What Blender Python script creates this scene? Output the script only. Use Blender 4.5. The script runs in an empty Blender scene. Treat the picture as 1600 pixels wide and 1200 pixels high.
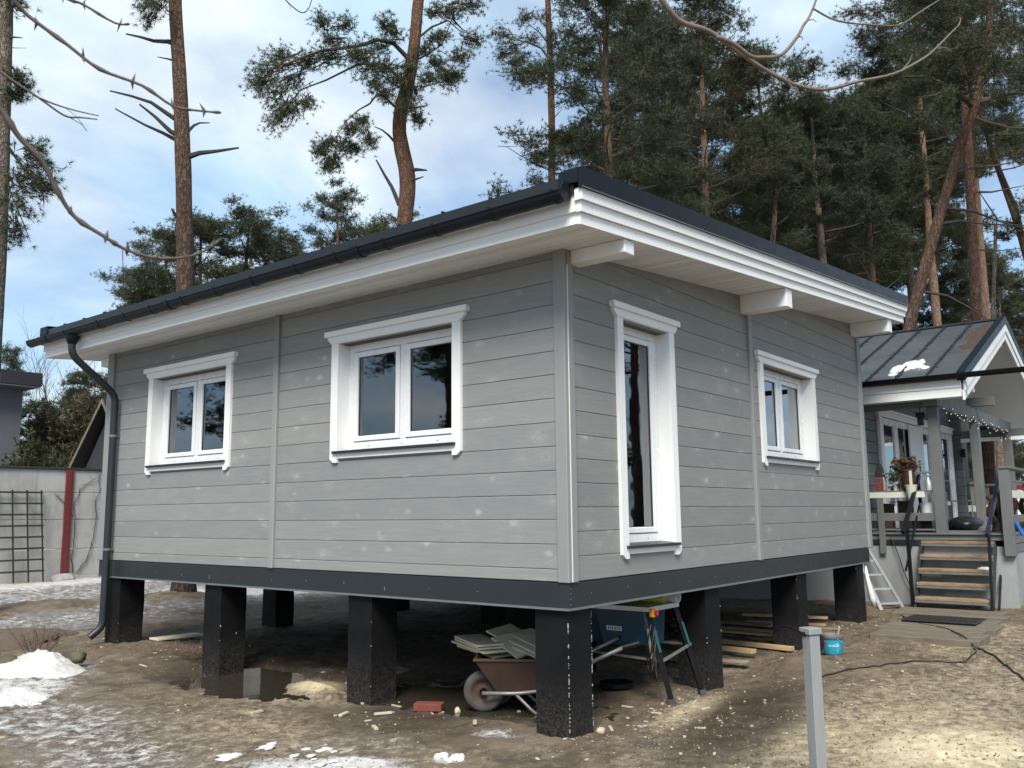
import bpy, math, random
import numpy as np
from mathutils import Vector, Matrix

R = math.radians
scene = bpy.context.scene
COL = scene.collection

# ------------------------------------------------------------------ camera
cam_d = bpy.data.cameras.new("camera")
cam_o = bpy.data.objects.new("camera", cam_d)
COL.objects.link(cam_o)
cam_d.sensor_fit = 'HORIZONTAL'
cam_d.sensor_width = 36.0
cam_d.lens = 36.0 * 1378.605 / 1600.0
cam_d.clip_start = 0.05
cam_d.clip_end = 2000.0
cam_d.dof.use_dof = True
cam_d.dof.focus_distance = 10.0
cam_d.dof.aperture_fstop = 11.0
yaw, pit, rol = R(38.37194), R(8.32561), R(-0.56894)
fw = Vector((math.cos(yaw) * math.cos(pit), math.sin(yaw) * math.cos(pit), math.sin(pit)))
rt = fw.cross(Vector((0, 0, 1))).normalized()
up = rt.cross(fw)
c_, s_ = math.cos(rol), math.sin(rol)
r2 = rt * c_ + up * s_
u2 = up * c_ - rt * s_
m = Matrix.Identity(4)
for i in range(3):
    m[i][0] = r2[i]; m[i][1] = u2[i]; m[i][2] = -fw[i]
m.translation = Vector((-5.63924, -3.93839, 0.52771))
cam_o.matrix_world = m
scene.camera = cam_o

# ------------------------------------------------------------------ world, sun, exposure
SUN_EL, SUN_AZ = 47.0, 213.0      # azimuth: direction towards the sun, counter-clockwise from +x
w = bpy.data.worlds.new("World")
scene.world = w
w.use_nodes = True
nt = w.node_tree
nt.nodes.clear()
out = nt.nodes.new('ShaderNodeOutputWorld')
bg = nt.nodes.new('ShaderNodeBackground')
bg.inputs['Strength'].default_value = 0.1
sky = nt.nodes.new('ShaderNodeTexSky')
sky.sky_type = 'NISHITA'
sky.sun_disc = False
sky.sun_elevation = R(SUN_EL)
sky.sun_rotation = R(90 - SUN_AZ)
sky.air_density = 1.0
sky.dust_density = 1.5
tc = nt.nodes.new('ShaderNodeTexCoord')
sep = nt.nodes.new('ShaderNodeSeparateXYZ')
nt.links.new(tc.outputs['Generated'], sep.inputs[0])
def wmath(op, a, b=None):
    n = nt.nodes.new('ShaderNodeMath'); n.operation = op
    for k, v in enumerate((a, b)):
        if v is None: continue
        if isinstance(v, (int, float)): n.inputs[k].default_value = v
        else: nt.links.new(v, n.inputs[k])
    return n.outputs[0]
zc = wmath('ADD', wmath('MAXIMUM', sep.outputs[2], 0.0), 0.22)
cx = wmath('DIVIDE', sep.outputs[0], zc)
cy = wmath('DIVIDE', sep.outputs[1], zc)
cmb = nt.nodes.new('ShaderNodeCombineXYZ')
nt.links.new(cx, cmb.inputs[0]); nt.links.new(cy, cmb.inputs[1])
cmb.inputs[2].default_value = 3.7
cn = nt.nodes.new('ShaderNodeTexNoise')
cn.inputs['Scale'].default_value = 1.15
cn.inputs['Detail'].default_value = 9.0
cn.inputs['Roughness'].default_value = 0.52
cn.inputs['Distortion'].default_value = 0.25
nt.links.new(cmb.outputs[0], cn.inputs['Vector'])
cr = nt.nodes.new('ShaderNodeValToRGB')
cr.color_ramp.elements[0].position = 0.36
cr.color_ramp.elements[0].color = (0.12, 0.12, 0.12, 1)
cr.color_ramp.elements[1].position = 0.585
cr.color_ramp.elements[1].color = (1, 1, 1, 1)
nt.links.new(cn.outputs['Fac'], cr.inputs[0])
cn2 = nt.nodes.new('ShaderNodeTexNoise')
cn2.inputs['Scale'].default_value = 2.6
cn2.inputs['Detail'].default_value = 8.0
nt.links.new(cmb.outputs[0], cn2.inputs['Vector'])
cc = nt.nodes.new('ShaderNodeMixRGB')
cc.inputs['Color1'].default_value = (3.2, 4.5, 5.6, 1)
cc.inputs['Color2'].default_value = (5.0, 5.5, 5.75, 1)
cr2 = nt.nodes.new('ShaderNodeValToRGB')
cr2.color_ramp.elements[0].position = 0.38
cr2.color_ramp.elements[1].position = 0.66
nt.links.new(cn2.outputs['Fac'], cr2.inputs[0])
nt.links.new(cr2.outputs[0], cc.inputs[0])
blue = nt.nodes.new('ShaderNodeMixRGB')
blue.blend_type = 'MULTIPLY'
blue.inputs[0].default_value = 1.0
blue.inputs[2].default_value = (0.46, 0.66, 0.86, 1)
nt.links.new(sky.outputs[0], blue.inputs[1])
mx = nt.nodes.new('ShaderNodeMixRGB')
nt.links.new(cr.outputs[0], mx.inputs[0])
nt.links.new(blue.outputs[0], mx.inputs[1])
nt.links.new(cc.outputs[0], mx.inputs[2])
nt.links.new(mx.outputs[0], bg.inputs[0])
nt.links.new(bg.outputs[0], out.inputs[0])

sun_d = bpy.data.lights.new("sun", 'SUN')
sun_d.energy = 2.5
sun_d.angle = R(24)
sun_d.color = (1.0, 0.945, 0.86)
sun_o = bpy.data.objects.new("sun", sun_d)
COL.objects.link(sun_o)
el, az = R(SUN_EL), R(SUN_AZ)
sdir = Vector((math.cos(el) * math.cos(az), math.cos(el) * math.sin(az), math.sin(el)))
sun_o.rotation_euler = sdir.to_track_quat('Z', 'Y').to_euler()
sun_o.location = sdir * 40

scene.view_settings.view_transform = 'Standard'
scene.view_settings.look = 'None'
scene.view_settings.exposure = 0.95
scene.view_settings.gamma = 1.0
scene.view_settings.use_curve_mapping = False
scene.render.engine = 'CYCLES'
scene.cycles.max_bounces = 8
scene.cycles.transparent_max_bounces = 16

# ------------------------------------------------------------------ materials
def new_mat(name):
    mt = bpy.data.materials.new(name)
    mt.use_nodes = True
    t = mt.node_tree
    return mt, t, t.nodes['Principled BSDF']

class NT:
    """tiny wrapper to write node graphs"""
    def __init__(s, t): s.t = t
    def n(s, kind, **kw):
        nd = s.t.nodes.new('ShaderNode' + kind)
        for k, v in kw.items():
            if hasattr(nd, k): setattr(nd, k, v)
        return nd
    def l(s, a, b): s.t.links.new(a, b)
    def inp(s, sock, v):
        if isinstance(v, (int, float)): sock.default_value = v
        elif isinstance(v, tuple): sock.default_value = v if len(v) != 3 or sock.type == 'VECTOR' else (*v, 1)
        else: s.t.links.new(v, sock)
    def math(s, op, a, b=0.0, clamp=False):
        nd = s.n('Math', operation=op); nd.use_clamp = clamp
        s.inp(nd.inputs[0], a); s.inp(nd.inputs[1], b)
        return nd.outputs[0]
    def mix(s, f, a, b, mode='MIX'):
        nd = s.n('MixRGB'); nd.blend_type = mode
        s.inp(nd.inputs[0], f); s.inp(nd.inputs[1], a); s.inp(nd.inputs[2], b)
        return nd.outputs[0]
    def noise(s, vec, scale, detail=4.0, rough=0.55, dist=0.0):
        nd = s.n('TexNoise')
        if vec is not None: s.l(vec, nd.inputs['Vector'])
        nd.inputs['Scale'].default_value = scale
        nd.inputs['Detail'].default_value = detail
        nd.inputs['Roughness'].default_value = rough
        nd.inputs['Distortion'].default_value = dist
        return nd.outputs['Fac']
    def ramp(s, f, *stops):
        nd = s.n('ValToRGB')
        e = nd.color_ramp.elements
        while len(e) < len(stops): e.new(0.5)
        for k, (p, c) in enumerate(stops):
            e[k].position = p
            e[k].color = (c, c, c, 1) if isinstance(c, (int, float)) else (*c, 1)
        s.l(f, nd.inputs[0])
        return nd.outputs[0]
    def obj(s): return s.n('TexCoord').outputs['Object']
    def mapping(s, vec, scale=(1, 1, 1), loc=(0, 0, 0), rot=(0, 0, 0)):
        nd = s.n('Mapping')
        s.l(vec, nd.inputs[0])
        nd.inputs['Location'].default_value = loc
        nd.inputs['Rotation'].default_value = rot
        nd.inputs['Scale'].default_value = scale
        return nd.outputs[0]
    def bump(s, h, strength, dist, bsdf):
        nd = s.n('Bump')
        nd.inputs['Strength'].default_value = strength
        nd.inputs['Distance'].default_value = dist
        s.l(h, nd.inputs['Height'])
        s.l(nd.outputs[0], bsdf.inputs['Normal'])

def simple(name, c1, c2=None, rough=0.6, scale=6.0, stretch=(1, 1, 1), bump=0.0, bscale=40.0, bdist=0.004,
           metal=0.0, spec=0.5, rnd=0.0, coat=0.0):
    mt, t, b = new_mat(name)
    g = NT(t)
    v = g.mapping(g.obj(), stretch)
    c2 = c2 or tuple(x * 0.8 for x in c1)
    f = g.ramp(g.noise(v, scale, 6, 0.6), (0.3, 0.0), (0.7, 1.0))
    col = g.mix(f, c1, c2)
    if rnd > 0:
        oi = g.n('ObjectInfo')
        k = g.math('ADD', g.math('MULTIPLY', oi.outputs['Random'], 2 * rnd), 1 - rnd)
        hsv = g.n('HueSaturation')
        g.l(k, hsv.inputs['Value']); g.l(col, hsv.inputs['Color'])
        col = hsv.outputs[0]
    g.l(col, b.inputs['Base Color'])
    rr = g.math('ADD', g.math('MULTIPLY', g.noise(v, scale * 3, 4), 0.25), rough - 0.125)
    g.l(rr, b.inputs['Roughness'])
    b.inputs['Metallic'].default_value = metal
    b.inputs['Specular IOR Level'].default_value = spec
    if bump > 0:
        g.bump(g.noise(v, bscale, 6, 0.65), bump, bdist, b)
    return mt

def siding_mat(name, ca, cb, cc):
    """translucent grey stain on spruce: grain, pale knots, thin patches, board-to-board tone"""
    mt, t, b = new_mat(name)
    g = NT(t)
    sx = g.n('SeparateXYZ'); g.l(g.obj(), sx.inputs[0])
    oi = g.n('ObjectInfo')
    rnd = oi.outputs['Random']
    cmb = g.n('CombineXYZ')
    g.l(g.math('ADD', sx.outputs[0], sx.outputs[1]), cmb.inputs[0])
    g.l(sx.outputs[2], cmb.inputs[1])
    g.l(g.math('MULTIPLY', rnd, 17.0), cmb.inputs[2])
    v = cmb.outputs[0]
    grain = g.noise(g.mapping(v, (1.6, 34, 1)), 1.6, 8, 0.62, 0.6)
    fine = g.noise(g.mapping(v, (6, 160, 1)), 1.2, 5, 0.6)
    blot = g.noise(g.mapping(v, (1.0, 2.6, 1)), 1.9, 5, 0.6)
    col = g.mix(g.ramp(rnd, (0.15, 0.0), (0.85, 1.0)), ca, cb)
    col = g.mix(g.ramp(blot, (0.45, 0.0), (0.75, 0.55)), col, cc)
    col = g.mix(g.math('MULTIPLY', g.ramp(grain, (0.35, 0.0), (0.65, 1.0)), 0.30), col, (0.160, 0.165, 0.160))
    col = g.mix(g.math('MULTIPLY', g.ramp(fine, (0.4, 0.0), (0.7, 1.0)), 0.14), col, (0.37, 0.37, 0.355))
    # pale knots: sparse, a bright core in a feathery halo
    vor = g.n('TexVoronoi'); vor.feature = 'F1'
    g.l(g.mapping(v, (3.3, 6.0, 1.0)), vor.inputs['Vector'])
    vor.inputs['Scale'].default_value = 1.0
    vor.inputs['Randomness'].default_value = 1.0
    sc = g.n('SeparateColor'); g.l(vor.outputs['Color'], sc.inputs[0])
    dist = g.math('ADD', vor.outputs['Distance'], g.math('MULTIPLY', g.math('SUBTRACT', g.noise(v, 30, 5, 0.75), 0.5), 0.42))
    core = g.ramp(dist, (0.03, 1.0), (0.20, 0.0))
    gate = g.ramp(sc.outputs[0], (0.28, 0.0), (0.62, 1.0))
    col = g.mix(g.math('MULTIPLY', g.math('MULTIPLY', core, gate), 0.55), col, (0.50, 0.50, 0.48))
    halo = g.ramp(dist, (0.05, 1.0), (0.5, 0.0))
    gate2 = g.ramp(sc.outputs[1], (0.35, 0.0), (0.7, 1.0))
    streak = g.ramp(g.noise(g.mapping(v, (9, 14, 1)), 2.0, 4, 0.6, 1.5), (0.42, 0.0), (0.68, 1.0))
    col = g.mix(g.math('MULTIPLY', g.math('MULTIPLY', halo, gate2), g.math('MULTIPLY', streak, 0.6)), col, (0.40, 0.40, 0.385))
    g.l(col, b.inputs['Base Color'])
    b.inputs['Roughness'].default_value = 0.62
    b.inputs['Specular IOR Level'].default_value = 0.35
    g.bump(g.math('ADD', grain, g.math('MULTIPLY', fine, 0.5)), 0.25, 0.002, b)
    return mt

MAT = {}
MAT['siding_left'] = siding_mat('grey_stained_boards', (0.226, 0.244, 0.242), (0.276, 0.277, 0.268), (0.30, 0.297, 0.285))
MAT['siding_right'] = siding_mat('grey_stained_boards_warm', (0.218, 0.226, 0.220), (0.268, 0.266, 0.252), (0.295, 0.288, 0.268))
MAT['grey_trim'] = simple('grey_trim_paint', (0.235, 0.247, 0.244), (0.28, 0.285, 0.278), 0.6, 3, (1, 1, 0.25), 0.2, 30)
MAT['white'] = simple('white_paint', (0.86, 0.855, 0.835), (0.82, 0.815, 0.795), 0.45, 3, (1, 1, 1), 0.08, 60, 0.002, rnd=0.03)
MAT['pvc'] = simple('white_pvc', (0.82, 0.825, 0.82), (0.80, 0.80, 0.80), 0.28, 2)
MAT['soffit'] = simple('soffit_paint', (0.81, 0.815, 0.815), (0.76, 0.765, 0.765), 0.5, 3, (6, 1, 1), rnd=0.12)
MAT['fascia'] = simple('fascia_paint', (0.86, 0.855, 0.835), (0.82, 0.815, 0.80), 0.5, 2.0, (1, 1, 6), 0.1, 40, 0.002, rnd=0.02)
MAT['steel'] = simple('anthracite_steel', (0.0055, 0.0085, 0.0135), (0.007, 0.0105, 0.0155), 0.45, 3, spec=0.28)
MAT['band'] = simple('anthracite_band', (0.0195, 0.0245, 0.029), (0.023, 0.028, 0.032), 0.42, 2, spec=0.4)
MAT['lip'] = simple('zinc_lip', (0.16, 0.18, 0.19), (0.2, 0.22, 0.23), 0.4, 12, metal=0.3)
MAT['black_metal'] = simple('black_metal', (0.005, 0.005, 0.007), (0.008, 0.008, 0.010), 0.5, 10, spec=0.25)
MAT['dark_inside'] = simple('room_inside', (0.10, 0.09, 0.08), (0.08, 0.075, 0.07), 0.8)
MAT['curtain'] = simple('curtain_cloth', (0.75, 0.73, 0.67), (0.62, 0.60, 0.55), 0.9, 2, (30, 30, 0.3))

def glass_mat():
    mt, t, b = new_mat('window_glass')
    g = NT(t)
    t.nodes.remove(b)
    o = t.nodes['Material Output']
    tr = g.n('BsdfTransparent'); tr.inputs[0].default_value = (0.72, 0.76, 0.76, 1)
    gl = g.n('BsdfGlossy'); gl.inputs['Roughness'].default_value = 0.015
    gl.inputs[0].default_value = (0.95, 0.97, 1, 1)
    fr = g.n('Fresnel'); fr.inputs[0].default_value = 1.55
    f = g.math('ADD', g.math('MULTIPLY', fr.outputs[0], 2.0), 0.04, True)
    wob = g.noise(g.obj(), 2.2, 2)
    bp = g.n('Bump'); bp.inputs['Strength'].default_value = 0.05; bp.inputs['Distance'].default_value = 0.02
    g.l(wob, bp.inputs['Height']); g.l(bp.outputs[0], gl.inputs['Normal'])
    ms = g.n('MixShader')
    g.l(f, ms.inputs[0]); g.l(tr.outputs[0], ms.inputs[1]); g.l(gl.outputs[0], ms.inputs[2])
    g.l(ms.outputs[0], o.inputs[0])
    return mt
MAT['glass'] = glass_mat()

def pillar_mat():
    mt, t, b = new_mat('bitumen_coated_concrete')
    g = NT(t)
    v = g.obj()
    n1 = g.noise(v, 5, 6, 0.65)
    col = g.mix(g.ramp(n1, (0.35, 0.0), (0.7, 1.0)), (0.0026, 0.0027, 0.0036), (0.006, 0.0058, 0.0065))
    sx = g.n('SeparateXYZ'); g.l(v, sx.inputs[0])
    low = g.ramp(g.math('ADD', sx.outputs[2], g.math('MULTIPLY', g.noise(v, 6, 5, 0.7), 0.5)), (0.0, 1.0), (0.02, 1.0))
    h = g.math('SUBTRACT', g.math('MULTIPLY', g.math('ADD', sx.outputs[2], 1.12), -2.2), -1.0)   # dusty mud splash near the ground
    h = g.math('MULTIPLY', g.math('MAXIMUM', h, 0.0), g.ramp(g.noise(v, 55, 5, 0.75), (0.42, 0.0), (0.62, 1.0)))
    col = g.mix(g.math('MINIMUM', g.math('MULTIPLY', h, 0.55), 0.5), col, (0.085, 0.075, 0.066))
    sp = g.n('TexVoronoi'); sp.inputs['Scale'].default_value = 26
    g.l(g.mapping(v, (1, 1, 0.45)), sp.inputs['Vector'])
    sc = g.n('SeparateColor'); g.l(sp.outputs['Color'], sc.inputs[0])
    fl = g.math('MULTIPLY', g.ramp(sp.outputs['Distance'], (0.10, 1.0), (0.16, 0.0)), g.ramp(sc.outputs[0], (0.985, 0.0), (0.99, 1.0)))
    col = g.mix(g.math('MULTIPLY', fl, 0.8), col, (0.5, 0.5, 0.48))
    g.l(col, b.inputs['Base Color'])
    g.l(g.ramp(n1, (0.2, 0.55), (0.8, 0.85)), b.inputs['Roughness'])
    b.inputs['Specular IOR Level'].default_value = 0.25
    g.bump(g.noise(v, 30, 6, 0.7), 0.3, 0.005, b)
    return mt
MAT['pillar'] = pillar_mat()
MAT['fleck'] = simple('flaking_white_edge', (0.30, 0.30, 0.28), (0.42, 0.40, 0.34), 0.9, 20)

def bark_mat(name, low, high, z0, z1, dark=0.35, vs=9.0):
    mt, t, b = new_mat(name)
    g = NT(t)
    v = g.obj()
    sx = g.n('SeparateXYZ'); g.l(v, sx.inputs[0])
    hz = g.math('ADD', sx.outputs[2], g.math('MULTIPLY', g.math('SUBTRACT', g.noise(v, 1.2, 4), 0.5), 3.0))
    f = g.ramp(g.math('DIVIDE', g.math('SUBTRACT', hz, z0), z1 - z0), (0.0, 0.0), (1.0, 1.0))
    wv = g.mapping(v, (1, 1, 0.28))
    nn = g.n('TexNoise'); g.l(wv, nn.inputs['Vector']); nn.inputs['Scale'].default_value = 9; nn.inputs['Detail'].default_value = 5
    wv2 = g.n('MixRGB'); wv2.inputs[0].default_value = 0.30
    g.l(wv, wv2.inputs[1]); g.l(nn.outputs['Color'], wv2.inputs[2])
    vo = g.n('TexVoronoi'); vo.feature = 'DISTANCE_TO_EDGE'
    g.l(wv2.outputs[0], vo.inputs['Vector'])
    vo.inputs['Scale'].default_value = vs * 2.0
    crack = g.ramp(g.math('ADD', vo.outputs['Distance'], g.math('MULTIPLY', g.math('SUBTRACT', g.noise(wv, 16, 6, 0.7), 0.5), 0.22)), (0.0, 0.0), (0.20, 1.0))
    flake = g.noise(g.mapping(v, (1, 1, 0.35)), 11, 8, 0.72)
    col = g.mix(f, low, high)
    col = g.mix(g.math('MULTIPLY', g.ramp(flake, (0.38, 0.0), (0.66, 1.0)), 0.7), col, g.mix(f, tuple(x * 1.9 + 0.015 for x in low), tuple(x * 1.35 + 0.03 for x in high)))
    col = g.mix(g.math('MULTIPLY', g.ramp(g.noise(v, 2.6, 6, 0.65), (0.45, 0.0), (0.7, 1.0)), 0.55), col, tuple(x * 1.15 for x in low))
    col = g.mix(g.math('MULTIPLY', g.math('SUBTRACT', 1.0, crack), 1 - dark), col, g.mix(f, tuple(x * 0.35 for x in low), tuple(x * 0.45 for x in high)))
    g.l(col, b.inputs['Base Color'])
    b.inputs['Roughness'].default_value = 0.9
    b.inputs['Specular IOR Level'].default_value = 0.15
    g.bump(g.math('ADD', crack, g.math('MULTIPLY', g.noise(v, 25, 5), 0.4)), 0.8, 0.025, b)
    return mt
MAT['bark'] = bark_mat('pine_bark', (0.085, 0.062, 0.050), (0.175, 0.105, 0.070), 2.5, 9.0)
MAT['bark_orange'] = bark_mat('orange_pine_bark', (0.095, 0.062, 0.046), (0.195, 0.105, 0.066), 3.0, 10.0)
MAT['bark_tan'] = bark_mat('tan_pine_bark', (0.16, 0.115, 0.085), (0.29, 0.175, 0.112), 4.0, 10.0)
MAT['bark_grey'] = bark_mat('grey_pine_bark', (0.17, 0.145, 0.125), (0.24, 0.165, 0.115), 4.0, 14.0)
MAT['branch'] = simple('dead_branch_wood', (0.035, 0.030, 0.028), (0.06, 0.05, 0.045), 0.9, 8, bump=0.3)
MAT['twig'] = simple('green_limb_wood', (0.055, 0.042, 0.033), (0.10, 0.07, 0.05), 0.9, 4)
MAT['thorn'] = simple('thorny_twig_wood', (0.075, 0.055, 0.047), (0.11, 0.085, 0.07), 0.7, 30)
MAT['soil'] = simple('brown_soil', (0.15, 0.112, 0.080), (0.095, 0.072, 0.052), 0.95, 7, bump=0.8, bscale=18, bdist=0.02)
MAT['dry_twig'] = simple('dry_brown_twigs', (0.15, 0.10, 0.07), (0.10, 0.068, 0.05), 0.8, 20)
MAT['limb_grey'] = simple('smooth_grey_branch', (0.20, 0.155, 0.12), (0.13, 0.10, 0.08), 0.7, 20)

def needle_mat(name, c1, c2):
    mt, t, b = new_mat(name)
    g = NT(t)
    o = t.nodes['Material Output']
    oi = g.n('ObjectInfo')
    geo = g.n('NewGeometry')
    f = g.math('ADD', g.math('MULTIPLY', g.noise(g.obj(), 0.9, 4, 0.6), 0.7), g.math('MULTIPLY', geo.outputs['Random Per Island'], 0.45))
    col = g.mix(g.ramp(f, (0.3, 0.0), (0.8, 1.0)), c1, c2)
    hsv = g.n('HueSaturation')
    g.l(g.math('ADD', g.math('MULTIPLY', oi.outputs['Random'], 0.4), 0.8), hsv.inputs['Value'])
    g.l(col, hsv.inputs['Color'])
    g.l(hsv.outputs[0], b.inputs['Base Color'])
    b.inputs['Roughness'].default_value = 0.55
    b.inputs['Specular IOR Level'].default_value = 0.35
    tl = g.n('BsdfTranslucent'); g.l(hsv.outputs[0], tl.inputs[0])
    ms = g.n('MixShader'); ms.inputs[0].default_value = 0.25
    g.l(b.outputs[0], ms.inputs[1]); g.l(tl.outputs[0], ms.inputs[2])
    g.l(ms.outputs[0], o.inputs[0])
    return mt
MAT['needle'] = needle_mat('pine_needles', (0.034, 0.054, 0.023), (0.095, 0.115, 0.048))
MAT['needle_dark'] = needle_mat('dark_pine_needles', (0.027, 0.045, 0.021), (0.072, 0.094, 0.041))
MAT['needle_olive'] = needle_mat('olive_pine_needles', (0.040, 0.050, 0.022), (0.085, 0.090, 0.038))
MAT['needle_light'] = needle_mat('light_olive_needles', (0.055, 0.065, 0.030), (0.13, 0.135, 0.065))
MAT['leaf_olive'] = needle_mat('olive_brown_leaves', (0.05, 0.045, 0.022), (0.11, 0.09, 0.045))
MAT['leaf_brown'] = needle_mat('dry_leaves', (0.07, 0.045, 0.025), (0.14, 0.095, 0.045))

def ground_mat():
    mt, t, b = new_mat('muddy_ground')
    g = NT(t)
    v = g.obj()
    at = g.n('Attribute'); at.attribute_name = 'cover'
    sc = g.n('SeparateColor'); g.l(at.outputs['Color'], sc.inputs[0])
    snow_m, sand_m, wet_m = sc.outputs[0], sc.outputs[1], sc.outputs[2]
    n1 = g.noise(v, 1.7, 8, 0.62)
    n2 = g.noise(v, 9, 8, 0.68)
    n3 = g.noise(v, 60, 6, 0.7)
    n4 = g.noise(g.mapping(v, (1, 2.2, 1), rot=(0, 0, R(25))), 14, 6, 0.65, 1.2)
    mud = g.mix(g.ramp(n2, (0.32, 0.0), (0.68, 1.0)), (0.062, 0.044, 0.030), (0.165, 0.124, 0.082))
    mud = g.mix(g.ramp(n1, (0.4, 0.0), (0.7, 0.6)), mud, (0.26, 0.205, 0.14))
    mud = g.mix(g.math('MULTIPLY', g.ramp(n3, (0.5, 0.0), (0.75, 1.0)), 0.5), mud, (0.33, 0.265, 0.185))
    mud = g.mix(g.math('MULTIPLY', g.ramp(n4, (0.55, 0.0), (0.72, 1.0)), 0.55), mud, (0.055, 0.042, 0.033))
    n5 = g.noise(g.mapping(v, (1, 1.6, 1), rot=(0, 0, R(-20))), 2.9, 7, 0.66, 0.8)
    mud = g.mix(g.math('MULTIPLY', g.ramp(n5, (0.50, 0.0), (0.64, 1.0)), 0.7), mud, (0.060, 0.046, 0.036))
    sand = g.mix(g.ramp(n2, (0.3, 0.0), (0.7, 1.0)), (0.56, 0.46, 0.295), (0.74, 0.635, 0.42))
    sand = g.mix(g.math('MULTIPLY', g.ramp(n4, (0.55, 0.0), (0.75, 1.0)), 0.4), sand, (0.33, 0.255, 0.155))
    sf = g.math('ADD', sand_m, g.math('MULTIPLY', g.math('SUBTRACT', g.math('ADD', g.math('MULTIPLY', n2, 0.65), g.math('MULTIPLY', n4, 0.5)), 0.57), 1.8))
    sf = g.math('MULTIPLY', g.ramp(sf, (0.22, 0.0), (0.98, 1.0)), 0.95)
    col = g.mix(sf, mud, sand)
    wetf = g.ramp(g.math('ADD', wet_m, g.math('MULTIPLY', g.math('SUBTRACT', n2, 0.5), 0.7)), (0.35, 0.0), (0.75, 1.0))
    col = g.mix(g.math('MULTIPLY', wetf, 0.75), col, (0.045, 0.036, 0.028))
    snow = g.mix(g.ramp(n2, (0.3, 0.0), (0.7, 1.0)), (0.44, 0.42, 0.39), (0.72, 0.72, 0.71))
    snow = g.mix(g.math('MULTIPLY', g.ramp(n3, (0.48, 0.0), (0.70, 1.0)), 0.6), snow, (0.25, 0.20, 0.15))
    snow = g.mix(g.math('MULTIPLY', g.ramp(n1, (0.42, 0.0), (0.62, 1.0)), 0.45), snow, (0.36, 0.30, 0.235))
    slush = g.ramp(g.math('ADD', snow_m, g.math('MULTIPLY', g.math('SUBTRACT', g.math('ADD', g.math('MULTIPLY', n1, 0.6), g.math('MULTIPLY', n2, 0.5)), 0.55), 1.2)), (0.22, 0.0), (0.46, 1.0))
    sy = g.n('SeparateXYZ'); g.l(v, sy.inputs[0])
    back = g.ramp(g.math('DIVIDE', g.math('SUBTRACT', sy.outputs[1], 4.6), 3.0), (0.0, 0.22), (1.0, 1.0))
    col = g.mix(g.math('MULTIPLY', g.math('MULTIPLY', slush, back), 0.8), col, g.mix(g.ramp(n2, (0.3, 0.0), (0.7, 1.0)), (0.115, 0.108, 0.105), (0.27, 0.262, 0.255)))
    snf = g.math('ADD', snow_m, g.math('MULTIPLY', g.math('SUBTRACT', g.math('ADD', g.math('ADD', g.math('MULTIPLY', n2, 0.55), g.math('MULTIPLY', n3, 0.25)), g.math('MULTIPLY', n4, 0.3)), 0.55), 1.7))
    snf = g.ramp(snf, (0.46, 0.0), (0.66, 1.0))
    col = g.mix(snf, col, snow)
    g.l(col, b.inputs['Base Color'])
    rg = g.math('SUBTRACT', 0.88, g.math('MULTIPLY', wetf, 0.62))
    g.l(rg, b.inputs['Roughness'])
    b.inputs['Specular IOR Level'].default_value = 0.35
    hh = g.math('ADD', g.math('MULTIPLY', n2, 0.6), g.math('ADD', g.math('MULTIPLY', n3, 0.25), g.math('MULTIPLY', n4, 0.3)))
    hh = g.math('ADD', hh, g.math('MULTIPLY', snf, 0.25))
    g.bump(hh, 0.7, 0.022, b)
    return mt
MAT['ground'] = ground_mat()

def snow_mat():
    mt, t, b = new_mat('old_snow')
    g = NT(t)
    v = g.obj()
    n = g.noise(v, 5, 7, 0.65)
    d = g.noise(v, 45, 5, 0.7)
    col = g.mix(g.ramp(n, (0.3, 0.0), (0.7, 1.0)), (0.56, 0.545, 0.52), (0.78, 0.78, 0.77))
    col = g.mix(g.math('MULTIPLY', g.ramp(d, (0.54, 0.0), (0.68, 1.0)), 0.6), col, (0.24, 0.20, 0.15))
    col = g.mix(g.math('MULTIPLY', g.ramp(g.noise(v, 2.4, 6, 0.65), (0.5, 0.0), (0.68, 1.0)), 0.5), col, (0.34, 0.29, 0.23))
    g.l(col, b.inputs['Base Color'])
    b.inputs['Roughness'].default_value = 0.7
    g.bump(g.math('ADD', n, g.math('MULTIPLY', d, 0.3)), 0.6, 0.03, b)
    return mt
MAT['snow'] = snow_mat()

def water_mat():
    mt, t, b = new_mat('muddy_water')
    g = NT(t)
    b.inputs['Base Color'].default_value = (0.040, 0.034, 0.024, 1)
    b.inputs['Roughness'].default_value = 0.04
    b.inputs['IOR'].default_value = 1.333
    b.inputs['Specular IOR Level'].default_value = 0.6
    g.bump(g.noise(g.obj(), 6, 3), 0.04, 0.02, b)
    return mt
MAT['water'] = water_mat()

def concrete_mat(name, c1, c2, stain=(0.22, 0.21, 0.18)):
    mt, t, b = new_mat(name)
    g = NT(t)
    v = g.obj()
    n = g.noise(v, 2.2, 7, 0.62)
    col = g.mix(g.ramp(n, (0.3, 0.0), (0.7, 1.0)), c1, c2)
    drip = g.noise(g.mapping(v, (5, 5, 0.5)), 1.6, 6, 0.6)
    col = g.mix(g.math('MULTIPLY', g.ramp(drip, (0.5, 0.0), (0.75, 1.0)), 0.55), col, stain)
    col = g.mix(g.math('MULTIPLY', g.ramp(g.noise(v, 40, 5, 0.7), (0.55, 0.0), (0.75, 1.0)), 0.35), col, tuple(x * 0.6 for x in c1))
    g.l(col, b.inputs['Base Color'])
    b.inputs['Roughness'].default_value = 0.9
    g.bump(g.noise(v, 30, 6, 0.7), 0.4, 0.006, b)
    return mt
MAT['concrete'] = concrete_mat('weathered_concrete', (0.32, 0.315, 0.30), (0.44, 0.435, 0.415), (0.20, 0.19, 0.17))
MAT['plinth'] = concrete_mat('grey_render', (0.29, 0.30, 0.298), (0.35, 0.357, 0.352), (0.26, 0.265, 0.26))
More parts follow.
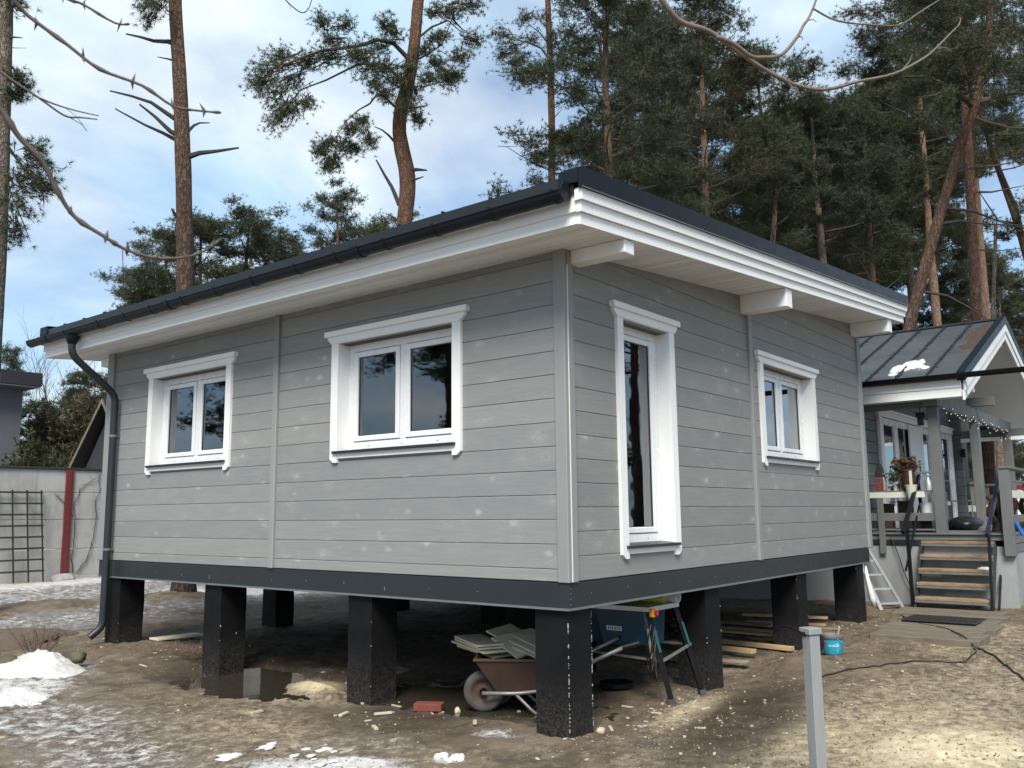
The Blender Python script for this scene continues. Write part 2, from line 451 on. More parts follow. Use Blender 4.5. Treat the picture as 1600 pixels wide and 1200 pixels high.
MAT['red_paint'] = simple('rusty_red_paint', (0.17, 0.025, 0.022), (0.10, 0.02, 0.018), 0.6, 8, bump=0.2)
MAT['old_wood'] = simple('grey_weathered_wood', (0.19, 0.158, 0.118), (0.12, 0.098, 0.074), 0.85, 3, (6, 1, 1), 0.4, 25)
MAT['dark_wood'] = simple('dark_stained_wood', (0.022, 0.020, 0.018), (0.035, 0.032, 0.028), 0.8, 8)
MAT['deck_grey'] = simple('grey_painted_wood', (0.120, 0.125, 0.124), (0.150, 0.154, 0.151), 0.65, 4, (1, 1, 0.4), 0.15, 30, rnd=0.08)
MAT['old_siding'] = simple('darker_grey_siding', (0.105, 0.118, 0.122), (0.130, 0.142, 0.144), 0.65, 3, (1, 1, 8), 0.15, 25, rnd=0.10)
MAT['tread'] = simple('worn_timber_tread', (0.33, 0.23, 0.135), (0.15, 0.095, 0.055), 0.85, 5, (3, 0.9, 3), 0.35, 25, rnd=0.15)
MAT['timber'] = simple('fresh_sawn_pine', (0.56, 0.41, 0.23), (0.45, 0.31, 0.16), 0.75, 3, (1, 12, 12), 0.2, 30, rnd=0.22)
MAT['timber_old'] = simple('greyed_sawn_timber', (0.27, 0.225, 0.17), (0.20, 0.165, 0.12), 0.85, 3, (1, 10, 10), 0.3, 30, rnd=0.2)
MAT['foam'] = simple('pale_board', (0.80, 0.70, 0.52), (0.66, 0.56, 0.40), 0.8, 5, rnd=0.08)
MAT['rust'] = simple('rusty_brown_steel', (0.085, 0.044, 0.028), (0.050, 0.031, 0.023), 0.7, 7, bump=0.2, rnd=0.0)
MAT['tyre'] = simple('old_grey_rubber', (0.085, 0.08, 0.072), (0.05, 0.047, 0.043), 0.85, 12, bump=0.3)
MAT['galv'] = simple('galvanised_tube', (0.30, 0.29, 0.27), (0.22, 0.21, 0.20), 0.45, 15, metal=0.5)
MAT['alu'] = simple('aluminium', (0.62, 0.63, 0.64), (0.52, 0.53, 0.54), 0.35, 10, metal=0.6)
MAT['saw_blue'] = simple('blue_painted_steel', (0.004, 0.036, 0.070), (0.005, 0.042, 0.080), 0.4, 4)
MAT['teal'] = simple('teal_painted_steel', (0.008, 0.085, 0.11), (0.010, 0.095, 0.12), 0.4, 4)
MAT['yellow'] = simple('yellow_plastic', (0.80, 0.36, 0.02), (0.75, 0.33, 0.02), 0.35)
MAT['red'] = simple('red_plastic', (0.60, 0.02, 0.03), (0.5, 0.015, 0.02), 0.35)
MAT['yellow_foil'] = simple('yellow_foil_roll', (0.42, 0.42, 0.05), (0.35, 0.36, 0.05), 0.35, 12)
MAT['white_foil'] = simple('grey_foil_roll', (0.42, 0.43, 0.44), (0.34, 0.35, 0.36), 0.4, 12)
MAT['brick'] = simple('red_brick', (0.22, 0.055, 0.035), (0.15, 0.04, 0.03), 0.9, 14, bump=0.4)
MAT['cable'] = simple('black_cable', (0.012, 0.011, 0.010), (0.02, 0.018, 0.016), 0.5)
MAT['post_grey'] = simple('light_grey_painted_post', (0.30, 0.305, 0.30), (0.24, 0.245, 0.24), 0.7, 4, (3, 3, 0.5), 0.3, 25)
MAT['bucket_grey'] = simple('smeared_grey_plastic', (0.16, 0.16, 0.155), (0.10, 0.10, 0.095), 0.6, 15)
MAT['zinc_roof'] = simple('grey_blue_roof_metal', (0.075, 0.085, 0.093), (0.115, 0.122, 0.126), 0.35, 1.5, (1, 1, 1), metal=0.2)
MAT['pine_litter'] = simple('brown_needle_litter', (0.075, 0.042, 0.026), (0.040, 0.026, 0.018), 0.95, 20, bump=0.6)
MAT['terracotta'] = simple('brown_glazed_pot', (0.055, 0.022, 0.018), (0.07, 0.03, 0.022), 0.25, 6)
MAT['cream'] = simple('cream_pot', (0.62, 0.63, 0.50), (0.55, 0.57, 0.44), 0.45, 6)
MAT['cream_board'] = simple('cream_painted_board', (0.68, 0.67, 0.60), (0.62, 0.61, 0.55), 0.55, 4, (1, 1, 5))
MAT['neigh_wall'] = simple('violet_grey_render', (0.115, 0.115, 0.13), (0.125, 0.125, 0.14), 0.8)
MAT['neigh_roof'] = simple('dark_flat_roof_edge', (0.020, 0.020, 0.026), (0.025, 0.025, 0.03), 0.6)
MAT['bag'] = simple('black_bag_plastic', (0.010, 0.010, 0.011), (0.016, 0.016, 0.017), 0.3, 8, bump=0.5, bscale=12, bdist=0.02)
MAT['root'] = simple('brown_root_wood', (0.085, 0.048, 0.03), (0.05, 0.03, 0.02), 0.9, 9, bump=0.5)
MAT['moss'] = simple('mossy_stone', (0.07, 0.07, 0.03), (0.12, 0.11, 0.07), 0.95, 10, bump=0.5)
MAT['chip'] = simple('pale_wood_chip', (0.42, 0.35, 0.23), (0.55, 0.50, 0.40), 0.8, 3, rnd=0.1)
MAT['rubber_mat'] = simple('black_rubber_mat', (0.014, 0.014, 0.014), (0.03, 0.028, 0.026), 0.85, 12)
MAT['blue_plastic'] = simple('blue_plastic', (0.02, 0.16, 0.55), (0.02, 0.14, 0.5), 0.4)
MAT['blue_steel'] = simple('navy_painted_steel', (0.012, 0.012, 0.035), (0.02, 0.02, 0.05), 0.4)
MAT['banner_red'] = simple('dark_red_sheet', (0.30, 0.015, 0.035), (0.25, 0.012, 0.03), 0.6)

def litter_mat():
    mt, t, b = new_mat('ground_litter')
    g = NT(t)
    geo = g.n('NewGeometry')
    col = g.ramp(geo.outputs['Random Per Island'], (0.0, (0.045, 0.032, 0.023)), (0.55, (0.12, 0.088, 0.060)), (0.8, (0.27, 0.21, 0.14)), (1.0, (0.46, 0.39, 0.29)))
    g.l(col, b.inputs['Base Color'])
    b.inputs['Roughness'].default_value = 0.85
    return mt
MAT['litter'] = litter_mat()

def bulb_mat():
    mt, t, b = new_mat('lit_bulb')
    b.inputs['Base Color'].default_value = (0.9, 0.9, 0.88, 1)
    b.inputs['Emission Color'].default_value = (1.0, 0.97, 0.9, 1)
    b.inputs['Emission Strength'].default_value = 0.55
    return mt
MAT['bulb'] = bulb_mat()

def bucket_mat():
    mt, t, b = new_mat('printed_bucket')
    g = NT(t)
    v = g.obj()
    sx = g.n('SeparateXYZ'); g.l(v, sx.inputs[0])
    band = g.math('ADD', sx.outputs[2], g.math('MULTIPLY', g.math('SUBTRACT', sx.outputs[0], sx.outputs[1]), -0.55))
    col = g.mix(g.ramp(band, (0.42, 0.0), (0.44, 1.0)), (0.02, 0.34, 0.50), (0.22, 0.50, 0.52))
    col = g.mix(g.math('MULTIPLY', g.ramp(g.noise(v, 22, 4), (0.55, 0.0), (0.7, 1.0)), 0.35), col, (0.35, 0.6, 0.6))
    g.l(col, b.inputs['Base Color'])
    b.inputs['Roughness'].default_value = 0.4
    return mt
MAT['bucket'] = bucket_mat()
MAT['magenta'] = simple('magenta_print', (0.42, 0.05, 0.13), (0.4, 0.05, 0.12), 0.4)
MAT['print_white'] = simple('white_print', (0.7, 0.75, 0.75), (0.65, 0.7, 0.7), 0.4)
MAT['print_shade_dark'] = simple('dark_print_and_shade', (0.03, 0.03, 0.035), (0.03, 0.03, 0.035), 0.5)

# ------------------------------------------------------------------ mesh helpers
class MB:
    def __init__(s): s.v = []; s.f = []
    def add(s, vs, fs):
        o = len(s.v)
        s.v.extend([tuple(p) for p in vs])
        s.f.extend([tuple(i + o for i in f) for f in fs])
        return s
    def box(s, a, b):
        (x0, y0, z0), (x1, y1, z1) = [min(p, q) for p, q in zip(a, b)], [max(p, q) for p, q in zip(a, b)]
        vs = [(x0, y0, z0), (x1, y0, z0), (x1, y1, z0), (x0, y1, z0), (x0, y0, z1), (x1, y0, z1), (x1, y1, z1), (x0, y1, z1)]
        return s.add(vs, [(0, 3, 2, 1), (4, 5, 6, 7), (0, 1, 5, 4), (1, 2, 6, 5), (2, 3, 7, 6), (3, 0, 4, 7)])
    def cbox(s, a, b, c=0.004):
        """box with chamfered edges"""
        lo = [min(p, q) for p, q in zip(a, b)]; hi = [max(p, q) for p, q in zip(a, b)]
        c = min([c] + [(h - l) * 0.45 for l, h in zip(lo, hi)])
        vs = []; idx = {}
        for sx in (0, 1):
            for sy in (0, 1):
                for sz in (0, 1):
                    sg = (sx, sy, sz)
                    for ax in range(3):
                        p = []
                        for k in range(3):
                            e = hi[k] if sg[k] else lo[k]
                            if k != ax: e += -c if sg[k] else c
                            p.append(e)
                        idx[(sx, sy, sz, ax)] = len(vs); vs.append(tuple(p))
        fs = []
        def quad(l):
            fs.append(l)
        for ax in range(3):
            o1, o2 = [(1, 2), (2, 0), (0, 1)][ax]
            for sd in (0, 1):
                q = []
                for (i, j) in ((0, 0), (1, 0), (1, 1), (0, 1)):
                    sg = [0, 0, 0]; sg[ax] = sd; sg[o1] = i; sg[o2] = j
                    q.append(idx[(*sg, ax)])
                quad(tuple(q if sd else q[::-1]))
        for ax in range(3):                       # edge chamfers along axis ax
            o1, o2 = [(1, 2), (2, 0), (0, 1)][ax]
            for i in (0, 1):
                for j in (0, 1):
                    def vid(t, k):
                        sg = [0, 0, 0]; sg[ax] = t; sg[o1] = i; sg[o2] = j
                        return idx[(*sg, k)]
                    q = (vid(0, o1), vid(1, o1), vid(1, o2), vid(0, o2))
                    fs.append(q if (i == j) else q[::-1])
        for sx in (0, 1):
            for sy in (0, 1):
                for sz in (0, 1):
                    q = tuple(idx[(sx, sy, sz, k)] for k in range(3))
                    fs.append(q if (sx + sy + sz) % 2 == 1 else q[::-1])
        return s.add(vs, fs)
    def bar(s, p, q, wd, th, upv=(0, 0, 1), c=0.0):
        """rectangular bar from p to q; wd across, th along 'up'"""
        p, q = Vector(p), Vector(q)
        d = (q - p).normalized()
        u = Vector(upv)
        x = d.cross(u)
        if x.length < 1e-4: x = d.cross(Vector((1, 0, 0)))
        x.normalize(); u = x.cross(d).normalized()
        vs = []
        for e in (p, q):
            for (i, j) in ((-1, -1), (1, -1), (1, 1), (-1, 1)):
                vs.append(e + x * (i * wd / 2) + u * (j * th / 2))
        return s.add(vs, [(0, 1, 2, 3), (7, 6, 5, 4), (0, 4, 5, 1), (1, 5, 6, 2), (2, 6, 7, 3), (3, 7, 4, 0)])
    def tube(s, pts, rad, n=8, caps=True):
        pts = [Vector(p) for p in pts]
        if isinstance(rad, (int, float)): rad = [rad] * len(pts)
        t = (pts[1] - pts[0]).normalized()
        a = t.orthogonal().normalized()
        vs = []
        for i, p in enumerate(pts):
            if i == 0: d = pts[1] - pts[0]
            elif i == len(pts) - 1: d = pts[-1] - pts[-2]
            else: d = (pts[i + 1] - p).normalized() + (p - pts[i - 1]).normalized()
            d.normalize()
            a = (a - d * a.dot(d))
            if a.length < 1e-5: a = d.orthogonal()
            a.normalize()
            b = d.cross(a)
            for k in range(n):
                an = 2 * math.pi * k / n
                vs.append(p + (a * math.cos(an) + b * math.sin(an)) * rad[i])
        fs = []
        for i in range(len(pts) - 1):
            for k in range(n):
                k2 = (k + 1) % n
                fs.append((i * n + k, i * n + k2, (i + 1) * n + k2, (i + 1) * n + k))
        if caps:
            fs.append(tuple(range(n))[::-1]); fs.append(tuple((len(pts) - 1) * n + k for k in range(n)))
        return s.add(vs, fs)
    def prism(s, poly, d):
        """closed polygon (3D points) extruded by vector d"""
        n = len(poly); d = Vector(d)
        vs = [Vector(p) for p in poly] + [Vector(p) + d for p in poly]
        fs = [tuple(range(n))[::-1], tuple(range(n, 2 * n))]
        for k in range(n):
            k2 = (k + 1) % n
            fs.append((k, k2, n + k2, n + k))
        return s.add(vs, fs)
    def lathe(s, prof, c, n=20):
        """profile [(r,z)] around vertical axis at c"""
        vs = []; fs = []
        for (r, z) in prof:
            for k in range(n):
                a = 2 * math.pi * k / n
                vs.append((c[0] + r * math.cos(a), c[1] + r * math.sin(a), c[2] + z))
        for i in range(len(prof) - 1):
            for k in range(n):
                k2 = (k + 1) % n
                fs.append((i * n + k, i * n + k2, (i + 1) * n + k2, (i + 1) * n + k))
        fs.append(tuple(range(n))[::-1])
        return s.add(vs, fs)
    def blob(s, c, r, rng, n1=10, n2=7, rough=0.25):
        vs = []; fs = []
        ph = [rng.uniform(0, 6) for _ in range(6)]
        for i in range(n2 + 1):
            th = math.pi * i / n2
            for k in range(n1):
                a = 2 * math.pi * k / n1
                d = 1 + rough * (math.sin(3 * a + ph[0]) * math.sin(2 * th + ph[1]) + 0.6 * math.sin(5 * a + ph[2] + 3 * th) + rng.uniform(-.3, .3)) * math.sin(th)
                vs.append((c[0] + r[0] * d * math.sin(th) * math.cos(a), c[1] + r[1] * d * math.sin(th) * math.sin(a), c[2] + r[2] * d * math.cos(th)))
        for i in range(n2):
            for k in range(n1):
                k2 = (k + 1) % n1
                fs.append((i * n1 + k, (i + 1) * n1 + k, (i + 1) * n1 + k2, i * n1 + k2))
        return s.add(vs, fs)
    def mesh(s, name, mat, smooth=False):
        me = bpy.data.meshes.new(name)
        me.from_pydata(s.v, [], s.f)
        me.materials.append(mat)
        if smooth:
            me.polygons.foreach_set('use_smooth', [True] * len(me.polygons))
        me.update()
        return me

def world_loc(o):
    l = Vector(o.location)
    while o.parent: o = o.parent; l += Vector(o.location)
    return l

def obj(name, mb, mat, parent=None, smooth=False, kind=None, label=None):
    """link a mesh whose coordinates are in world space; parents in this script carry only translations"""
    me = mb if isinstance(mb, bpy.types.Mesh) else mb.mesh(name, mat if not isinstance(mat, str) else MAT[mat], smooth)
    o = bpy.data.objects.new(name, me)
    COL.objects.link(o)
    if parent is not None:
        o.parent = parent
        o.location = -world_loc(parent)
    if kind: o['kind'] = kind
    if label: o['label'] = label
    return o

def tag(o, label=None, cat=None, group=None, kind=None):
    if label: o['label'] = label
    if cat: o['category'] = cat
    if group: o['group'] = group
    if kind: o['kind'] = kind
    return o

def thing(name, loc, label, cat, group=None):
    o = bpy.data.objects.new(name, None)
    o.empty_display_size = 0.2
    COL.objects.link(o)
    o.location = loc
    return tag(o, label, cat, group)

def smooth_by_angle(o, deg=35):
    me = o.data
    me.polygons.foreach_set('use_smooth', [True] * len(me.polygons))
    try:
        me.set_sharp_from_angle(angle=R(deg))
    except Exception:
        pass

# ------------------------------------------------------------------ ground
def hash2(ix, iy, seed):
    h = (ix.astype(np.int64) * 374761393 + iy.astype(np.int64) * 668265263 + seed * 974711) & 0x7fffffff
    h = ((h ^ (h >> 13)) * 1274126177) & 0x7fffffff
    return ((h ^ (h >> 16)) & 0xffff) / 65535.0
def vnoise(x, y, seed=0):
    ix, iy = np.floor(x), np.floor(y)
    fx, fy = x - ix, y - iy
    fx = fx * fx * (3 - 2 * fx); fy = fy * fy * (3 - 2 * fy)
    a = hash2(ix, iy, seed); b = hash2(ix + 1, iy, seed); c = hash2(ix, iy + 1, seed); d = hash2(ix + 1, iy + 1, seed)
    return (a * (1 - fx) + b * fx) * (1 - fy) + (c * (1 - fx) + d * fx) * fy
def fbm(x, y, seed=0, o=5):
    s = 0; a = 0.5; t = 0
    for k in range(o):
        s = s + a * vnoise(x * 2 ** k + k * 7.3, y * 2 ** k - k * 3.1, seed + k); t += a; a *= 0.55
    return s / t

GP = np.array([(0, 0, -1.135), (0, 2.2, -1.135), (0, 4.6, -1.115), (0, 6.8, -.97), (2.3, 0, -1.145), (4.7, 0, -1.07), (6.9, 0, -.97),
               (8.2, -.8, -.94), (9.1, .3, -.91), (9.4, -1.4, -.88), (3, 10.2, -.88), (3, 14.8, -.72), (-1, 14.5, -.74), (-5, -4, -1.12), (1, -2.5, -1.12),
               (4, -2.5, -1.08), (8, -4, -.98), (11.5, -2, -.80), (2.3, 6.7, -1.02), (4.6, 7, -1.0), (7, 7, -.92), (-3, 3, -1.12),
               (-1.2, 5.8, -1.05), (-2.5, 8, -1.0), (0.5, 8.9, -.98), (2.3, 2.3, -1.13), (4.6, 4.6, -1.05), (4.6, 2.3, -1.08), (2.3, 4.6, -1.08), (15, 0, -.7), (20, 20, -.6), (-8, 12, -.8), (-14, -14, -1.1), (10, -12, -.9), (10, 10, -.8),
               (-1.5, 1, -1.125), (-2, -1, -1.12), (0.3, -1.0, -1.125), (6, 1.0, -1.0)])
def ground_base(x, y):
    x = np.asarray(x, float); y = np.asarray(y, float)
    num = 0; den = 0
    for px, py, pz in GP:
        d2 = (x - px) ** 2 + (y - py) ** 2 + 0.35
        wt = 1 / d2 ** 1.6
        num = num + wt * pz; den = den + wt
    return num / den
def bumpg(x, y, cx_, cy_, rx, ry, p=2):
    return np.exp(-(((x - cx_) / rx) ** 2 + ((y - cy_) / ry) ** 2))
def ground_full(x, y):
    x = np.asarray(x, float); y = np.asarray(y, float)
    z = ground_base(x, y)
    n = fbm(x * 1.1, y * 1.1, 3, 5) - 0.5
    n2 = fbm(x * 4.5, y * 4.5, 11, 4) - 0.5
    n3 = np.abs(fbm(x * 2.3 + 9, y * 2.3 + 4, 41, 4) - 0.5)
    z = z + n * 0.09 + n2 * 0.028 + (fbm(x * 13, y * 13, 71, 3) - 0.5) * 0.018 - np.clip(0.06 - n3, 0, 1) * 0.22 + 0.006
    # puddle hollows, sawdust heap, sand spread, banks
    z = z - 0.085 * bumpg(x, y, 0.10, 4.05, 0.8, 0.95) - 0.075 * bumpg(x, y, 0.75, 1.6, 0.6, 0.95)
    z = z + 0.085 * bumpg(x, y, 0.22, 3.25, 0.28, 0.45) + 0.05 * bumpg(x, y, 0.75, 3.6, 0.3, 0.3)
    z = z + 0.06 * bumpg(x, y, 1.2, -2.3, 0.7, 0.5)
    z = z + 0.10 * bumpg(x, y, 3.2, 2.0, 1.0, 0.8) + 0.14 * bumpg(x, y, 3.6, -.35, 0.5, 0.25)
    z = z + 0.22 * bumpg(x, y, 0.9, 10.8, 1.0, 0.7) + 0.16 * bumpg(x, y, 2.8, 10.2, 0.9, 0.7)
    return z

def dense(lo, a, b, hi, step, grow=1.16):
    """coordinates: even 'step' between a and b, growing outside"""
    mid = list(np.arange(a, b + 1e-6, step))
    l = []; p = a; s = step
    while p > lo: s *= grow; p -= s; l.append(p)
    r = []; p = mid[-1]; s = step
    while p < hi: s *= grow; p += s; r.append(p)
    return np.array(l[::-1] + mid + r)
gx = dense(-320, -3.2, 9.6, 420, 0.036)
gy = dense(-320, -3.4, 8.6, 420, 0.036)
GX, GY = np.meshgrid(gx, gy)
far = np.clip((np.hypot(GX - 2, GY - 3) - 25) / 60, 0, 1)
GZ = ground_full(GX, GY) * (1 - far) + far * (-0.8)
GZ = GZ - 0.02
ny, nx = GX.shape
me = bpy.data.meshes.new('ground')
co = np.stack([GX, GY, GZ], -1).reshape(-1, 3)
idx = np.arange(nx * ny).reshape(ny, nx)
qd = np.stack([idx[:-1, :-1], idx[:-1, 1:], idx[1:, 1:], idx[1:, :-1]], -1).reshape(-1, 4)
me.vertices.add(len(co)); me.vertices.foreach_set('co', co.ravel())
me.loops.add(qd.size); me.loops.foreach_set('vertex_index', qd.ravel().astype(np.int32))
me.polygons.add(len(qd))
me.polygons.foreach_set('loop_start', np.arange(0, qd.size, 4, dtype=np.int32))
me.polygons.foreach_set('use_smooth', np.ones(len(qd), bool))
me.update(calc_edges=True); me.validate()
# what covers the soil where: R snow, G sawdust/sand, B wet mud
X, Y = GX, GY
nA = fbm(X * 0.9 + 5, Y * 0.9, 21, 5); nB = fbm(X * 2.6, Y * 2.6, 31, 5)
snow = np.zeros_like(X)
def region(cx_, cy_, rx, ry, ang=0.0):
    a = R(ang); dx, dy = X - cx_, Y - cy_
    u = dx * math.cos(a) + dy * math.sin(a); v = -dx * math.sin(a) + dy * math.cos(a)
    return np.exp(-((u / rx) ** 2 + (v / ry) ** 2) ** 1.5)
snow = np.maximum(snow, 0.54 * region(-2.1, 3.6, 0.9, 1.8))
snow = np.maximum(snow, 0.54 * region(-2.4, 2.2, 0.8, 1.2))
snow = np.maximum(snow, 0.82 * region(-1.55, 0.95, 0.30, 0.75, 38))
snow = np.maximum(snow, 0.44 * region(-1.0, 1.2, 0.5, 0.7, 30))
snow = np.maximum(snow, 0.85 * region(-0.95, 0.35, 0.12, 0.16))
snow = np.maximum(snow, 0.62 * region(-1.2, 5.75, 0.6, 0.7))
snow = np.maximum(snow, 0.66 * region(-1.7, 5.2, 0.7, 0.9))
snow = np.maximum(snow, 0.68 * region(1.2, 3.2, 0.35, 0.3))
snow = np.maximum(snow, 0.55 * region(-0.2, 0.55, 0.25, 0.35))
snow = np.maximum(snow, 0.52 * (1 / (1 + np.exp(-(Y - 8.2 - 0.15 * X) * 2.2))) * (X < 9))
snow = np.maximum(snow, 0.92 * (1 / (1 + np.exp(-(Y - 13.4) * 4))))
snow = np.maximum(snow, 0.85 * region(4.5, 11.0, 3.0, 1.6))
snow = np.maximum(snow, 0.9 * region(11.0, -2.0, 1.1, 0.6))
snow = np.maximum(snow, 0.5 * region(3.9, -2.55, 0.35, 0.3))
snow = np.maximum(snow, 0.9 * (X > 19))
snow = np.maximum(snow, 0.45 * (np.hypot(X, Y) > 24))
snow = snow - 0.5 * region(0.9, 10.6, 0.9, 0.5) - 0.55 * region(2.9, 10.1, 0.8, 0.5)
sand = 0.38 * region(2.5, -2.2, 4.4, 1.7, -12)
sand = np.maximum(sand, 0.95 * region(1.25, -2.35, 1.0, 0.62, -20))
sand = np.maximum(sand, 0.54 * region(1.6, -1.75, 1.8, 0.8, -15))
sand = np.maximum(sand, 0.95 * region(0.22, 3.25, 0.26, 0.46))
sand = np.maximum(sand, 0.5 * region(-0.2, 3.3, 0.5, 1.0))
sand = np.maximum(sand, 0.62 * region(1.45, -0.25, 0.9, 0.22, 8))
sand = np.maximum(sand, 0.40 * region(3.2, 0.7, 1.2, 0.6))
sand = np.maximum(sand, 0.30 * region(-1.2, 2.0, 1.4, 2.0))
sand = np.maximum(sand, 0.34 * region(6.0, -1.6, 2.2, 0.8))
wet = 0.75 * region(0.2, 4.2, 0.8, 1.1) + 0.8 * region(0.75, 1.6, 0.8, 1.1) + 0.78 * region(1.5, -0.75, 2.2, 0.55, 10) + 0.6 * region(-0.5, 1.6, 0.6, 1.5) + 0.4 * region(-.3, 5.2, .8, .9) + .35 * region(4.6, -1.1, 1.6, .6)
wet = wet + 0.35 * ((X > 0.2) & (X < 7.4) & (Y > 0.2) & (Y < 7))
cover = np.stack([np.clip(snow, 0, 1), np.clip(sand, 0, 1), np.clip(wet, 0, 1), np.ones_like(X)], -1).reshape(-1, 4).astype(np.float32)
ca = me.color_attributes.new('cover', 'FLOAT_COLOR', 'POINT')
ca.data.foreach_set('color', cover.ravel())
me.materials.append(MAT['ground'])
gr = bpy.data.objects.new('ground', me); COL.objects.link(gr)
tag(gr, kind='structure')
def gz(x, y): return float(ground_full(np.array([x]), np.array([y]))[0]) - 0.02

def puddle(cx_, cy_, rx, ry, z, seed):
    rng = random.Random(seed); mb = MB()
    n = 48
    pts = []
    for k in range(n):
        a = 2 * math.pi * k / n
        d = 1 + 0.14 * math.sin(3 * a + seed) + 0.08 * math.sin(5 * a + 2 * seed)
        pts.append((cx_ + rx * d * math.cos(a), cy_ + ry * d * math.sin(a), z))
    mb.prism(pts, (0, 0, -0.03))
    return mb
pu = obj('puddle', puddle(0.15, 4.2, 1.05, 1.35, -1.158, 2), 'water'); tag(pu, kind='structure')
pu = obj('puddle', puddle(0.75, 1.6, 0.95, 1.35, -1.170, 5), 'water'); tag(pu, kind='structure')

# ------------------------------------------------------------------ the new grey house
SL = 0.0796                      # roof slope, rising along +x
WX, WY = 7.53, 7.21              # outer size of the walls
house = thing('log_house', (3.7, 3.6, -0.2), 'new grey timber house with white trim standing on black pillars', 'house')
ZB = -0.205                      # underside of the steel band
B = 0.19                         # height of one siding board

def top_at(x): return 2.622 + SL * x      # soffit plane

# window openings: (wall, u0, u1, z0, z1) = outer edge of the casing
WIN = [('L', 4.452, 6.17, 1.06, 2.19, 2), ('L', 1.070, 2.768, 1.06, 2.19, 2),
       ('R', 0.765, 1.79, 0.175, 2.20, 1), ('R', 3.808, 5.565, 1.06, 2.19, 2)]
CW = 0.10
def P3(wall, u, wd, z): return (-wd, u, z) if wall == 'L' else (u, -wd, z)
def ubox(mb, wall, a, b, c=0.004):
    mb.cbox(P3(wall, *a), P3(wall, *b), c)
def board_piece(mb, wall, u0, u1, z0, z1):
    """one siding board with chamfered long edges; its top follows the roof on the sloping wall"""
    c = 0.0045
    if wall == 'R':
        cuts = sorted(u for u in ((z - 0.03 - 2.622) / SL for z in (z0 + 0.006, z1)) if u0 + 0.01 < u < u1 - 0.01)
        if cuts:
            for p, q in zip([u0] + cuts, cuts + [u1]): board_piece(mb, wall, p, q, z0, z1)
            return
    t0 = z1; t1 = z1
    if wall == 'R':
        t0 = min(z1, top_at(u0) + 0.03); t1 = min(z1, top_at(u1) + 0.03)
    else:
        t0 = t1 = min(z1, 2.66)
    if t0 <= z0 + 0.004 and t1 <= z0 + 0.004: return
    t0 = max(t0, z0 + 0.004); t1 = max(t1, z0 + 0.004)
    vs = []
    for u, t in ((u0, t0), (u1, t1)):
        for wd, z in ((-0.04, z0), (-c, z0), (0.0, z0 + c), (0.0, max(t - c, z0 + c + 0.001)), (-c, t), (-0.04, t)):
            vs.append(P3(wall, u, wd, z))
    n = 6
    fs = [tuple(range(n)), tuple(range(n, 2 * n))[::-1]]
    for k in range(n):
        k2 = (k + 1) % n
        fs.append((k, n + k, n + k2, k2))
    if wall == 'L': fs = [f[::-1] for f in fs]
    mb.add(vs, fs)

def siding(wall, segs, joints, mat):
    for (u0, u1) in segs:
        for k in range(len(joints) - 1):
            z0, z1 = joints[k] + 0.0012, joints[k + 1] - 0.0012
            if wall == 'R' and z0 > top_at(u1): continue
            hole = None
            for (wl, a, b_, c0, c1, _) in WIN:
                if wl == wall and a >= u0 - .01 and b_ <= u1 + .01:
                    h = (a + CW * 0.7, b_ - CW * 0.7, c0 + 0.05, c1 - 0.01)
                    if h[2] < z1 and h[3] > z0: hole = h
            if hole is None:
                mb = MB(); board_piece(mb, wall, u0, u1, z0, z1)
                if mb.v: obj('siding_board', mb, mat, house)
            else:
                for (a, b_) in ((u0, hole[0]), (hole[1], u1)):
                    mb = MB(); board_piece(mb, wall, a, b_, z0, z1)
                    if a == u0:          # the strip above or below the opening belongs to the left-hand piece
                        if z0 < hole[2] - 0.006: mb.cbox(P3(wall, hole[0], -0.04, z0), P3(wall, hole[1], -0.001, hole[2]), 0.002)
                        if z1 > hole[3] + 0.006: mb.cbox(P3(wall, hole[0], -0.04, hole[3]), P3(wall, hole[1], -0.001, z1), 0.002)
                    obj('siding_board', mb, mat, house)
JL = [0.0] + [(k + 0.5) * B for k in range(0, 15)]
JR = [k * B for k in range(0, 19)]
siding('L', [(0.09, 3.62), (3.70, 7.05)], JL, 'siding_left')
siding('R', [(0.115, 3.545), (3.635, 7.40)], JR, 'siding_right')
# wall cores behind the boards, back walls, floor and ceiling
def wall_core(wall, length, top_fn):
    """inner leaf with real openings"""
    holes = [(a + CW * 0.7, b_ - CW * 0.7, c0 + 0.05, c1 - 0.01) for (wl, a, b_, c0, c1, _) in WIN if wl == wall]
    mb = MB()
    us = sorted(set([0.16, length - 0.16] + [h[0] for h in holes] + [h[1] for h in holes]))
    for a, b_ in zip(us[:-1], us[1:]):
        t = top_fn(a) - 0.02
        hs = [h for h in holes if h[0] <= a + 1e-6 and h[1] >= b_ - 1e-6]
        if hs:
            mb.box(P3(wall, a, -0.16, 0), P3(wall, b_, -0.042, hs[0][2])); mb.box(P3(wall, a, -0.16, hs[0][3]), P3(wall, b_, -0.042, t))
        else:
            mb.box(P3(wall, a, -0.16, 0), P3(wall, b_, -0.042, t))
    return mb
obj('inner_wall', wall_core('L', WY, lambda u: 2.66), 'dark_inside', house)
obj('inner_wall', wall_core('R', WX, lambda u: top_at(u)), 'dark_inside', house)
mb = MB(); mb.prism([(0.0, WY, 0), (WX, WY, 0), (WX, WY, top_at(WX)), (0, WY, top_at(0))], (0, -0.14, 0)); obj('back_wall', mb, 'siding_left', house)
mb = MB(); mb.box((WX - 0.14, 0.17, 0), (WX, WY - 0.15, top_at(WX - .14))); obj('back_wall', mb, 'siding_right', house)
mb = MB(); mb.box((0.05, 0.05, -0.16), (WX - 0.03, WY - 0.03, -0.004)); obj('floor_slab', mb, 'dark_wood', house)
mb = MB(); mb.box((3.9, 0.18, 0.0), (4.0, WY - 0.16, 2.6)); obj('partition_wall', mb, 'dark_inside', house)
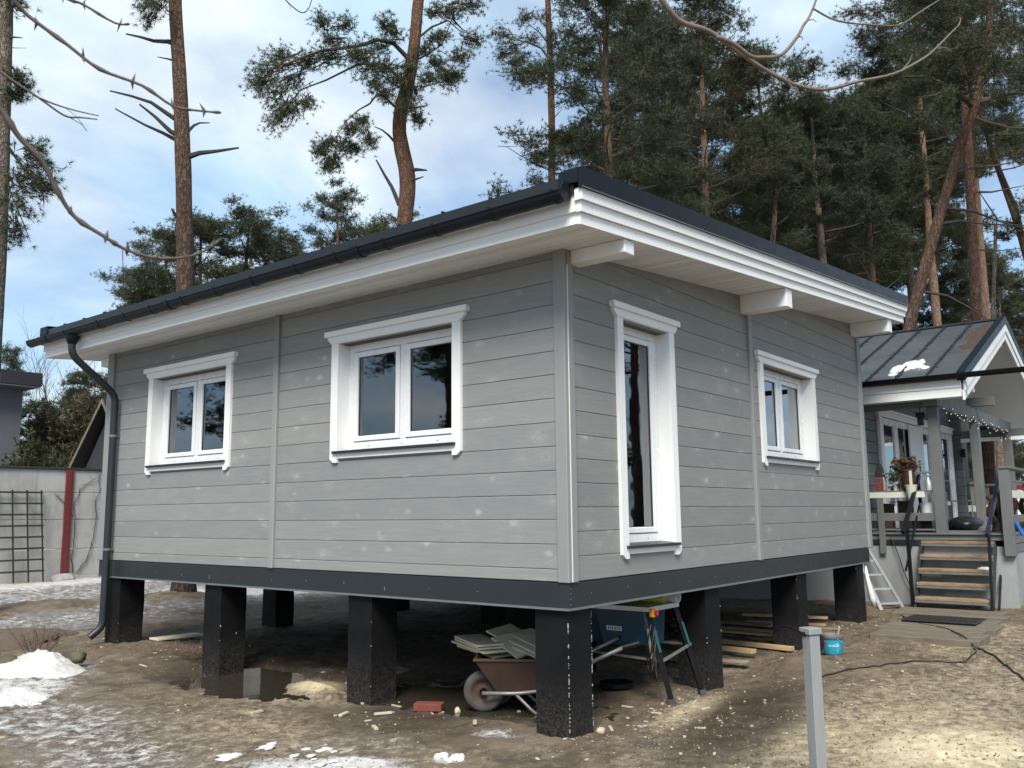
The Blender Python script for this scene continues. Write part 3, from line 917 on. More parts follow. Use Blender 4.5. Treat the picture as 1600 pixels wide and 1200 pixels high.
# corner boards and vertical battens
mb = MB()
mb.cbox((-0.022, -0.022, -0.004), (0.03, 0.085, 2.70), 0.006); obj('corner_board', mb, 'grey_trim', house)
mb = MB(); mb.cbox((0.033, -0.026, -0.004), (0.112, 0.02, 2.72), 0.006); obj('corner_board', mb, 'grey_trim', house)
mb = MB(); mb.cbox((0.020, -0.030, 0.0), (0.032, -0.022, 2.50), 0.002); obj('corner_bead', mb, 'cream_board', house)
mb = MB(); mb.cbox((-0.03, 7.05, -0.004), (0.03, 7.20, 2.62), 0.006); obj('corner_board', mb, 'grey_trim', house)
mb = MB(); mb.cbox((7.40, -0.03, -0.004), (7.53, 0.03, 3.02), 0.006); obj('corner_board', mb, 'grey_trim', house)
mb = MB(); mb.cbox((-0.035, 3.622, -0.003), (0.02, 3.698, 2.62), 0.008); obj('wall_batten', mb, 'grey_trim', house)
mb = MB(); mb.cbox((3.548, -0.035, -0.003), (3.632, 0.02, 2.69), 0.008); obj('wall_batten', mb, 'grey_trim', house)
# steel band round the floor edge
for (a, b_) in (((-0.005, -0.004, ZB), (0.03, WY - 0.02, -0.006)), ((0.031, -0.006, ZB), (WX - 0.12, 0.03, -0.006)),
                ((0.031, WY - 0.05, ZB), (WX - 0.12, WY - 0.02, -0.006)), ((WX - 0.15, 0.031, ZB), (WX - 0.12, WY - 0.051, -0.006))):
    mb = MB(); mb.cbox(a, b_, 0.003); obj('base_band', mb, 'band', house)
for (a, b_) in (((-0.016, -0.012, ZB - 0.006), (0.02, WY - 0.02, ZB - 0.001 + 0.012)), ((0.021, -0.018, ZB - 0.006), (WX - 0.12, 0.02, ZB + 0.011))):
    mb = MB(); mb.box(a, b_); obj('band_lip', mb, 'lip', house)
mb = MB(); rng = random.Random(5)
for k in range(13):
    y = 0.35 + k * 0.55; mb.box((-0.009, y, -0.12 + rng.uniform(-.03, .03)), (-0.004, y + 0.009, -0.111))
    x = 0.3 + k * 0.55; zz = -0.12 + rng.uniform(-.03, .03); mb.box((x, -0.010, zz), (x + 0.009, -0.005, zz + 0.009))
for k in range(4): mb.box((0.012, -0.010, -0.05 - k * 0.04), (0.020, -0.005, -0.042 - k * 0.04))
obj('band_screws', mb, 'lip', house, kind='stuff')
# foundation pillars
rng = random.Random(11)
PX = [0.03, 2.34, 4.70, 6.90]; PY = [0.03, 2.21, 4.57, 6.70]
for i, px in enumerate(PX):
    for j, py in enumerate(PY):
        zb = gz(px + .15, py + .15) - 0.12
        mb = MB()
        wdt = 0.315
        n = 7
        ring = []
        for k in range(n):
            z = zb + (ZB - 0.01 - zb) * k / (n - 1)
            ring.append([(px + a * wdt + rng.uniform(-.004, .004), py + b_ * wdt + rng.uniform(-.004, .004), z) for a, b_ in ((0, 0), (1, 0), (1, 1), (0, 1))])
        vs = [p for r_ in ring for p in r_]; fs = [(3, 2, 1, 0), tuple(4 * (n - 1) + q for q in range(4))]
        for k in range(n - 1):
            for q in range(4):
                q2 = (q + 1) % 4
                fs.append((4 * k + q, 4 * k + q2, 4 * k + 4 + q2, 4 * k + 4 + q))
        mb.add(vs, fs)
        pil = obj('foundation_pillar', mb, 'pillar', house)
        if i == 0 or j == 0:                       # flaking remains of shuttering film along the edges
            mb = MB()
            edges = [(px, py), (px + wdt, py)] if j == 0 else [(px, py)]
            for (ex, ey) in edges:
                dens = 42 if (i == 0 and j == 0) else 3
                for _ in range(dens):
                    z = rng.uniform(zb + 0.15, ZB - 0.05); h = rng.uniform(.003, .012) if rng.random() < .8 else rng.uniform(.012, .035)
                    mb.box((ex - rng.uniform(.001, .005), ey - rng.uniform(.001, .005), z), (ex + rng.uniform(.0, .006), ey + rng.uniform(0, .004), z + h))
            obj('flaking_edge', mb, 'fleck', pil, kind='stuff')

# --- windows
def window(wall, u0, u1, z0, z1, leaves, curtains):
    D = -0.115                                        # face of the frame lies behind the wall face
    iu0, iu1 = u0 + CW, u1 - CW                       # clear width inside the casing
    iz0, iz1 = z0 + 0.085, z1 - 0.0
    mb = MB()
    FW = 0.075
    fz1 = iz1 - 0.005
    # fixed frame
    ubox(mb, wall, (iu0 - .02, D - .07, iz0), (iu0 + FW, D, fz1)); ubox(mb, wall, (iu1 - FW, D - .07, iz0), (iu1 + .02, D, fz1))
    ubox(mb, wall, (iu0 + FW, D - .07, iz0), (iu1 - FW, D - .001, iz0 + FW)); ubox(mb, wall, (iu0 + FW, D - .07, fz1 - FW), (iu1 - FW, D - .001, fz1))
    mid = (iu0 + iu1) / 2
    if leaves == 2: ubox(mb, wall, (mid - 0.035, D - .07, iz0 + FW), (mid + 0.035, D - .002, fz1 - FW))
    fr = obj('window', mb, 'pvc', house)
    # drain holes
    mb = MB()
    for uu in ([mid - .45, mid, mid + .45] if leaves == 2 else [mid + .15]): mb.box(P3(wall, uu, D - .004, iz0 + 0.03), P3(wall, uu + .012, D + .0015, iz0 + 0.036))
    obj('drain_slot', mb, 'print_shade_dark', fr)
    # reveal lining
    mb = MB()
    ubox(mb, wall, (iu0 - .022, D, iz0 - .05), (iu0, 0.0, iz1 + .0), .002); obj('reveal_board', mb, 'white', fr)
    mb = MB(); ubox(mb, wall, (iu1, D, iz0 - .05), (iu1 + .022, 0.0, iz1 + .0), .002); obj('reveal_board', mb, 'white', fr)
    mb = MB(); ubox(mb, wall, (iu0 - .022, D, iz1 + .001), (iu1 + .022, 0.0, iz1 + .02), .002); obj('reveal_board', mb, 'white', fr)
    # sashes and panes
    opens = [(iu0 + FW, mid - 0.035), (mid + 0.035, iu1 - FW)] if leaves == 2 else [(iu0 + FW, iu1 - FW)]
    for (a, b_) in opens:
        g = 0.006; SW = 0.052
        a += g; b_ -= g; s0 = iz0 + FW + g; s1 = fz1 - FW - g
        mb = MB()
        ubox(mb, wall, (a, D - .06, s0), (a + SW, D + .008, s1), .006); ubox(mb, wall, (b_ - SW, D - .06, s0), (b_, D + .008, s1), .006)
        ubox(mb, wall, (a + SW, D - .06, s0), (b_ - SW, D + .007, s0 + SW), .006); ubox(mb, wall, (a + SW, D - .06, s1 - SW), (b_ - SW, D + .007, s1), .006)
        obj('sash', mb, 'pvc', fr)
        mb = MB(); ubox(mb, wall, (a + SW - .004, D - .026, s0 + SW - .004), (b_ - SW + .004, D - .020, s1 - SW + .004), .001); obj('pane', mb, 'glass', fr)
        mb = MB()
        for q in ((a + SW, s0 + SW, a + SW + .006, s1 - SW), (b_ - SW - .006, s0 + SW, b_ - SW, s1 - SW), (a + SW + .006, s0 + SW, b_ - SW - .006, s0 + SW + .006), (a + SW + .006, s1 - SW - .006, b_ - SW - .006, s1 - SW)):
            mb.box(P3(wall, q[0], D - .019, q[1]), P3(wall, q[2], D - .012, q[3]))
        obj('pane_seal', mb, 'print_shade_dark', fr)
    # dark gap line round sashes
    # casing boards
    T = 0.03
    for sgn, ue in ((-1, u0), (1, u1)):
        inner = ue + CW if sgn < 0 else ue - CW
        lo = z0 - 0.035
        pts = [(ue, 0.0, lo + .035), (ue, 0.0, z1), (inner, 0.0, z1), (inner, 0.0, z0 + .0), (inner, 0, lo), ((inner * .45 + ue * .55), 0, lo)]
        if sgn > 0: pts = pts[::-1]
        poly = [P3(wall, *p) for p in pts]
        if wall == 'L': poly = poly[::-1]
        mb = MB(); mb.prism(poly, Vector(P3(wall, 0, T, 0)) - Vector(P3(wall, 0, 0, 0))); obj('casing_board', mb, 'white', fr)
    hb = [(u0, 0, z1 + .001), (u0 - .055, 0, z1 + .05), (u0 - .055, 0, z1 + .072), (u1 + .055, 0, z1 + .072), (u1 + .055, 0, z1 + .05), (u1, 0, z1 + .001)]
    poly = [P3(wall, *p) for p in hb]
    if wall == 'L': poly = poly[::-1]
    mb = MB(); mb.prism(poly, Vector(P3(wall, 0, T + .006, 0)) - Vector(P3(wall, 0, 0, 0))); obj('head_board', mb, 'white', fr)
    mb = MB(); ubox(mb, wall, (u0 - .085, 0, z1 + .073), (u1 + .085, T + .03, z1 + .128), .004); obj('crown_board', mb, 'white', fr)
    mb = MB(); ubox(mb, wall, (u0 + CW + .001, 0, z0 + .002), (u1 - CW - .001, T - .004, z0 + .068), .003); obj('apron_board', mb, 'white', fr)
    # metal sill, slightly sloped, with a drip edge
    sp = [(D + .0, iz0 + .004), (T + .026, iz0 - .012), (T + .026, iz0 - .034), (T + .023, iz0 - .034), (T + .023, iz0 - .016), (D, iz0 - .002)]
    ua, ub = (u0 + CW * .55, u1 - CW * .55)
    poly = [P3(wall, iu0 + .001, p, z) for p, z in sp]
    mb = MB(); mb.prism(poly, Vector(P3(wall, iu1 - iu0 - .002, 0, 0)) - Vector(P3(wall, 0, 0, 0)))
    mb.cbox(P3(wall, ua, T + .001, iz0 - .036), P3(wall, ub, T + .028, iz0 - .011), .002)
    obj('window_sill', mb, 'band', fr)
    # curtains hung inside
    for (ca_, cb_) in curtains:
        n = int((cb_ - ca_) / 0.018) + 2
        vs = []; fs = []
        for k in range(n):
            u = ca_ + (cb_ - ca_) * k / (n - 1)
            wv = -0.175 + 0.022 * math.sin(k * 1.25) + .01 * math.sin(k * .7)
            for z in (iz0 - .1, fz1 + .05):
                vs.append(P3(wall, u, wv, z))
        for k in range(n - 1): fs.append((2 * k, 2 * k + 2, 2 * k + 3, 2 * k + 1))
        mb = MB(); mb.add(vs, fs)
        obj('curtain', mb, 'curtain', fr, smooth=True)
    return fr
window(*WIN[0], [(5.72, 5.98), (4.62, 4.80)])
window(*WIN[1], [(2.38, 2.58), (1.70, 1.86)])
window(*WIN[2], [(1.34, 1.60)])
window(*WIN[3], [(4.85, 5.38), (3.9, 4.15)])

# --- roof
OX0, OX1 = -0.60, 8.03           # roof sheet in x
OY0, OY1 = -0.60, 7.86           # and y
def slab(x0, x1, y0, y1, off0, off1):
    """slab parallel to the roof slope between heights off0..off1 above the soffit plane"""
    mb = MB()
    vs = []
    for off in (off0, off1):
        for (x, y) in ((x0, y0), (x1, y0), (x1, y1), (x0, y1)):
            vs.append((x, y, top_at(x) + off))
    mb.add(vs, [(3, 2, 1, 0), (4, 5, 6, 7), (0, 1, 5, 4), (1, 2, 6, 5), (2, 3, 7, 6), (3, 0, 4, 7)])
    return mb
roof = obj('roof', slab(OX0 + .02, OX1 - .02, OY0 + .02, OY1 - .02, 0.30, 0.345), 'steel', house)
for k in range(17):
    y = -0.24 + k * 0.5
    if y > OY1 - .1: break
    mb = MB(); v0 = slab(OX0 + .0, OX1 - .03, y - .008, y + .008, 0.3451, 0.378); obj('standing_seam', v0, 'steel', roof)
obj('roof_core', slab(OX0 + .06, OX1 - .06, OY0 + .08, OY1 - .08, 0.025, 0.298), 'dark_wood', house)
# soffit boards: all run along y; the last one closes at the wall
rng = random.Random(3)
x = -0.535; SWD = 0.0925
while x < 7.96:
    x1 = min(x + SWD, 7.97)
    segs_ = [(-0.535, 7.78)] if x1 <= 0.03 else [(-0.535, 0.03)]
    if x1 > 0.03 and x < 0.03: segs_ = [(-0.535, 7.78)]
    for (a, b_) in segs_:
        mb = slab(x + .0012, x1 - .0012, a, b_, 0.0, 0.022)
        # V-joint: narrow lower face
        vs = mb.v
        for q in range(4):
            vx, vy, vz = vs[q]
            vs[q] = (vx + (0.007 if q in (0, 3) else -0.007), vy, vz)
        for q in range(4):
            vx, vy, vz = vs[q]
            vs[q] = (vx, vy, top_at(vx))
        top = [(vx, vy, top_at(vx) + .010) for (vx, vy, vz) in [(x + .0012, a, 0), (x1 - .0012, a, 0), (x1 - .0012, b_, 0), (x + .0012, b_, 0)]]
        m2 = MB(); m2.add(vs[:4] + top + vs[4:], [(3, 2, 1, 0), (0, 1, 5, 4), (1, 2, 6, 5), (2, 3, 7, 6), (3, 0, 4, 7), (4, 5, 9, 8), (5, 6, 10, 9), (6, 7, 11, 10), (7, 4, 8, 11), (8, 9, 10, 11)])
        obj('soffit_board', m2, 'soffit', house)
    x = x1
# eave fascia (left): two boards, the upper one proud
mb = MB(); mb.cbox((-0.556, -0.540, 2.578), (-0.536, 7.80, 2.668), .003); obj('fascia_board', mb, 'fascia', house)
mb = MB(); mb.cbox((-0.580, -0.562, 2.664), (-0.5365, 7.82, 2.84), .003); obj('fascia_board', mb, 'fascia', house)
def rake(y_in, sgn):
    for k in range(3):
        a, b_ = y_in, y_in + sgn * (0.020 + 0.022 * k)
        mb = slab(-0.557 - .021 * k, 7.96 + .03 * k, min(a, b_), max(a, b_), 0.0 + 0.083 * k - (.004 if k == 0 else 0), 0.083 * (k + 1) - .0025)
        obj('fascia_board', mb, 'fascia', house)
    a, b_ = y_in + sgn * .05, y_in + sgn * .082
    mb = slab(-0.62, 8.07, min(a, b_), max(a, b_), 0.248, 0.392); obj('rake_flashing', mb, 'steel', house)
    a, b_ = y_in - sgn * .13, y_in + sgn * .0815
    mb = slab(-0.622, 8.07, min(a, b_), max(a, b_), 0.3925, 0.399); obj('rake_cap', mb, 'steel', house)
    a, b_ = y_in - sgn * .12, y_in + sgn * .05
    mb = MB(); mb.box((-0.625, min(a, b_), 2.865), (-0.60, max(a, b_), 2.966)); obj('rake_end', mb, 'steel', house)
    a, b_ = y_in + sgn * .0825, y_in + sgn * .088
    mb = slab(-0.62, 8.07, min(a, b_), max(a, b_), 0.246, 0.252); obj('drip_edge', mb, 'lip', house)
rake(-0.535, -1); rake(7.785, 1)
mb = MB()
rng = random.Random(8)
for k in range(3):
    for q in range(14):
        x = -0.42 + q * 0.62 + rng.uniform(-.02, .02)
        zz = top_at(x) + 0.083 * k + 0.045
        y = -0.535 - (0.020 + 0.022 * k)
        mb.box((x, y - .0012, zz), (x + .007, y + .002, zz + .007))
obj('fascia_nails', mb, 'lip', house, kind='stuff')
# eave flashing apron between roof edge and gutter
mb = MB(); mb.prism([(-0.612, -0.53, 2.93), (-0.60, -0.53, 2.93), (-0.585, -0.53, 2.80), (-0.60, -0.53, 2.795)], (0, 8.30, 0)); obj('eave_flashing', mb, 'band', house)
# upper right eave fascia
mb = MB(); mb.cbox((7.975, -0.53, top_at(7.975)), (8.0, 7.78, top_at(7.975) + .28), .003); obj('fascia_board', mb, 'fascia', house)
# beam ends
for (bx0, bx1, bz, yin, yout) in ((0.085, 0.232, 2.518, 0.0, -0.53), (3.41, 3.575, 2.688, 0.0, -0.53), (7.23, 7.405, 3.012, 0.0, -0.53),
                                  (0.085, 0.232, 2.518, 7.22, 7.62), (3.41, 3.575, 2.688, 7.22, 7.62)):
    mb = MB(); mb.cbox((bx0, yin, bz), (bx1, yout, top_at(bx0) - .001), .006); obj('roof_beam', mb, 'white', house)
# gutter
gut = MB()
gr_, gxc, gzc = 0.066, -0.668, 2.792
ys = [-0.50, 7.98]
n = 12
vs = []; fs = []
for y in ys:
    for rr in (gr_, gr_ - .005):
        for k in range(n + 1):
            a = math.pi + math.pi * k / n
            vs.append((gxc + rr * math.cos(a), y, gzc + rr * math.sin(a)))
N1 = n + 1
for k in range(n):
    fs.append((k, 2 * N1 + k, 2 * N1 + k + 1, k + 1))
    fs.append((N1 + k, N1 + k + 1, 3 * N1 + k + 1, 3 * N1 + k))
    fs.append((k, k + 1, N1 + k + 1, N1 + k)); fs.append((2 * N1 + k, 3 * N1 + k, 3 * N1 + k + 1, 2 * N1 + k + 1))
gut.add(vs, fs)
gut.tube([(gxc - gr_, -0.50, gzc + .002), (gxc - gr_, 7.98, gzc + .002)], 0.010, 8)
gutter = obj('gutter', gut, 'steel', house); smooth_by_angle(gutter, 40)
for y in (-0.50, 7.98):
    mb = MB()
    pts = [(gxc + (gr_ + .004) * math.cos(math.pi + math.pi * k / 14), y - .006, gzc + (gr_ + .004) * math.sin(math.pi + math.pi * k / 14)) for k in range(15)]
    if y < 0: pts += [(gxc + gr_ + .008, y - .006, gzc + .09), (gxc - .02, y - .006, gzc + .075)]
    mb.prism(pts, (0, .012, 0)); obj('gutter_end_cap', mb, 'steel', gutter)
def arc_strap(y, wd=0.028, rr=0.004):
    mb = MB(); vs = []; fs = []
    m_ = 12
    for yy in (y, y + wd):
        for r_ in (gr_ + .001, gr_ + .001 + rr):
            for k in range(m_ + 1):
                a = math.pi * 0.94 + math.pi * 1.06 * k / m_
                vs.append((gxc + r_ * math.cos(a), yy, gzc + r_ * math.sin(a)))
    q = m_ + 1
    for k in range(m_):
        fs.append((q + k, 3 * q + k, 3 * q + k + 1, q + k + 1)); fs.append((k, k + 1, 2 * q + k + 1, 2 * q + k))
        fs.append((k, q + k, q + k + 1, k + 1)); fs.append((2 * q + k, 2 * q + k + 1, 3 * q + k + 1, 3 * q + k))
    mb.add(vs, fs)
    mb.box((gxc - gr_ - .014, y, gzc - .004), (gxc - gr_ + .012, y + wd, gzc + .016))
    return mb
for y in (-0.44, 0.14, 0.73, 1.30, 1.91, 2.47, 3.13, 3.75, 4.35, 4.97, 5.52, 6.13, 6.95, 7.45):
    obj('gutter_bracket', arc_strap(y), 'steel', gutter)
for y in (1.62, 4.62):
    obj('gutter_connector', arc_strap(y, 0.09, .007), 'steel', gutter)
# downpipe
def bend(pts, r=0.12, n=5):
    o = [Vector(pts[0])]
    for a, b_, c in zip(pts[:-2], pts[1:-1], pts[2:]):
        a, b_, c = Vector(a), Vector(b_), Vector(c)
        d1 = (a - b_).normalized(); d2 = (c - b_).normalized()
        rr = min(r, (a - b_).length * .45, (c - b_).length * .45)
        p, q = b_ + d1 * rr, b_ + d2 * rr
        for k in range(n + 1):
            t = k / n
            o.append(p * (1 - t) ** 2 + b_ * 2 * t * (1 - t) + q * t ** 2)
    o.append(Vector(pts[-1]))
    return o
mb = MB(); mb.tube(bend([(-.665, 6.86, 2.74), (-.665, 6.86, 2.50), (-.085, 6.86, 2.05), (-.085, 6.86, -.79), (-.225, 6.89, -.905)], .10), .044, 14)
dp = obj('downpipe', mb, 'band', house); smooth_by_angle(dp, 50)
mb = MB(); mb.lathe([(.054, 0), (.072, .06), (.085, .10)], (-.665, 6.86, 2.63), 16); obj('outlet_funnel', mb, 'steel', dp, smooth=True)
for z in (1.52, 0.12):
    mb = MB(); mb.tube([(-.085, 6.86, z), (-.085, 6.86, z + .03)], .048, 14); mb.box((-.04, 6.84, z), (.0, 6.95, z + .025)); obj('pipe_clamp', mb, 'lip', dp)
for z in (0.10, 1.9): pass

# ------------------------------------------------------------------ pines
class Foliage:
    def __init__(s, seed):
        s.r = np.random.default_rng(seed); s.c = []; s.d = []; s.wood = MB()
    def pad(s, anchor, centre, rad, twigs=20, tufts=5, wood=True):
        """a cloud of twigs fanning from the limb into an ellipsoid, each with needle tufts along its outer part"""
        r = s.r
        a = np.array(anchor, float); c = np.array(centre, float); rad = np.array(rad, float)
        for _ in range(twigs):
            v = r.normal(size=3); v /= np.linalg.norm(v)
            v *= r.random() ** 0.45
            e = c + v * rad
            st = a + (c - a) * (0.45 + 0.55 * r.random()) + r.normal(size=3) * rad * 0.22
            L = np.linalg.norm(e - st)
            if L < 1e-3: continue
            dr = (e - st) / L
            if wood and r.random() < .75:
                mid = (st + e) / 2 + np.array([0, 0, -0.05 * L]) + r.normal(size=3) * .03 * L
                s.wood.tube([st, mid, e], [.012, .008, .004], 3, False)
            k = tufts
            for q in range(k):
                t = 1 - 0.14 * q / max(.25, L) * (0.8 + .4 * r.random())
                if t < 0.25: break
                p = st + (e - st) * t + r.normal(size=3) * .05
                s.c.append(p); dd = dr * .8 + np.array([0, 0, .45]) + r.normal(size=3) * .35
                s.d.append(dd / np.linalg.norm(dd))
    def mesh(s, name, mat, K=9, L=0.13, W=0.017):
        r = s.r
        c = np.array(s.c); d = np.array(s.d); n = len(c)
        C = np.repeat(c, K, 0)
        D = np.repeat(d, K, 0) * 0.55 + r.normal(size=(n * K, 3)) * 0.62
        D /= np.linalg.norm(D, axis=1, keepdims=True)
        P = np.cross(D, r.normal(size=(n * K, 3))); P /= np.linalg.norm(P, axis=1, keepdims=True)
        LL = L * (0.7 + .6 * r.random((n * K, 1)))
        V = np.stack([C + P * W / 2, C - P * W / 2, C + D * LL], 1).reshape(-1, 3)
        me = bpy.data.meshes.new(name)
        nt_ = n * K
        me.vertices.add(nt_ * 3); me.vertices.foreach_set('co', V.ravel())
        me.loops.add(nt_ * 3); me.loops.foreach_set('vertex_index', np.arange(nt_ * 3, dtype=np.int32))
        me.polygons.add(nt_); me.polygons.foreach_set('loop_start', np.arange(0, nt_ * 3, 3, dtype=np.int32))
        me.update(calc_edges=True)
        me.materials.append(mat)
        return me

def trunk_mesh(pts, n=14, seed=0, name='trunk', mat=None):
    """pts [(x,y,z,r)], resampled and slightly knobbly"""
    rng = random.Random(seed)
    P = np.array(pts, float)
    seg = np.r_[0, np.cumsum(np.linalg.norm(np.diff(P[:, :3], axis=0), axis=1))]
    m_ = max(10, int(seg[-1] / 0.22))
    t = np.linspace(0, seg[-1], m_)
    Q = np.stack([np.interp(t, seg, P[:, k]) for k in range(4)], 1)
    for _ in range(3): Q[1:-1, :3] = (Q[:-2, :3] + 2 * Q[1:-1, :3] + Q[2:, :3]) / 4
    mb = MB()
    vs = []; fs = []
    ph = [rng.uniform(0, 6) for _ in range(3)]
    for i in range(m_):
        tl = Q[min(i + 1, m_ - 1), :3] - Q[max(i - 1, 0), :3]
        tl = Vector(tl).normalized(); a = tl.cross(Vector((0, 1, 0.1))).normalized(); b_ = tl.cross(a)
        for k in range(n):
            an = 2 * math.pi * k / n
            rr = Q[i, 3] * (1 + .05 * math.sin(3 * an + ph[0] + t[i]) + .04 * math.sin(5 * an + ph[1] - 2 * t[i]) + rng.uniform(-.035, .035))
            vs.append(Vector(Q[i, :3]) + (a * math.cos(an) + b_ * math.sin(an)) * rr)
    for i in range(m_ - 1):
        for k in range(n):
            k2 = (k + 1) % n
            fs.append((i * n + k, i * n + k2, (i + 1) * n + k2, (i + 1) * n + k))
    mb.add(vs, fs)
    return mb.mesh(name, mat or MAT['bark'], True)

def at_height(pts, z):
    P = np.array(pts, float)
    return np.array([np.interp(z, P[:, 2], P[:, k]) for k in range(4)])

def pine_parts(seed, pts, z0, z1, nlimb, lmax, lean=(0, 0), pad_r=0.6, twigs=18, tufts=5, shape='dome', droop=0.0, K=11, L=0.125, W=0.0155, needle='needle', bark='bark', top_pads=4):
    """returns meshes (trunk, branches, crown) for a pine with limbs between z0 and z1"""
    rng = random.Random(seed)
    F = Foliage(seed)
    for i in range(nlimb):
        t = (i + rng.random() * .6) / nlimb
        z = z0 + (z1 - z0) * t
        b_ = at_height(pts, z)
        if shape == 'dome': ln = lmax * (0.45 + 0.55 * math.sin(math.pi * min(1, 0.25 + 0.75 * t)))
        elif shape == 'cone': ln = lmax * (1.0 - 0.72 * t)
        else: ln = lmax * (0.7 + .3 * math.sin(math.pi * t))
        ln *= rng.uniform(.6, 1.12)
        az_ = i * 2.39996 + rng.uniform(-.5, .5)
        el_ = rng.uniform(-.15, .35) + t * .45 - droop
        dirv = np.array([math.cos(az_) * math.cos(el_) + lean[0], math.sin(az_) * math.cos(el_) + lean[1], math.sin(el_)])
        dirv /= np.linalg.norm(dirv)
        p = b_[:3].copy(); poly = [p.copy()]
        m_ = 6
        for q in range(m_):
            dirv = dirv + np.array([rng.uniform(-.22, .22), rng.uniform(-.22, .22), rng.uniform(-.14, .16) + .05])
            dirv /= np.linalg.norm(dirv)
            p = p + dirv * ln / m_; poly.append(p.copy())
        r0 = max(.018, b_[3] * .32)
        F.wood.tube(poly, [r0 * (1 - .8 * k / m_) for k in range(m_ + 1)], 5, False)
        npad = max(2, int(round(ln / (pad_r * .85))))
        for q in range(npad):
            tt = 0.55 + .45 * (q + .6) / npad
            f = tt * m_; k = min(int(f), m_ - 1)
            an = poly[k] + (poly[k + 1] - poly[k]) * (f - k)
            off = np.array([rng.uniform(-1, 1), rng.uniform(-1, 1), rng.uniform(-.1, .7)]) * pad_r * .75
            rr = pad_r * rng.uniform(.65, 1.15)
            F.pad(an, an + off, (rr, rr, rr * .55), twigs, tufts)
    for q in range(top_pads):
        b_ = at_height(pts, pts[-1][2])[:3]
        F.pad(b_, b_ + np.array([rng.uniform(-.5, .5), rng.uniform(-.5, .5), rng.uniform(-.3, .5)]) * pad_r * 1.6, (pad_r, pad_r, pad_r * .7), twigs, tufts)
    return (trunk_mesh(pts, 12, seed, 'trunk', MAT[bark]), F.wood.mesh('branches', MAT['twig']), F.mesh('crown', MAT[needle], K, L, W))

def place_tree(name, meshes, loc, label, group=None, rot=0.0, scale=1.0, tilt=(0, 0), cat='tree'):
    t = thing(name, loc, label, cat, group)
    t.rotation_euler = (tilt[0], tilt[1], rot)
    t.scale = (scale,) * 3
    for nm, me_ in zip(('trunk', 'branches', 'crown'), meshes):
        if me_ is None: continue
        o = bpy.data.objects.new(nm, me_); COL.objects.link(o); o.parent = t
    return t

def hero(name, pts, label, pads, limbs=(), dead=(), seed=1, bark='bark', needle='needle', K=15, L=0.098, W=0.0095, group=None):
    """a pine whose limbs and foliage pads are given one by one in world coordinates"""
    base = Vector((pts[0][0], pts[0][1], pts[0][2]))
    t = thing(name, base, label, 'tree', group)
    o = obj('trunk', trunk_mesh(pts, 18, seed, 'trunk', MAT[bark]), None, t)
    F = Foliage(seed)
    for (poly, r0) in limbs:
        m_ = len(poly); lb = MB()
        lb.tube(poly, [r0 * (1 - .75 * k / (m_ - 1)) for k in range(m_)], 7)
        obj('limb', lb, 'twig', t)
    for (an, c, rad, tw, tf) in pads: F.pad(an, c, rad, tw, tf)
    if F.wood.v: obj('twigs', F.wood.mesh('twigs', MAT['twig']), None, t, kind='stuff')
    if F.c: obj('crown', F.mesh('crown', MAT[needle], K, L, W), None, t)
    for (poly, r0) in dead:
        mb = MB(); m_ = len(poly); mb.tube(poly, [r0 * (1 - .7 * k / (m_ - 1)) for k in range(m_)], 6)
        obj('dead_branch', mb, 'branch', t)
    return t

CAMP = np.array([-5.63924, -3.93839, 0.52771])
RT = np.array(r2); UP = np.array(u2); FWD = np.array(fw)
def spot(px, py, d):
    """world point seen at (px, py) of the 1600x1200 photograph, d metres in front of the camera"""
    return CAMP + FWD * d + RT * ((px - 800) / 1378.605 * d) + UP * ((600 - py) / 1378.605 * d)
def tr(d, *pw):
    return [(*spot(x, y, d), wd * 0.39 / 1378.6 * d) for x, y, wd in pw]
def pads_px(seed, d, items, tw=16, tf=5, deep=0.5, flat=0.75):
    """foliage pads given as (anchor px, centre px, radius px)"""
    rng = random.Random(seed); o = []
    for (ax, ay, cx_, cy_, r_) in items:
        rr = r_ / 1378.6 * d
        dd = rng.uniform(-deep, deep)
        if abs(cx_ - ax) < 32: dd = -abs(dd) - .15            # clumps close to the trunk hang in front of it
        rr *= 1.18
        o.append((spot(ax, ay, d + dd * .5), spot(cx_, cy_, d + dd), (rr, rr, rr * flat), tw, tf))
    return o
def limb_px(seed, d, pts, r0, deep=0.3):
    rng = random.Random(seed); s = rng.uniform(-deep, deep); n = len(pts) - 1
    return ([tuple(spot(x, y, d + s * k / n)) for k, (x, y) in enumerate(pts)], r0)

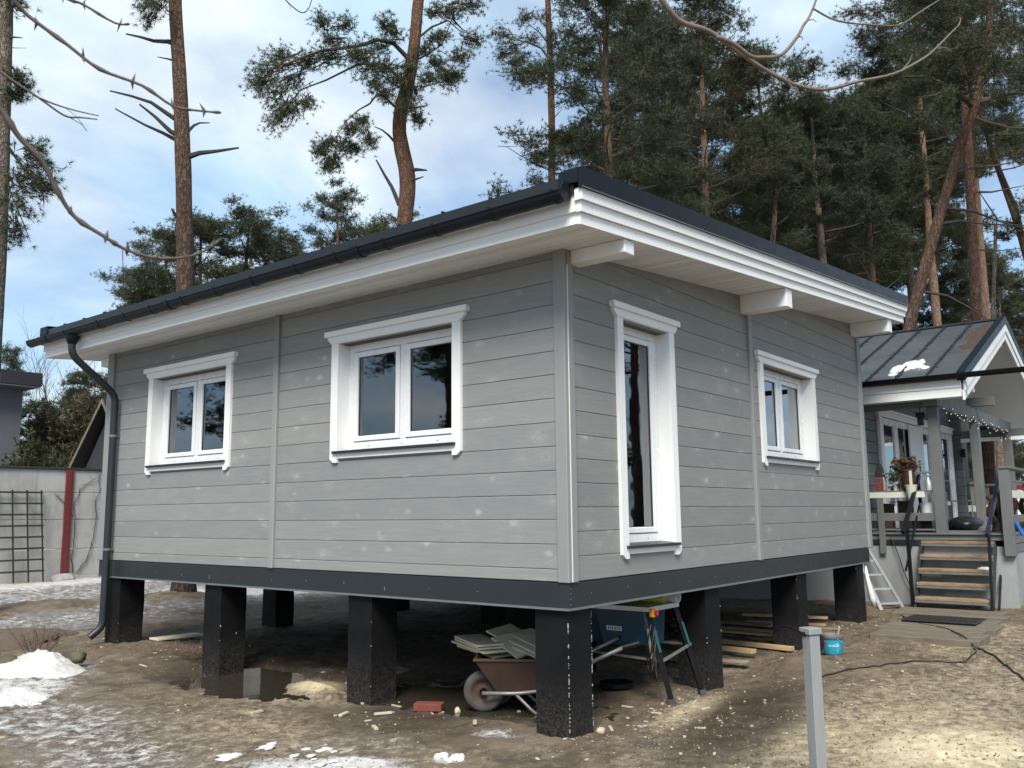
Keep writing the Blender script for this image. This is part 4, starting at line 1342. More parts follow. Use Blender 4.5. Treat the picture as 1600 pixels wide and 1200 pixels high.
# --- big bare-trunked pine behind the left end of the house
D1 = 15.2
t1 = tr(D1, (286, 950, 62), (287, 915, 46), (289, 800, 38), (289, 420, 34), (288, 330, 31), (285, 230, 29), (281, 120, 27), (274, 0, 25), (266, -250, 21), (258, -520, 12))
hero('pine_tree', t1, 'tall pine with thick bare trunk and dead branch stubs behind the grey house',
     pads_px(3, D1, [(272, -30, 245, 5, 34), (272, -40, 222, 0, 24), (272, -60, 232, 28, 18), (268, -120, 210, -90, 50), (268, -150, 320, -140, 60), (266, -250, 250, -230, 70), (262, -350, 300, -330, 80), (260, -450, 240, -430, 80), (258, -520, 262, -520, 70), (262, -300, 170, -260, 60), (262, -320, 370, -280, 60)], 20, 5),
     [limb_px(5, D1, [(273, -60), (250, -30), (225, 0)], .05)],
     [limb_px(k, D1, p, r_) for k, (p, r_) in enumerate([
         ([(277, 70), (262, 65), (240, 64), (220, 58), (197, 53)], .045), ([(276, 66), (262, 63), (247, 67)], .03), ([(276, 96), (262, 92), (246, 89)], .022),
         ([(280, 190), (262, 178), (236, 160), (205, 150), (172, 142)], .045), ([(281, 214), (266, 205), (242, 182), (218, 163)], .05), ([(281, 222), (255, 208), (226, 195), (180, 170)], .038),
         ([(294, 205), (303, 196), (312, 192), (328, 192)], .03), ([(294, 245), (312, 239), (340, 236), (373, 231)], .055), ([(280, 342), (272, 333), (268, 326)], .04), ([(283, 345), (276, 352), (274, 362)], .05)])],
     seed=2, K=18, L=.11, W=.008)
# --- trunk on the left edge of the picture
D0 = 13.0
t0 = tr(D0, (-34, 980, 36), (-24, 800, 30), (-10, 560, 26), (-1, 400, 26), (4, 250, 26), (8, 100, 26), (10, 0, 25), (14, -250, 21), (18, -480, 12))
hero('pine_tree', t0, 'pale pine trunk cut by the left picture edge with a hanging tuft of needles',
     pads_px(8, D0, [(5, 230, 48, 235, 26), (5, 230, 72, 262, 24), (5, 240, 40, 285, 30), (5, 250, 60, 300, 30), (8, 250, 30, 330, 28), (8, 260, 22, 372, 20), (5, 250, 78, 290, 18), (8, 110, 30, 120, 16), (8, 110, 38, 140, 14), (8, 10, 30, 8, 20), (8, 150, 22, 150, 14),
                     (14, -200, 60, -180, 70), (14, -250, -60, -200, 80), (16, -350, 70, -330, 80), (18, -450, 20, -450, 90), (16, -400, -70, -380, 80)], 24, 6),
     [limb_px(2, D0, [(3, 215), (20, 240), (40, 265), (60, 290)], .03), limb_px(6, D0, [(8, 95), (22, 108), (34, 125)], .02)],
     [limb_px(3, D0, [(12, 60), (22, 58), (35, 59)], .02), limb_px(4, D0, [(12, 74), (25, 75), (41, 75)], .008)],
     seed=4, bark='bark_grey', K=20, L=.10, W=.007)
# --- the crooked orange pine over the roof
D2 = 21.0
t2 = tr(D2, (640, 905, 44), (638, 700, 36), (630, 420, 31), (632, 345, 31), (637, 300, 31), (637, 268, 31), (627, 235, 30), (621, 200, 28), (627, 165, 27), (640, 125, 25), (648, 70, 23), (654, 0, 22), (664, -80, 20), (668, -250, 16), (660, -420, 9))
P2 = [(600, 60, 405, 115, 27), (500, 80, 430, 88, 25), (500, 90, 452, 135, 26), (480, 110, 420, 150, 24), (470, 120, 428, 192, 24), (470, 130, 452, 182, 22), (480, 120, 478, 168, 18), (450, 110, 398, 135, 20),
      (560, 70, 512, 60, 26), (560, 60, 535, 35, 22), (560, 75, 500, 92, 28), (540, 80, 472, 100, 22), (580, 75, 545, 85, 28), (620, 80, 588, 70, 28), (630, 100, 600, 105, 30), (630, 100, 572, 108, 26), (635, 120, 618, 132, 30), (640, 110, 637, 108, 26), (600, 80, 562, 88, 26), (640, 120, 645, 150, 24), (630, 70, 612, 48, 24), (630, 60, 600, 35, 20), (520, 70, 500, 30, 18),
      (630, 160, 640, 168, 22), (620, 150, 600, 148, 18), (660, 90, 690, 102, 22), (665, 80, 702, 128, 19), (680, 70, 722, 90, 20), (690, 60, 742, 62, 18), (655, 110, 672, 125, 20), (655, 60, 690, 60, 19), (660, 20, 712, 22, 20), (660, 10, 742, 8, 18), (655, 30, 682, 18, 20), (650, 90, 665, 75, 18), (640, 170, 655, 188, 14), (690, 110, 715, 118, 14),
      (545, 195, 530, 232, 22), (560, 185, 548, 205, 18), (530, 205, 508, 228, 18), (530, 225, 524, 258, 16), (575, 175, 562, 192, 17), (570, 185, 580, 222, 15), (520, 220, 498, 240, 14), (540, 215, 555, 235, 16), (515, 230, 510, 262, 11),
      (590, 145, 585, 130, 18), (668, -80, 610, -70, 40), (668, -100, 720, -90, 40), (668, -200, 600, -210, 55), (668, -220, 740, -200, 55), (662, -350, 660, -350, 70), (662, -300, 580, -300, 50), (660, -400, 700, -400, 60)]
hero('pine_tree', t2, 'crooked orange-barked pine with drooping needle clumps rising over the dark roof',
     pads_px(12, D2, P2, 40, 6, 0.6),
     [limb_px(1, D2, [(646, 100), (615, 68), (590, 62), (560, 72), (500, 80), (465, 92), (440, 105), (410, 125)], .06), limb_px(2, D2, [(640, 135), (600, 100), (560, 100), (510, 125), (470, 140), (450, 165)], .04),
      limb_px(3, D2, [(625, 175), (605, 155), (590, 146), (578, 162), (560, 172), (540, 190), (525, 215)], .035), limb_px(4, D2, [(650, 62), (675, 42), (700, 32), (718, 48), (740, 55)], .03),
      limb_px(5, D2, [(648, 95), (668, 85), (690, 70), (697, 55), (706, 30), (712, 0)], .025), limb_px(6, D2, [(640, 135), (665, 135), (690, 128), (705, 122)], .02), limb_px(7, D2, [(706, 28), (722, 46), (735, 52)], .025)],
     [limb_px(1, D2, [(620, 226), (608, 212), (597, 203), (585, 198)], .035), limb_px(2, D2, [(624, 320), (612, 292), (600, 272), (588, 250)], .06), limb_px(3, D2, [(640, 266), (652, 265), (667, 266)], .06),
      limb_px(4, D2, [(640, 283), (650, 280), (662, 276)], .04), limb_px(5, D2, [(632, 168), (650, 168), (668, 165)], .035), limb_px(6, D2, [(624, 345), (612, 338), (606, 334)], .035), limb_px(7, D2, [(640, 345), (646, 341)], .05)],
     seed=9, bark='bark_orange')
# --- the slim straight pine left of the roof corner
D3 = 27.0
t3 = tr(D3, (866, 905, 22), (864, 600, 17), (862, 285, 15), (862, 190, 14), (860, 100, 13), (856, 0, 11), (850, -150, 8), (846, -260, 5))
P3_ = [(850, 60, 790, 70, 22), (850, 70, 808, 95, 20), (852, 55, 830, 60, 20), (858, 70, 880, 90, 18), (858, 50, 890, 52, 18), (850, 20, 815, 30, 20), (856, 20, 850, 28, 18), (858, 15, 885, 20, 20), (855, 90, 832, 112, 16), (830, 50, 776, 52, 18), (856, 40, 868, 60, 16), (850, 80, 818, 118, 12), (862, 80, 898, 80, 12), (850, 60, 780, 88, 12),
       (854, -40, 820, -40, 24), (854, -50, 885, -45, 24), (852, -120, 850, -110, 30), (848, -200, 830, -190, 28), (848, -220, 870, -215, 26), (846, -260, 848, -260, 26)]
hero('pine_tree', t3, 'slim straight pine with a long bare orange trunk standing just left of the roof corner',
     pads_px(22, D3, P3_, 30, 5, 0.8), [limb_px(1, D3, [(860, 95), (845, 75), (820, 65), (790, 60)], .04), limb_px(2, D3, [(860, 130), (848, 118), (832, 110)], .03), limb_px(3, D3, [(858, 70), (842, 50), (822, 35)], .03), limb_px(4, D3, [(860, 90), (875, 80), (890, 62)], .03)],
     [limb_px(k, D3, p, .018) for k, p in enumerate([[(864, 150), (872, 143), (885, 135)], [(864, 170), (873, 165), (876, 158)], [(864, 185), (872, 178), (878, 170)], [(862, 140), (855, 146), (849, 143)], [(862, 205), (853, 202), (845, 197)], [(862, 240), (856, 228), (853, 216)], [(866, 165), (875, 160), (870, 180)], [(861, 262), (855, 264), (852, 263)]])],
     seed=14, bark='bark_orange')

# --- the wood on the right
mA = pine_parts(31, [(0, 0, -.2, .20), (0.05, 0, 3, .15), (.1, .05, 9, .125), (.05, .1, 14, .085), (0, 0, 18.6, .03)], 10.8, 18.4, 40, 2.9, pad_r=.68, twigs=26, tufts=5, needle='needle_olive', bark='bark_tan')
mB = pine_parts(32, [(0, 0, -.2, .22), (0.1, 0, 4, .16), (.05, -.1, 9, .13), (.15, .1, 14, .09), (.1, 0, 17, .03)], 6.2, 16.8, 48, 3.1, pad_r=.70, twigs=24, tufts=5, needle='needle_dark')
mC = pine_parts(33, [(0, 0, -.2, .17), (0, .05, 4, .12), (.05, 0, 8, .08), (0, 0, 12.2, .02)], 2.4, 12.0, 60, 2.8, shape='cone', pad_r=.66, twigs=24, tufts=5, needle='needle_dark', bark='bark_grey')
mC2 = (mC[0], mC[1], mC[2].copy()); mC2[2].materials[0] = MAT['needle_light']
mD = pine_parts(34, [(0, 0, -.2, .18), (-.15, .1, 4, .15), (.25, 0, 9, .12), (-.1, .15, 12, .08), (.1, 0, 14.5, .03)], 9.6, 14.3, 26, 2.6, pad_r=.60, twigs=24, tufts=5, needle='needle_dark', bark='bark_grey')
mE = pine_parts(35, [(0, 0, -.2, .16), (.05, .05, 5, .12), (0, 0, 9, .08), (.1, .1, 13, .03)], 7.6, 12.8, 30, 2.4, pad_r=.62, twigs=24, tufts=5, needle='needle')
def wood(m_, px, d, label, rot, sc=1.0, tilt=(0, 0), group=None, y=700):
    p = spot(px, y, d)
    return place_tree('pine_tree', m_, (p[0], p[1], -.85), label, group, rot, sc, tilt)
# T1 leaning, behind the roof corner
wood(mB, 950, 24, 'dense dark pine with a slightly leaning pale trunk directly behind the roof corner', 0.6, 1.0, (0.02, -0.015))
wood(mA, 1124, 28, 'tall pine with straight bright orange trunk behind the sloping roof edge', 1.9, 1.02)
wood(mD, 1152, 35, 'thin dark-trunked pine close to the right of the straight orange-trunked pine', 0.4, 1.0)
wood(mD, 1226, 30, 'pine with a crooked grey trunk that curves above the middle of the sloping roof edge', 2.2, 1.0)
wood(mE, 1258, 37, 'thin straight pine between the crooked grey trunk and the stout pale trunk', 3.9, 1.3)
wood(mD, 1297, 30, 'pine with a stout pale trunk and low dense head above the sloping roof edge', 4.1, 1.08)
wood(mE, 1382, 32, 'slender open-crowned pine left of the leaning trunk above the lower end of the roof', 5.2, 1.22)
wood(mB, 1046, 37, 'thin pine half hidden in dark foliage, left one of a close pair behind the roof', 2.7, 0.95)
wood(mE, 1068, 37, 'thin pine half hidden in dark foliage, right one of a close pair behind the roof', 1.1, 1.15)
BG = 'dark bushy pine filling the shaded background of the wood behind the roof'
TOPH = {id(mA): 18.9, id(mB): 17.3, id(mC): 12.4, id(mC2): 12.4, id(mD): 14.8, id(mE): 13.3}
def wood_top(m_, px, d, ytop, label, rot, group=None, wide=1.0):
    """a tree of the wood, scaled so that it is as tall as the one in the photograph"""
    p = spot(px, ytop, d); s_ = (p[2] + .85) / TOPH[id(m_)]
    t = place_tree('pine_tree', m_, (p[0], p[1], -.85), label, group, rot, s_)
    t.scale = (s_ * wide, s_ * wide, s_)
    return t
for k, (px, d, yt, mm, ro) in enumerate([(985, 36, 60, mB, .3), (1020, 45, 230, mC, 1.2), (1095, 48, 300, mC, 2.2), (1180, 50, 370, mC, 4.1), (1250, 50, 380, mC, 1.0), (1080, 44, 60, mB, .2), (1190, 40, 90, mE, 1.1), (1256, 40, 165, mE, .5), (1302, 42, 180, mE, 2.1),
                                       (1342, 44, 180, mE, 3.3), (1322, 48, 310, mC, 2.9), (1366, 48, 300, mC, 4.2), (1435, 44, 140, mE, 3.0), (1452, 52, 380, mC, 5.0), (1400, 40, 120, mE, .9), (1425, 36, -30, mA, 1.6),
                                       (1490, 40, -90, mA, 2.6), (1010, 40, 20, mB, 2.0)]):
    wood_top(mm, px, d, yt, BG, ro, 'background pines of the wood')
for k, (px, d, ro, yt, lb) in enumerate(((1490, 44, 2.6, 430, 'light olive pine behind the upright orange trunk, low over the porch roof'), (1556, 46, 1.4, 405, 'light olive pine right of the upright orange trunk, low over the porch roof'), (1604, 40, 3.0, 440, 'light olive pine at the right picture edge behind the porch gable'), (1650, 50, 4.4, 380, 'light olive pine just beyond the right picture edge'), (1530, 56, .4, 395, 'tallest light olive pine between the leaning trunk and the right picture edge'))):
    wood_top(mC2, px, d, yt, lb, ro, None, 1.1)
# leaning trunk, thick straight trunk and forked trunk near the old house
DL = 17.5
tL = tr(DL, (1340, 880, 32), (1392, 640, 26), (1425, 490, 22), (1470, 330, 20), (1505, 215, 18), (1528, 155, 16), (1545, 60, 13), (1550, -100, 11), (1548, -260, 7))
PL = [(1530, 140, 1480, 130, 50), (1535, 100, 1440, 100, 42), (1535, 100, 1510, 70, 55), (1540, 80, 1560, 110, 55), (1545, 60, 1460, 40, 50), (1545, 60, 1580, 40, 60), (1545, 20, 1520, 0, 60), (1545, 20, 1430, -10, 40), (1530, 150, 1570, 160, 45), (1500, 130, 1420, 130, 30), (1548, -80, 1480, -80, 70), (1548, -120, 1610, -110, 70), (1550, -220, 1540, -230, 80), (1530, 120, 1600, 110, 40), (1500, 120, 1470, 165, 30)]
hero('pine_tree', tL, 'orange-grey pine trunk leaning strongly to the right behind the small porch roof', pads_px(41, DL, PL, 60, 6, 1.4),
     [limb_px(1, DL, [(1525, 170), (1490, 140), (1450, 120), (1410, 120)], .07), limb_px(2, DL, [(1528, 160), (1560, 150), (1600, 145)], .06), limb_px(3, DL, [(1492, 270), (1520, 262), (1560, 258), (1600, 250)], .03)],
     [limb_px(4, DL, [(1440, 455), (1480, 462), (1510, 478), (1545, 500)], .03), limb_px(5, DL, [(1468, 350), (1500, 345), (1540, 350), (1600, 352)], .03), limb_px(6, DL, [(1478, 325), (1520, 330), (1560, 345), (1610, 360)], .035)], seed=42, bark='bark_orange')
DS = 20.5
tS = tr(DS, (1545, 880, 46), (1540, 740, 36), (1534, 600, 27), (1525, 480, 21), (1520, 370, 19), (1514, 250, 17), (1507, 150, 15), (1500, 60, 13), (1498, -60, 10), (1500, -200, 6))
PS = [(1505, 100, 1450, 90, 45), (1500, 80, 1540, 60, 45), (1500, 40, 1450, 10, 50), (1500, 20, 1550, -10, 55), (1498, -60, 1440, -70, 55), (1498, -60, 1560, -80, 60), (1500, -180, 1500, -190, 70), (1500, 110, 1420, 150, 30), (1510, 180, 1560, 200, 26), (1512, 220, 1590, 210, 24)]
hero('pine_tree', tS, 'upright orange pine trunk crossing behind the leaning trunk at the right', pads_px(51, DS, PS, 60, 6, 1.4),
     [limb_px(1, DS, [(1510, 180), (1540, 190), (1580, 200), (1610, 200)], .04), limb_px(2, DS, [(1515, 300), (1550, 300), (1600, 290)], .035), limb_px(3, DS, [(1505, 130), (1470, 140), (1420, 150)], .04)],
     [limb_px(4, DS, [(1520, 390), (1560, 392), (1610, 386)], .02)], seed=52, bark='bark_orange')
DF = 22.0
tF = tr(DF, (1668, 900, 22), (1640, 600, 17), (1612, 430, 14), (1590, 350, 12), (1568, 290, 10), (1550, 240, 9), (1535, 190, 7), (1520, 110, 5))
PF = [(1600, 380, 1580, 350, 22), (1600, 380, 1565, 365, 16), (1550, 240, 1590, 240, 24), (1540, 200, 1580, 190, 26), (1530, 160, 1560, 150, 26), (1620, 330, 1600, 320, 24), (1610, 300, 1625, 280, 30)]
hero('pine_tree', tF, 'forked thin pine leaning left at the right edge of the picture', pads_px(61, DF, PF, 34, 6, 1.0),
     [limb_px(1, DF, [(1606, 410), (1590, 330), (1565, 270), (1545, 215), (1520, 180)], .06), limb_px(2, DF, [(1590, 350), (1560, 345), (1530, 300)], .04)], seed=62, bark='bark_orange')

# --- pines far beyond the house, left of the middle
def far_pine(px, d, top_px, m_, label, rot, seed=0, wide=1.0):
    p = spot(px, top_px, d); H = {'C': 12.4, 'E': 13.2, 'B': 17.2}
    me_ = {'C': mC, 'E': mE, 'B': mB}[m_]
    sc = (p[2] + .85) / H[m_]
    t = place_tree('pine_tree', me_, (p[0], p[1], -.85), label, None, rot, sc)
    t.scale = (sc * wide, sc * wide, sc)
far_pine(392, 47, 333, 'B', 'broad bushy pine showing over the roof just right of the thick bare trunk', 1.3, wide=1.25)
far_pine(318, 45, 350, 'E', 'rounded pine behind the thick bare trunk, left of the broad bushy pine', 2.8, wide=1.25)
far_pine(527, 52, 308, 'B', 'rounded pine standing alone above the roof just left of the crooked orange pine', 4.0, wide=0.9)
far_pine(604, 56, 346, 'E', 'tip of a distant pine peeping over the roof beside the crooked orange trunk', 0.5, wide=0.9)
far_pine(226, 42, 428, 'C', 'low spreading pine showing over the left end of the roof', 5.1, wide=1.1)
far_pine(262, 46, 372, 'E', 'narrow pine left of the thick bare trunk over the roof', 3.3, wide=1.0)
far_pine(440, 50, 372, 'C', 'pointed pine at the right shoulder of the broad bushy pine', 0.9, wide=1.2)
# beyond the concrete fence
far_pine(20, 48, 548, 'C', 'small pointed tree top just above the dark flat roof', 2.0, wide=.7)
far_pine(62, 32, 632, 'C', 'bluish dark conifer behind the concrete fence beside the violet-grey building', 1.0, wide=1.3)
far_pine(140, 34, 585, 'E', 'tall loose pine behind the concrete fence beside the downpipe', 2.4, wide=1.2)
far_pine(120, 38, 610, 'C', 'dark conifer between the brown bush and the gable behind the fence', 3.7, wide=1.1)

def bush(name, loc, rad, label, mat, cat, seed, twigs=70, tufts=5, K=7, L=.10, W=.03, stems=9, branchmat='twig'):
    F = Foliage(seed); rng = random.Random(seed)
    t = thing(name, loc, label, cat)
    for k in range(stems):
        a = rng.uniform(0, 6.28); e = np.array(loc) + np.array([math.cos(a) * rad[0] * .6, math.sin(a) * rad[1] * .6, rad[2] * rng.uniform(.9, 1.7)])
        F.wood.tube([tuple(loc), tuple((np.array(loc) + e) / 2 + np.array([rng.uniform(-.1, .1), rng.uniform(-.1, .1), .1])), tuple(e)], [.03, .02, .006], 4, False)
        F.pad(np.array(loc) + np.array([0, 0, .2]), (np.array(loc) + 2 * e) / 3, (rad[0] * .55, rad[1] * .55, rad[2] * .5), twigs // stems * 2, tufts)
    obj('branches', F.wood.mesh('branches', MAT[branchmat]), None, t)
    obj('crown', F.mesh('crown', MAT[mat], K, L, W), None, t)
    return t
p = spot(98, 760, 27); bush('bush', (p[0], p[1], -.75), (1.5, 1.5, 3.3), 'tall olive-brown bush behind the concrete fence', 'leaf_olive', 'bush', 71, 620, 6, 7, .16, .05)
p = spot(60, 770, 25); bush('bush', (p[0], p[1], -.75), (1.3, 1.3, 2.3), 'low olive bush behind the fence beside the violet-grey wall', 'needle_olive', 'bush', 72, 420, 6, 7, .16, .05)
p = spot(128, 770, 25); bush('bush', (p[0], p[1], -.75), (1.0, 1.0, 2.2), 'small dark bush under the neighbouring gable', 'needle_olive', 'bush', 73, 320, 6, 7, .14, .05)
# bare birch behind the fence
bt = MB(); rng = random.Random(77)
def bare(mb, p, d, L, r, depth):
    p = Vector(p); d = Vector(d).normalized(); pts = [p]
    for k in range(4):
        d = (d + Vector((rng.uniform(-.18, .18), rng.uniform(-.18, .18), rng.uniform(-.05, .12)))).normalized()
        p = p + d * L / 4; pts.append(p)
    mb.tube(pts, [r * (1 - .15 * k) for k in range(5)], 4, False)
    if depth > 0:
        for k in range(5):
            q = pts[1 + k % 4]
            bare(mb, q, d + Vector((rng.uniform(-.8, .8), rng.uniform(-.8, .8), rng.uniform(-.1, .5))), L * rng.uniform(.4, .65), r * .5, depth - 1)
p = spot(110, 760, 40)
b_o = thing('birch_tree', (p[0], p[1], -.8), 'bare birch with fine pale twigs behind the fence, under the left end of the gutter', 'tree')
bt.tube([(p[0], p[1], -.8), (p[0] + .1, p[1], 2.5)], [.10, .08], 7); obj('trunk', bt, 'bark_grey', b_o)
bt = MB()
for k in range(6): bare(bt, (p[0] + .1, p[1], 1.5 + .2 * k), (rng.uniform(-.5, .5), rng.uniform(-.5, .5), 1), 4.0, .035, 3)
obj('branches', bt, 'branch', b_o, kind='stuff')
# pines behind the viewpoint: they show only as reflections in the panes
RG = 'pine standing across the plot, mirrored in the window panes'
for k, (x, y, mm, ro, sc) in enumerate([(-13, 12.5, mB, .3, .8), (-10.5, 9.0, mC, 1.4, .75), (-16, 16, mB, 2.2, .95), (-9, 16.5, mC, 3.3, .9), (-19, 12, mE, 4.1, 1.0), (-12, 21, mB, .9, .9),
                                       (11, -8, mB, 1.8, .9), (14.5, -11, mC, 2.6, .9), (17, -9, mB, 4.0, .9), (9, -12, mE, 5.0, .9), (20, -14, mC, .2, 1.1)]):
    place_tree('pine_tree', mm, (x, y, -1.0), RG, 'pines across the plot', ro, sc)

# ------------------------------------------------------------------ fence, trellis, creeper
FY = 14.8
fence = thing('concrete_fence', (0, FY, -.75), 'weathered concrete panel fence behind the plot on the left', 'fence')
rng = random.Random(21)
posts = [-9.65, -7.1, -4.55, -2.0, 0.57, 3.10, 5.65, 8.2, 10.7, 13.2]
zr = [-.66, -.11, .49, 1.045, 1.51]
for a, b_ in zip(posts[:-1], posts[1:]):
    for z0, z1 in zip(zr[:-1], zr[1:]):
        j = rng.uniform(-.006, .006)
        mb = MB(); mb.cbox((a + .03, FY - .03 + j, z0 + .004), (b_ - .03, FY + .03 + j, z1 - .004), .006); obj('fence_panel', mb, 'concrete', fence)
    mb = MB(); mb.cbox((a + .0, FY - .07, 1.512), (b_ - .0, FY + .06, 1.555), .004); obj('coping', mb, 'dark_wood', fence)
    mb = MB(); mb.cbox((a, FY - .05, -.95), (b_ - .002, FY + .05, -.665), .006); obj('fence_base', mb, 'concrete', fence)
for x in posts:
    mb = MB(); mb.cbox((x - .075, FY - .075, -.95), (x + .075, FY + .02, 1.508), .004)
    mb.box((x - .03, FY - .085, -.7), (x + .03, FY - .0755, 1.50))
    obj('fence_post', mb, 'red_paint', fence)
mb = MB(); rng2 = random.Random(3); mb.blob((3.08, FY - .1, -.74), (.24, .15, .14), rng2, 12, 7, .2); obj('post_footing', mb, 'plinth', fence)
mb = MB(); mb.blob((3.95, FY - .034, .83), (.10, .006, .2), rng2, 12, 6, .5); mb.blob((3.93, FY - .034, .36), (.07, .006, .13), rng2, 12, 6, .5); obj('moss_patch', mb, 'moss', fence)
# trellis leaning on the fence
tre = thing('trellis', (2.3, FY - .3, -.72), 'dark wooden lattice trellis leaning against the concrete fence', 'trellis')
def tp(u, v): return Vector((1.70 + u * .83 + .0 * v, FY - .42 + .34 * v, -.72 + 1.80 * v))
for k in range(4):
    mb = MB(); mb.bar(tp(k / 3, 0), tp(k / 3, 1), .028, .018, (0, -1, 0)); obj('upright_slat', mb, 'dark_wood', tre)
for k in range(8):
    v = .12 + k * .122
    a, b_ = tp(0, v), tp(1, v); off = Vector((0, -.02, 0))
    mb = MB(); mb.bar(a + off + Vector((-.01, 0, 0)), b_ + off + Vector((.02, 0, 0)), .018, .034, (0, 0, 1)); obj('cross_slat', mb, 'dark_wood', tre)
# creeper
vine = MB(); rng = random.Random(5)
for (x0, zt, pts) in ((3.22, 1.5, [(3.26, -.6), (3.22, -.2), (3.27, .3), (3.2, .7), (3.32, 1.1), (3.55, 1.3), (3.9, 1.5)]), (3.5, 1.4, [(3.35, -.62), (3.58, -.3), (3.66, .1), (3.70, .5), (3.66, .8), (3.74, 1.1), (3.72, 1.42)]), (3.3, .9, [(3.2, .55), (3.06, .78), (2.92, .92), (2.8, 1.0)])):
    P = []
    for (a, b_), (c, d) in zip(pts[:-1], pts[1:]):
        for k in range(4): t = k / 4; P.append((a + (c - a) * t + rng.uniform(-.02, .02), FY - .06 + rng.uniform(-.015, .01), b_ + (d - b_) * t))
    P.append((pts[-1][0], FY - .06, pts[-1][1]))
    vine.tube(P, [.011 - .006 * k / len(P) for k in range(len(P))], 5)
    for q in range(0, len(P), 2):
        e = Vector(P[q]); vine.tube([e, e + Vector((rng.uniform(-.12, .12), -.02, rng.uniform(0, .12)))], [.004, .002], 3)
tag(obj('creeper', vine, 'branch'), 'bare leafless creeper climbing the concrete fence beside the red post', 'climbing plant')

# ------------------------------------------------------------------ neighbours
nb = thing('neighbour_building', (5.0, 24.5, -.7), 'violet-grey building with a dark flat roof behind the fence at the left edge', 'building')
mb = MB(); mb.box((-4, 23.4, -.8), (5.62, 32, 4.34)); obj('wall', mb, 'neigh_wall', nb)
mb = MB(); mb.cbox((-5, 22.85, 4.345), (5.92, 33, 4.74), .01); obj('flat_roof', mb, 'neigh_roof', nb)
mb = MB(); mb.box((-5, 22.87, 4.30), (5.86, 33, 4.343)); obj('roof_underside', mb, 'neigh_wall', nb)
ng = thing('gabled_shed', (7.0, 20, -.7), 'dark gabled roof of a shed showing between the fence and the downpipe', 'shed')
p0 = spot(120, 735, 23); p1 = spot(172, 628, 23)
gv = Vector((p1[0] - p0[0], p1[1] - p0[1], 0)); lx = gv.normalized(); dn = Vector((lx.y, -lx.x, 0)) * -1
A = Vector(p0); Bp = Vector(p1); Cc = Bp + lx * (Bp - A).dot(lx); Cc.z = A.z
mb = MB(); mb.prism([A + lx * .25, Bp - Vector((0, 0, .3)), Cc - lx * .25, Vector((Cc.x, Cc.y, -.8)) - lx * .25, Vector((A.x, A.y, -.8)) + lx * .25], dn * 5); obj('wall', mb, 'print_shade_dark', ng)  # gable wall lies in shadow: the shade is put into its near-black colour
for a, b_ in ((A, Bp), (Cc, Bp)):
    e = (a - b_).normalized() * .25
    off = Vector((0, 0, .07)); f = -dn * .25
    mb = MB(); mb.prism([a + e + f, b_ + f, b_ + f + off, a + e + f + off], dn * 5.5); obj('roof_slope', mb, 'dark_wood', ng)
    mb = MB(); mb.prism([a + e + f * 1.1 - off * .8, b_ + f * 1.1 - off * .8, b_ + f * 1.1 + off * .8, a + e + f * 1.1 + off * .8], -dn * .03); obj('barge_board', mb, 'old_wood', ng)
# power lines behind the fence
for k, (y0, y1) in enumerate(((618, 628), (634, 637), (612, 616))):
    a, b_ = spot(-80, y0, 38), spot(260, y1 + 4, 34); mb = MB()
    P = [tuple(a + (b_ - a) * t + np.array([0, 0, -.35 * 4 * t * (1 - t)])) for t in np.linspace(0, 1, 12)]
    mb.tube(P, .012, 4); tag(obj('power_line', mb, 'cable'), ['highest thin power line in front of the trees behind the fence', 'lowest thin power line in front of the trees behind the fence', 'middle thin power line in front of the trees behind the fence'][(1, 1, 0)[k] if k != 0 else 2], 'cable')

# ------------------------------------------------------------------ the old house with its porch
old = thing('old_house', (12.5, 1.5, -.9), 'older grey house with a gabled porch at the right', 'house')
DZ = 0.165
mb = MB(); mb.box((9.1, -1.52, -1.1), (17.5, 8.0, -.03)); obj('plinth', mb, 'plinth', old)
mb = MB(); mb.prism([(9.06, -1.56, -1.1), (9.06, -1.56, -.16), (9.098, -1.56, -.16), (9.098, -1.56, -1.1)], (0, 1.0, 0)); obj('plinth_corner', mb, 'plinth', old)
mb = MB(); mb.cbox((9.08, -.62, -.025), (9.3, 8.0, .055), .004); obj('dark_flashing', mb, 'band', old)
mb = MB(); mb.cbox((9.085, -1.50, .056), (9.3, 8.0, DZ - .03), .004); obj('edge_board', mb, 'deck_grey', old)
x = 9.05; rng = random.Random(2)
while x < 15.9:
    mb = MB(); mb.cbox((x, -1.55, DZ - .028 + rng.uniform(-.002, .002)), (x + .138, .49, DZ), .003); obj('deck_board', mb, 'deck_grey', old); x += .145
mb = MB(); mb.box((9.31, -1.50, -.03), (15.9, .49, DZ - .031)); obj('deck_frame', mb, 'dark_wood', old)
# side of the deck facing right
for k in range(2):
    mb = MB(); mb.cbox((9.1, -1.535 - .004 * k, -.12 + .13 * k), (15.9, -1.50, .0 + .13 * k), .004); obj('edge_board', mb, 'deck_grey', old)
# walls of logs
for k in range(13):
    z0 = DZ + .005 + k * .185
    mb = MB(); mb.cbox((9.2, .5, z0), (15.37, .62, z0 + .182), .010); obj('siding_board', mb, 'old_siding', old)
for k in range(13):
    z0 = DZ + .09 + k * .185
    mb = MB(); mb.cbox((15.375, .30, z0), (15.52, .62, z0 + .182), .010); obj('log_end', mb, 'old_siding', old)
mb = MB(); mb.box((9.2, .621, DZ), (17.5, 8.0, 2.5)); obj('rear_wall', mb, 'old_siding', old)
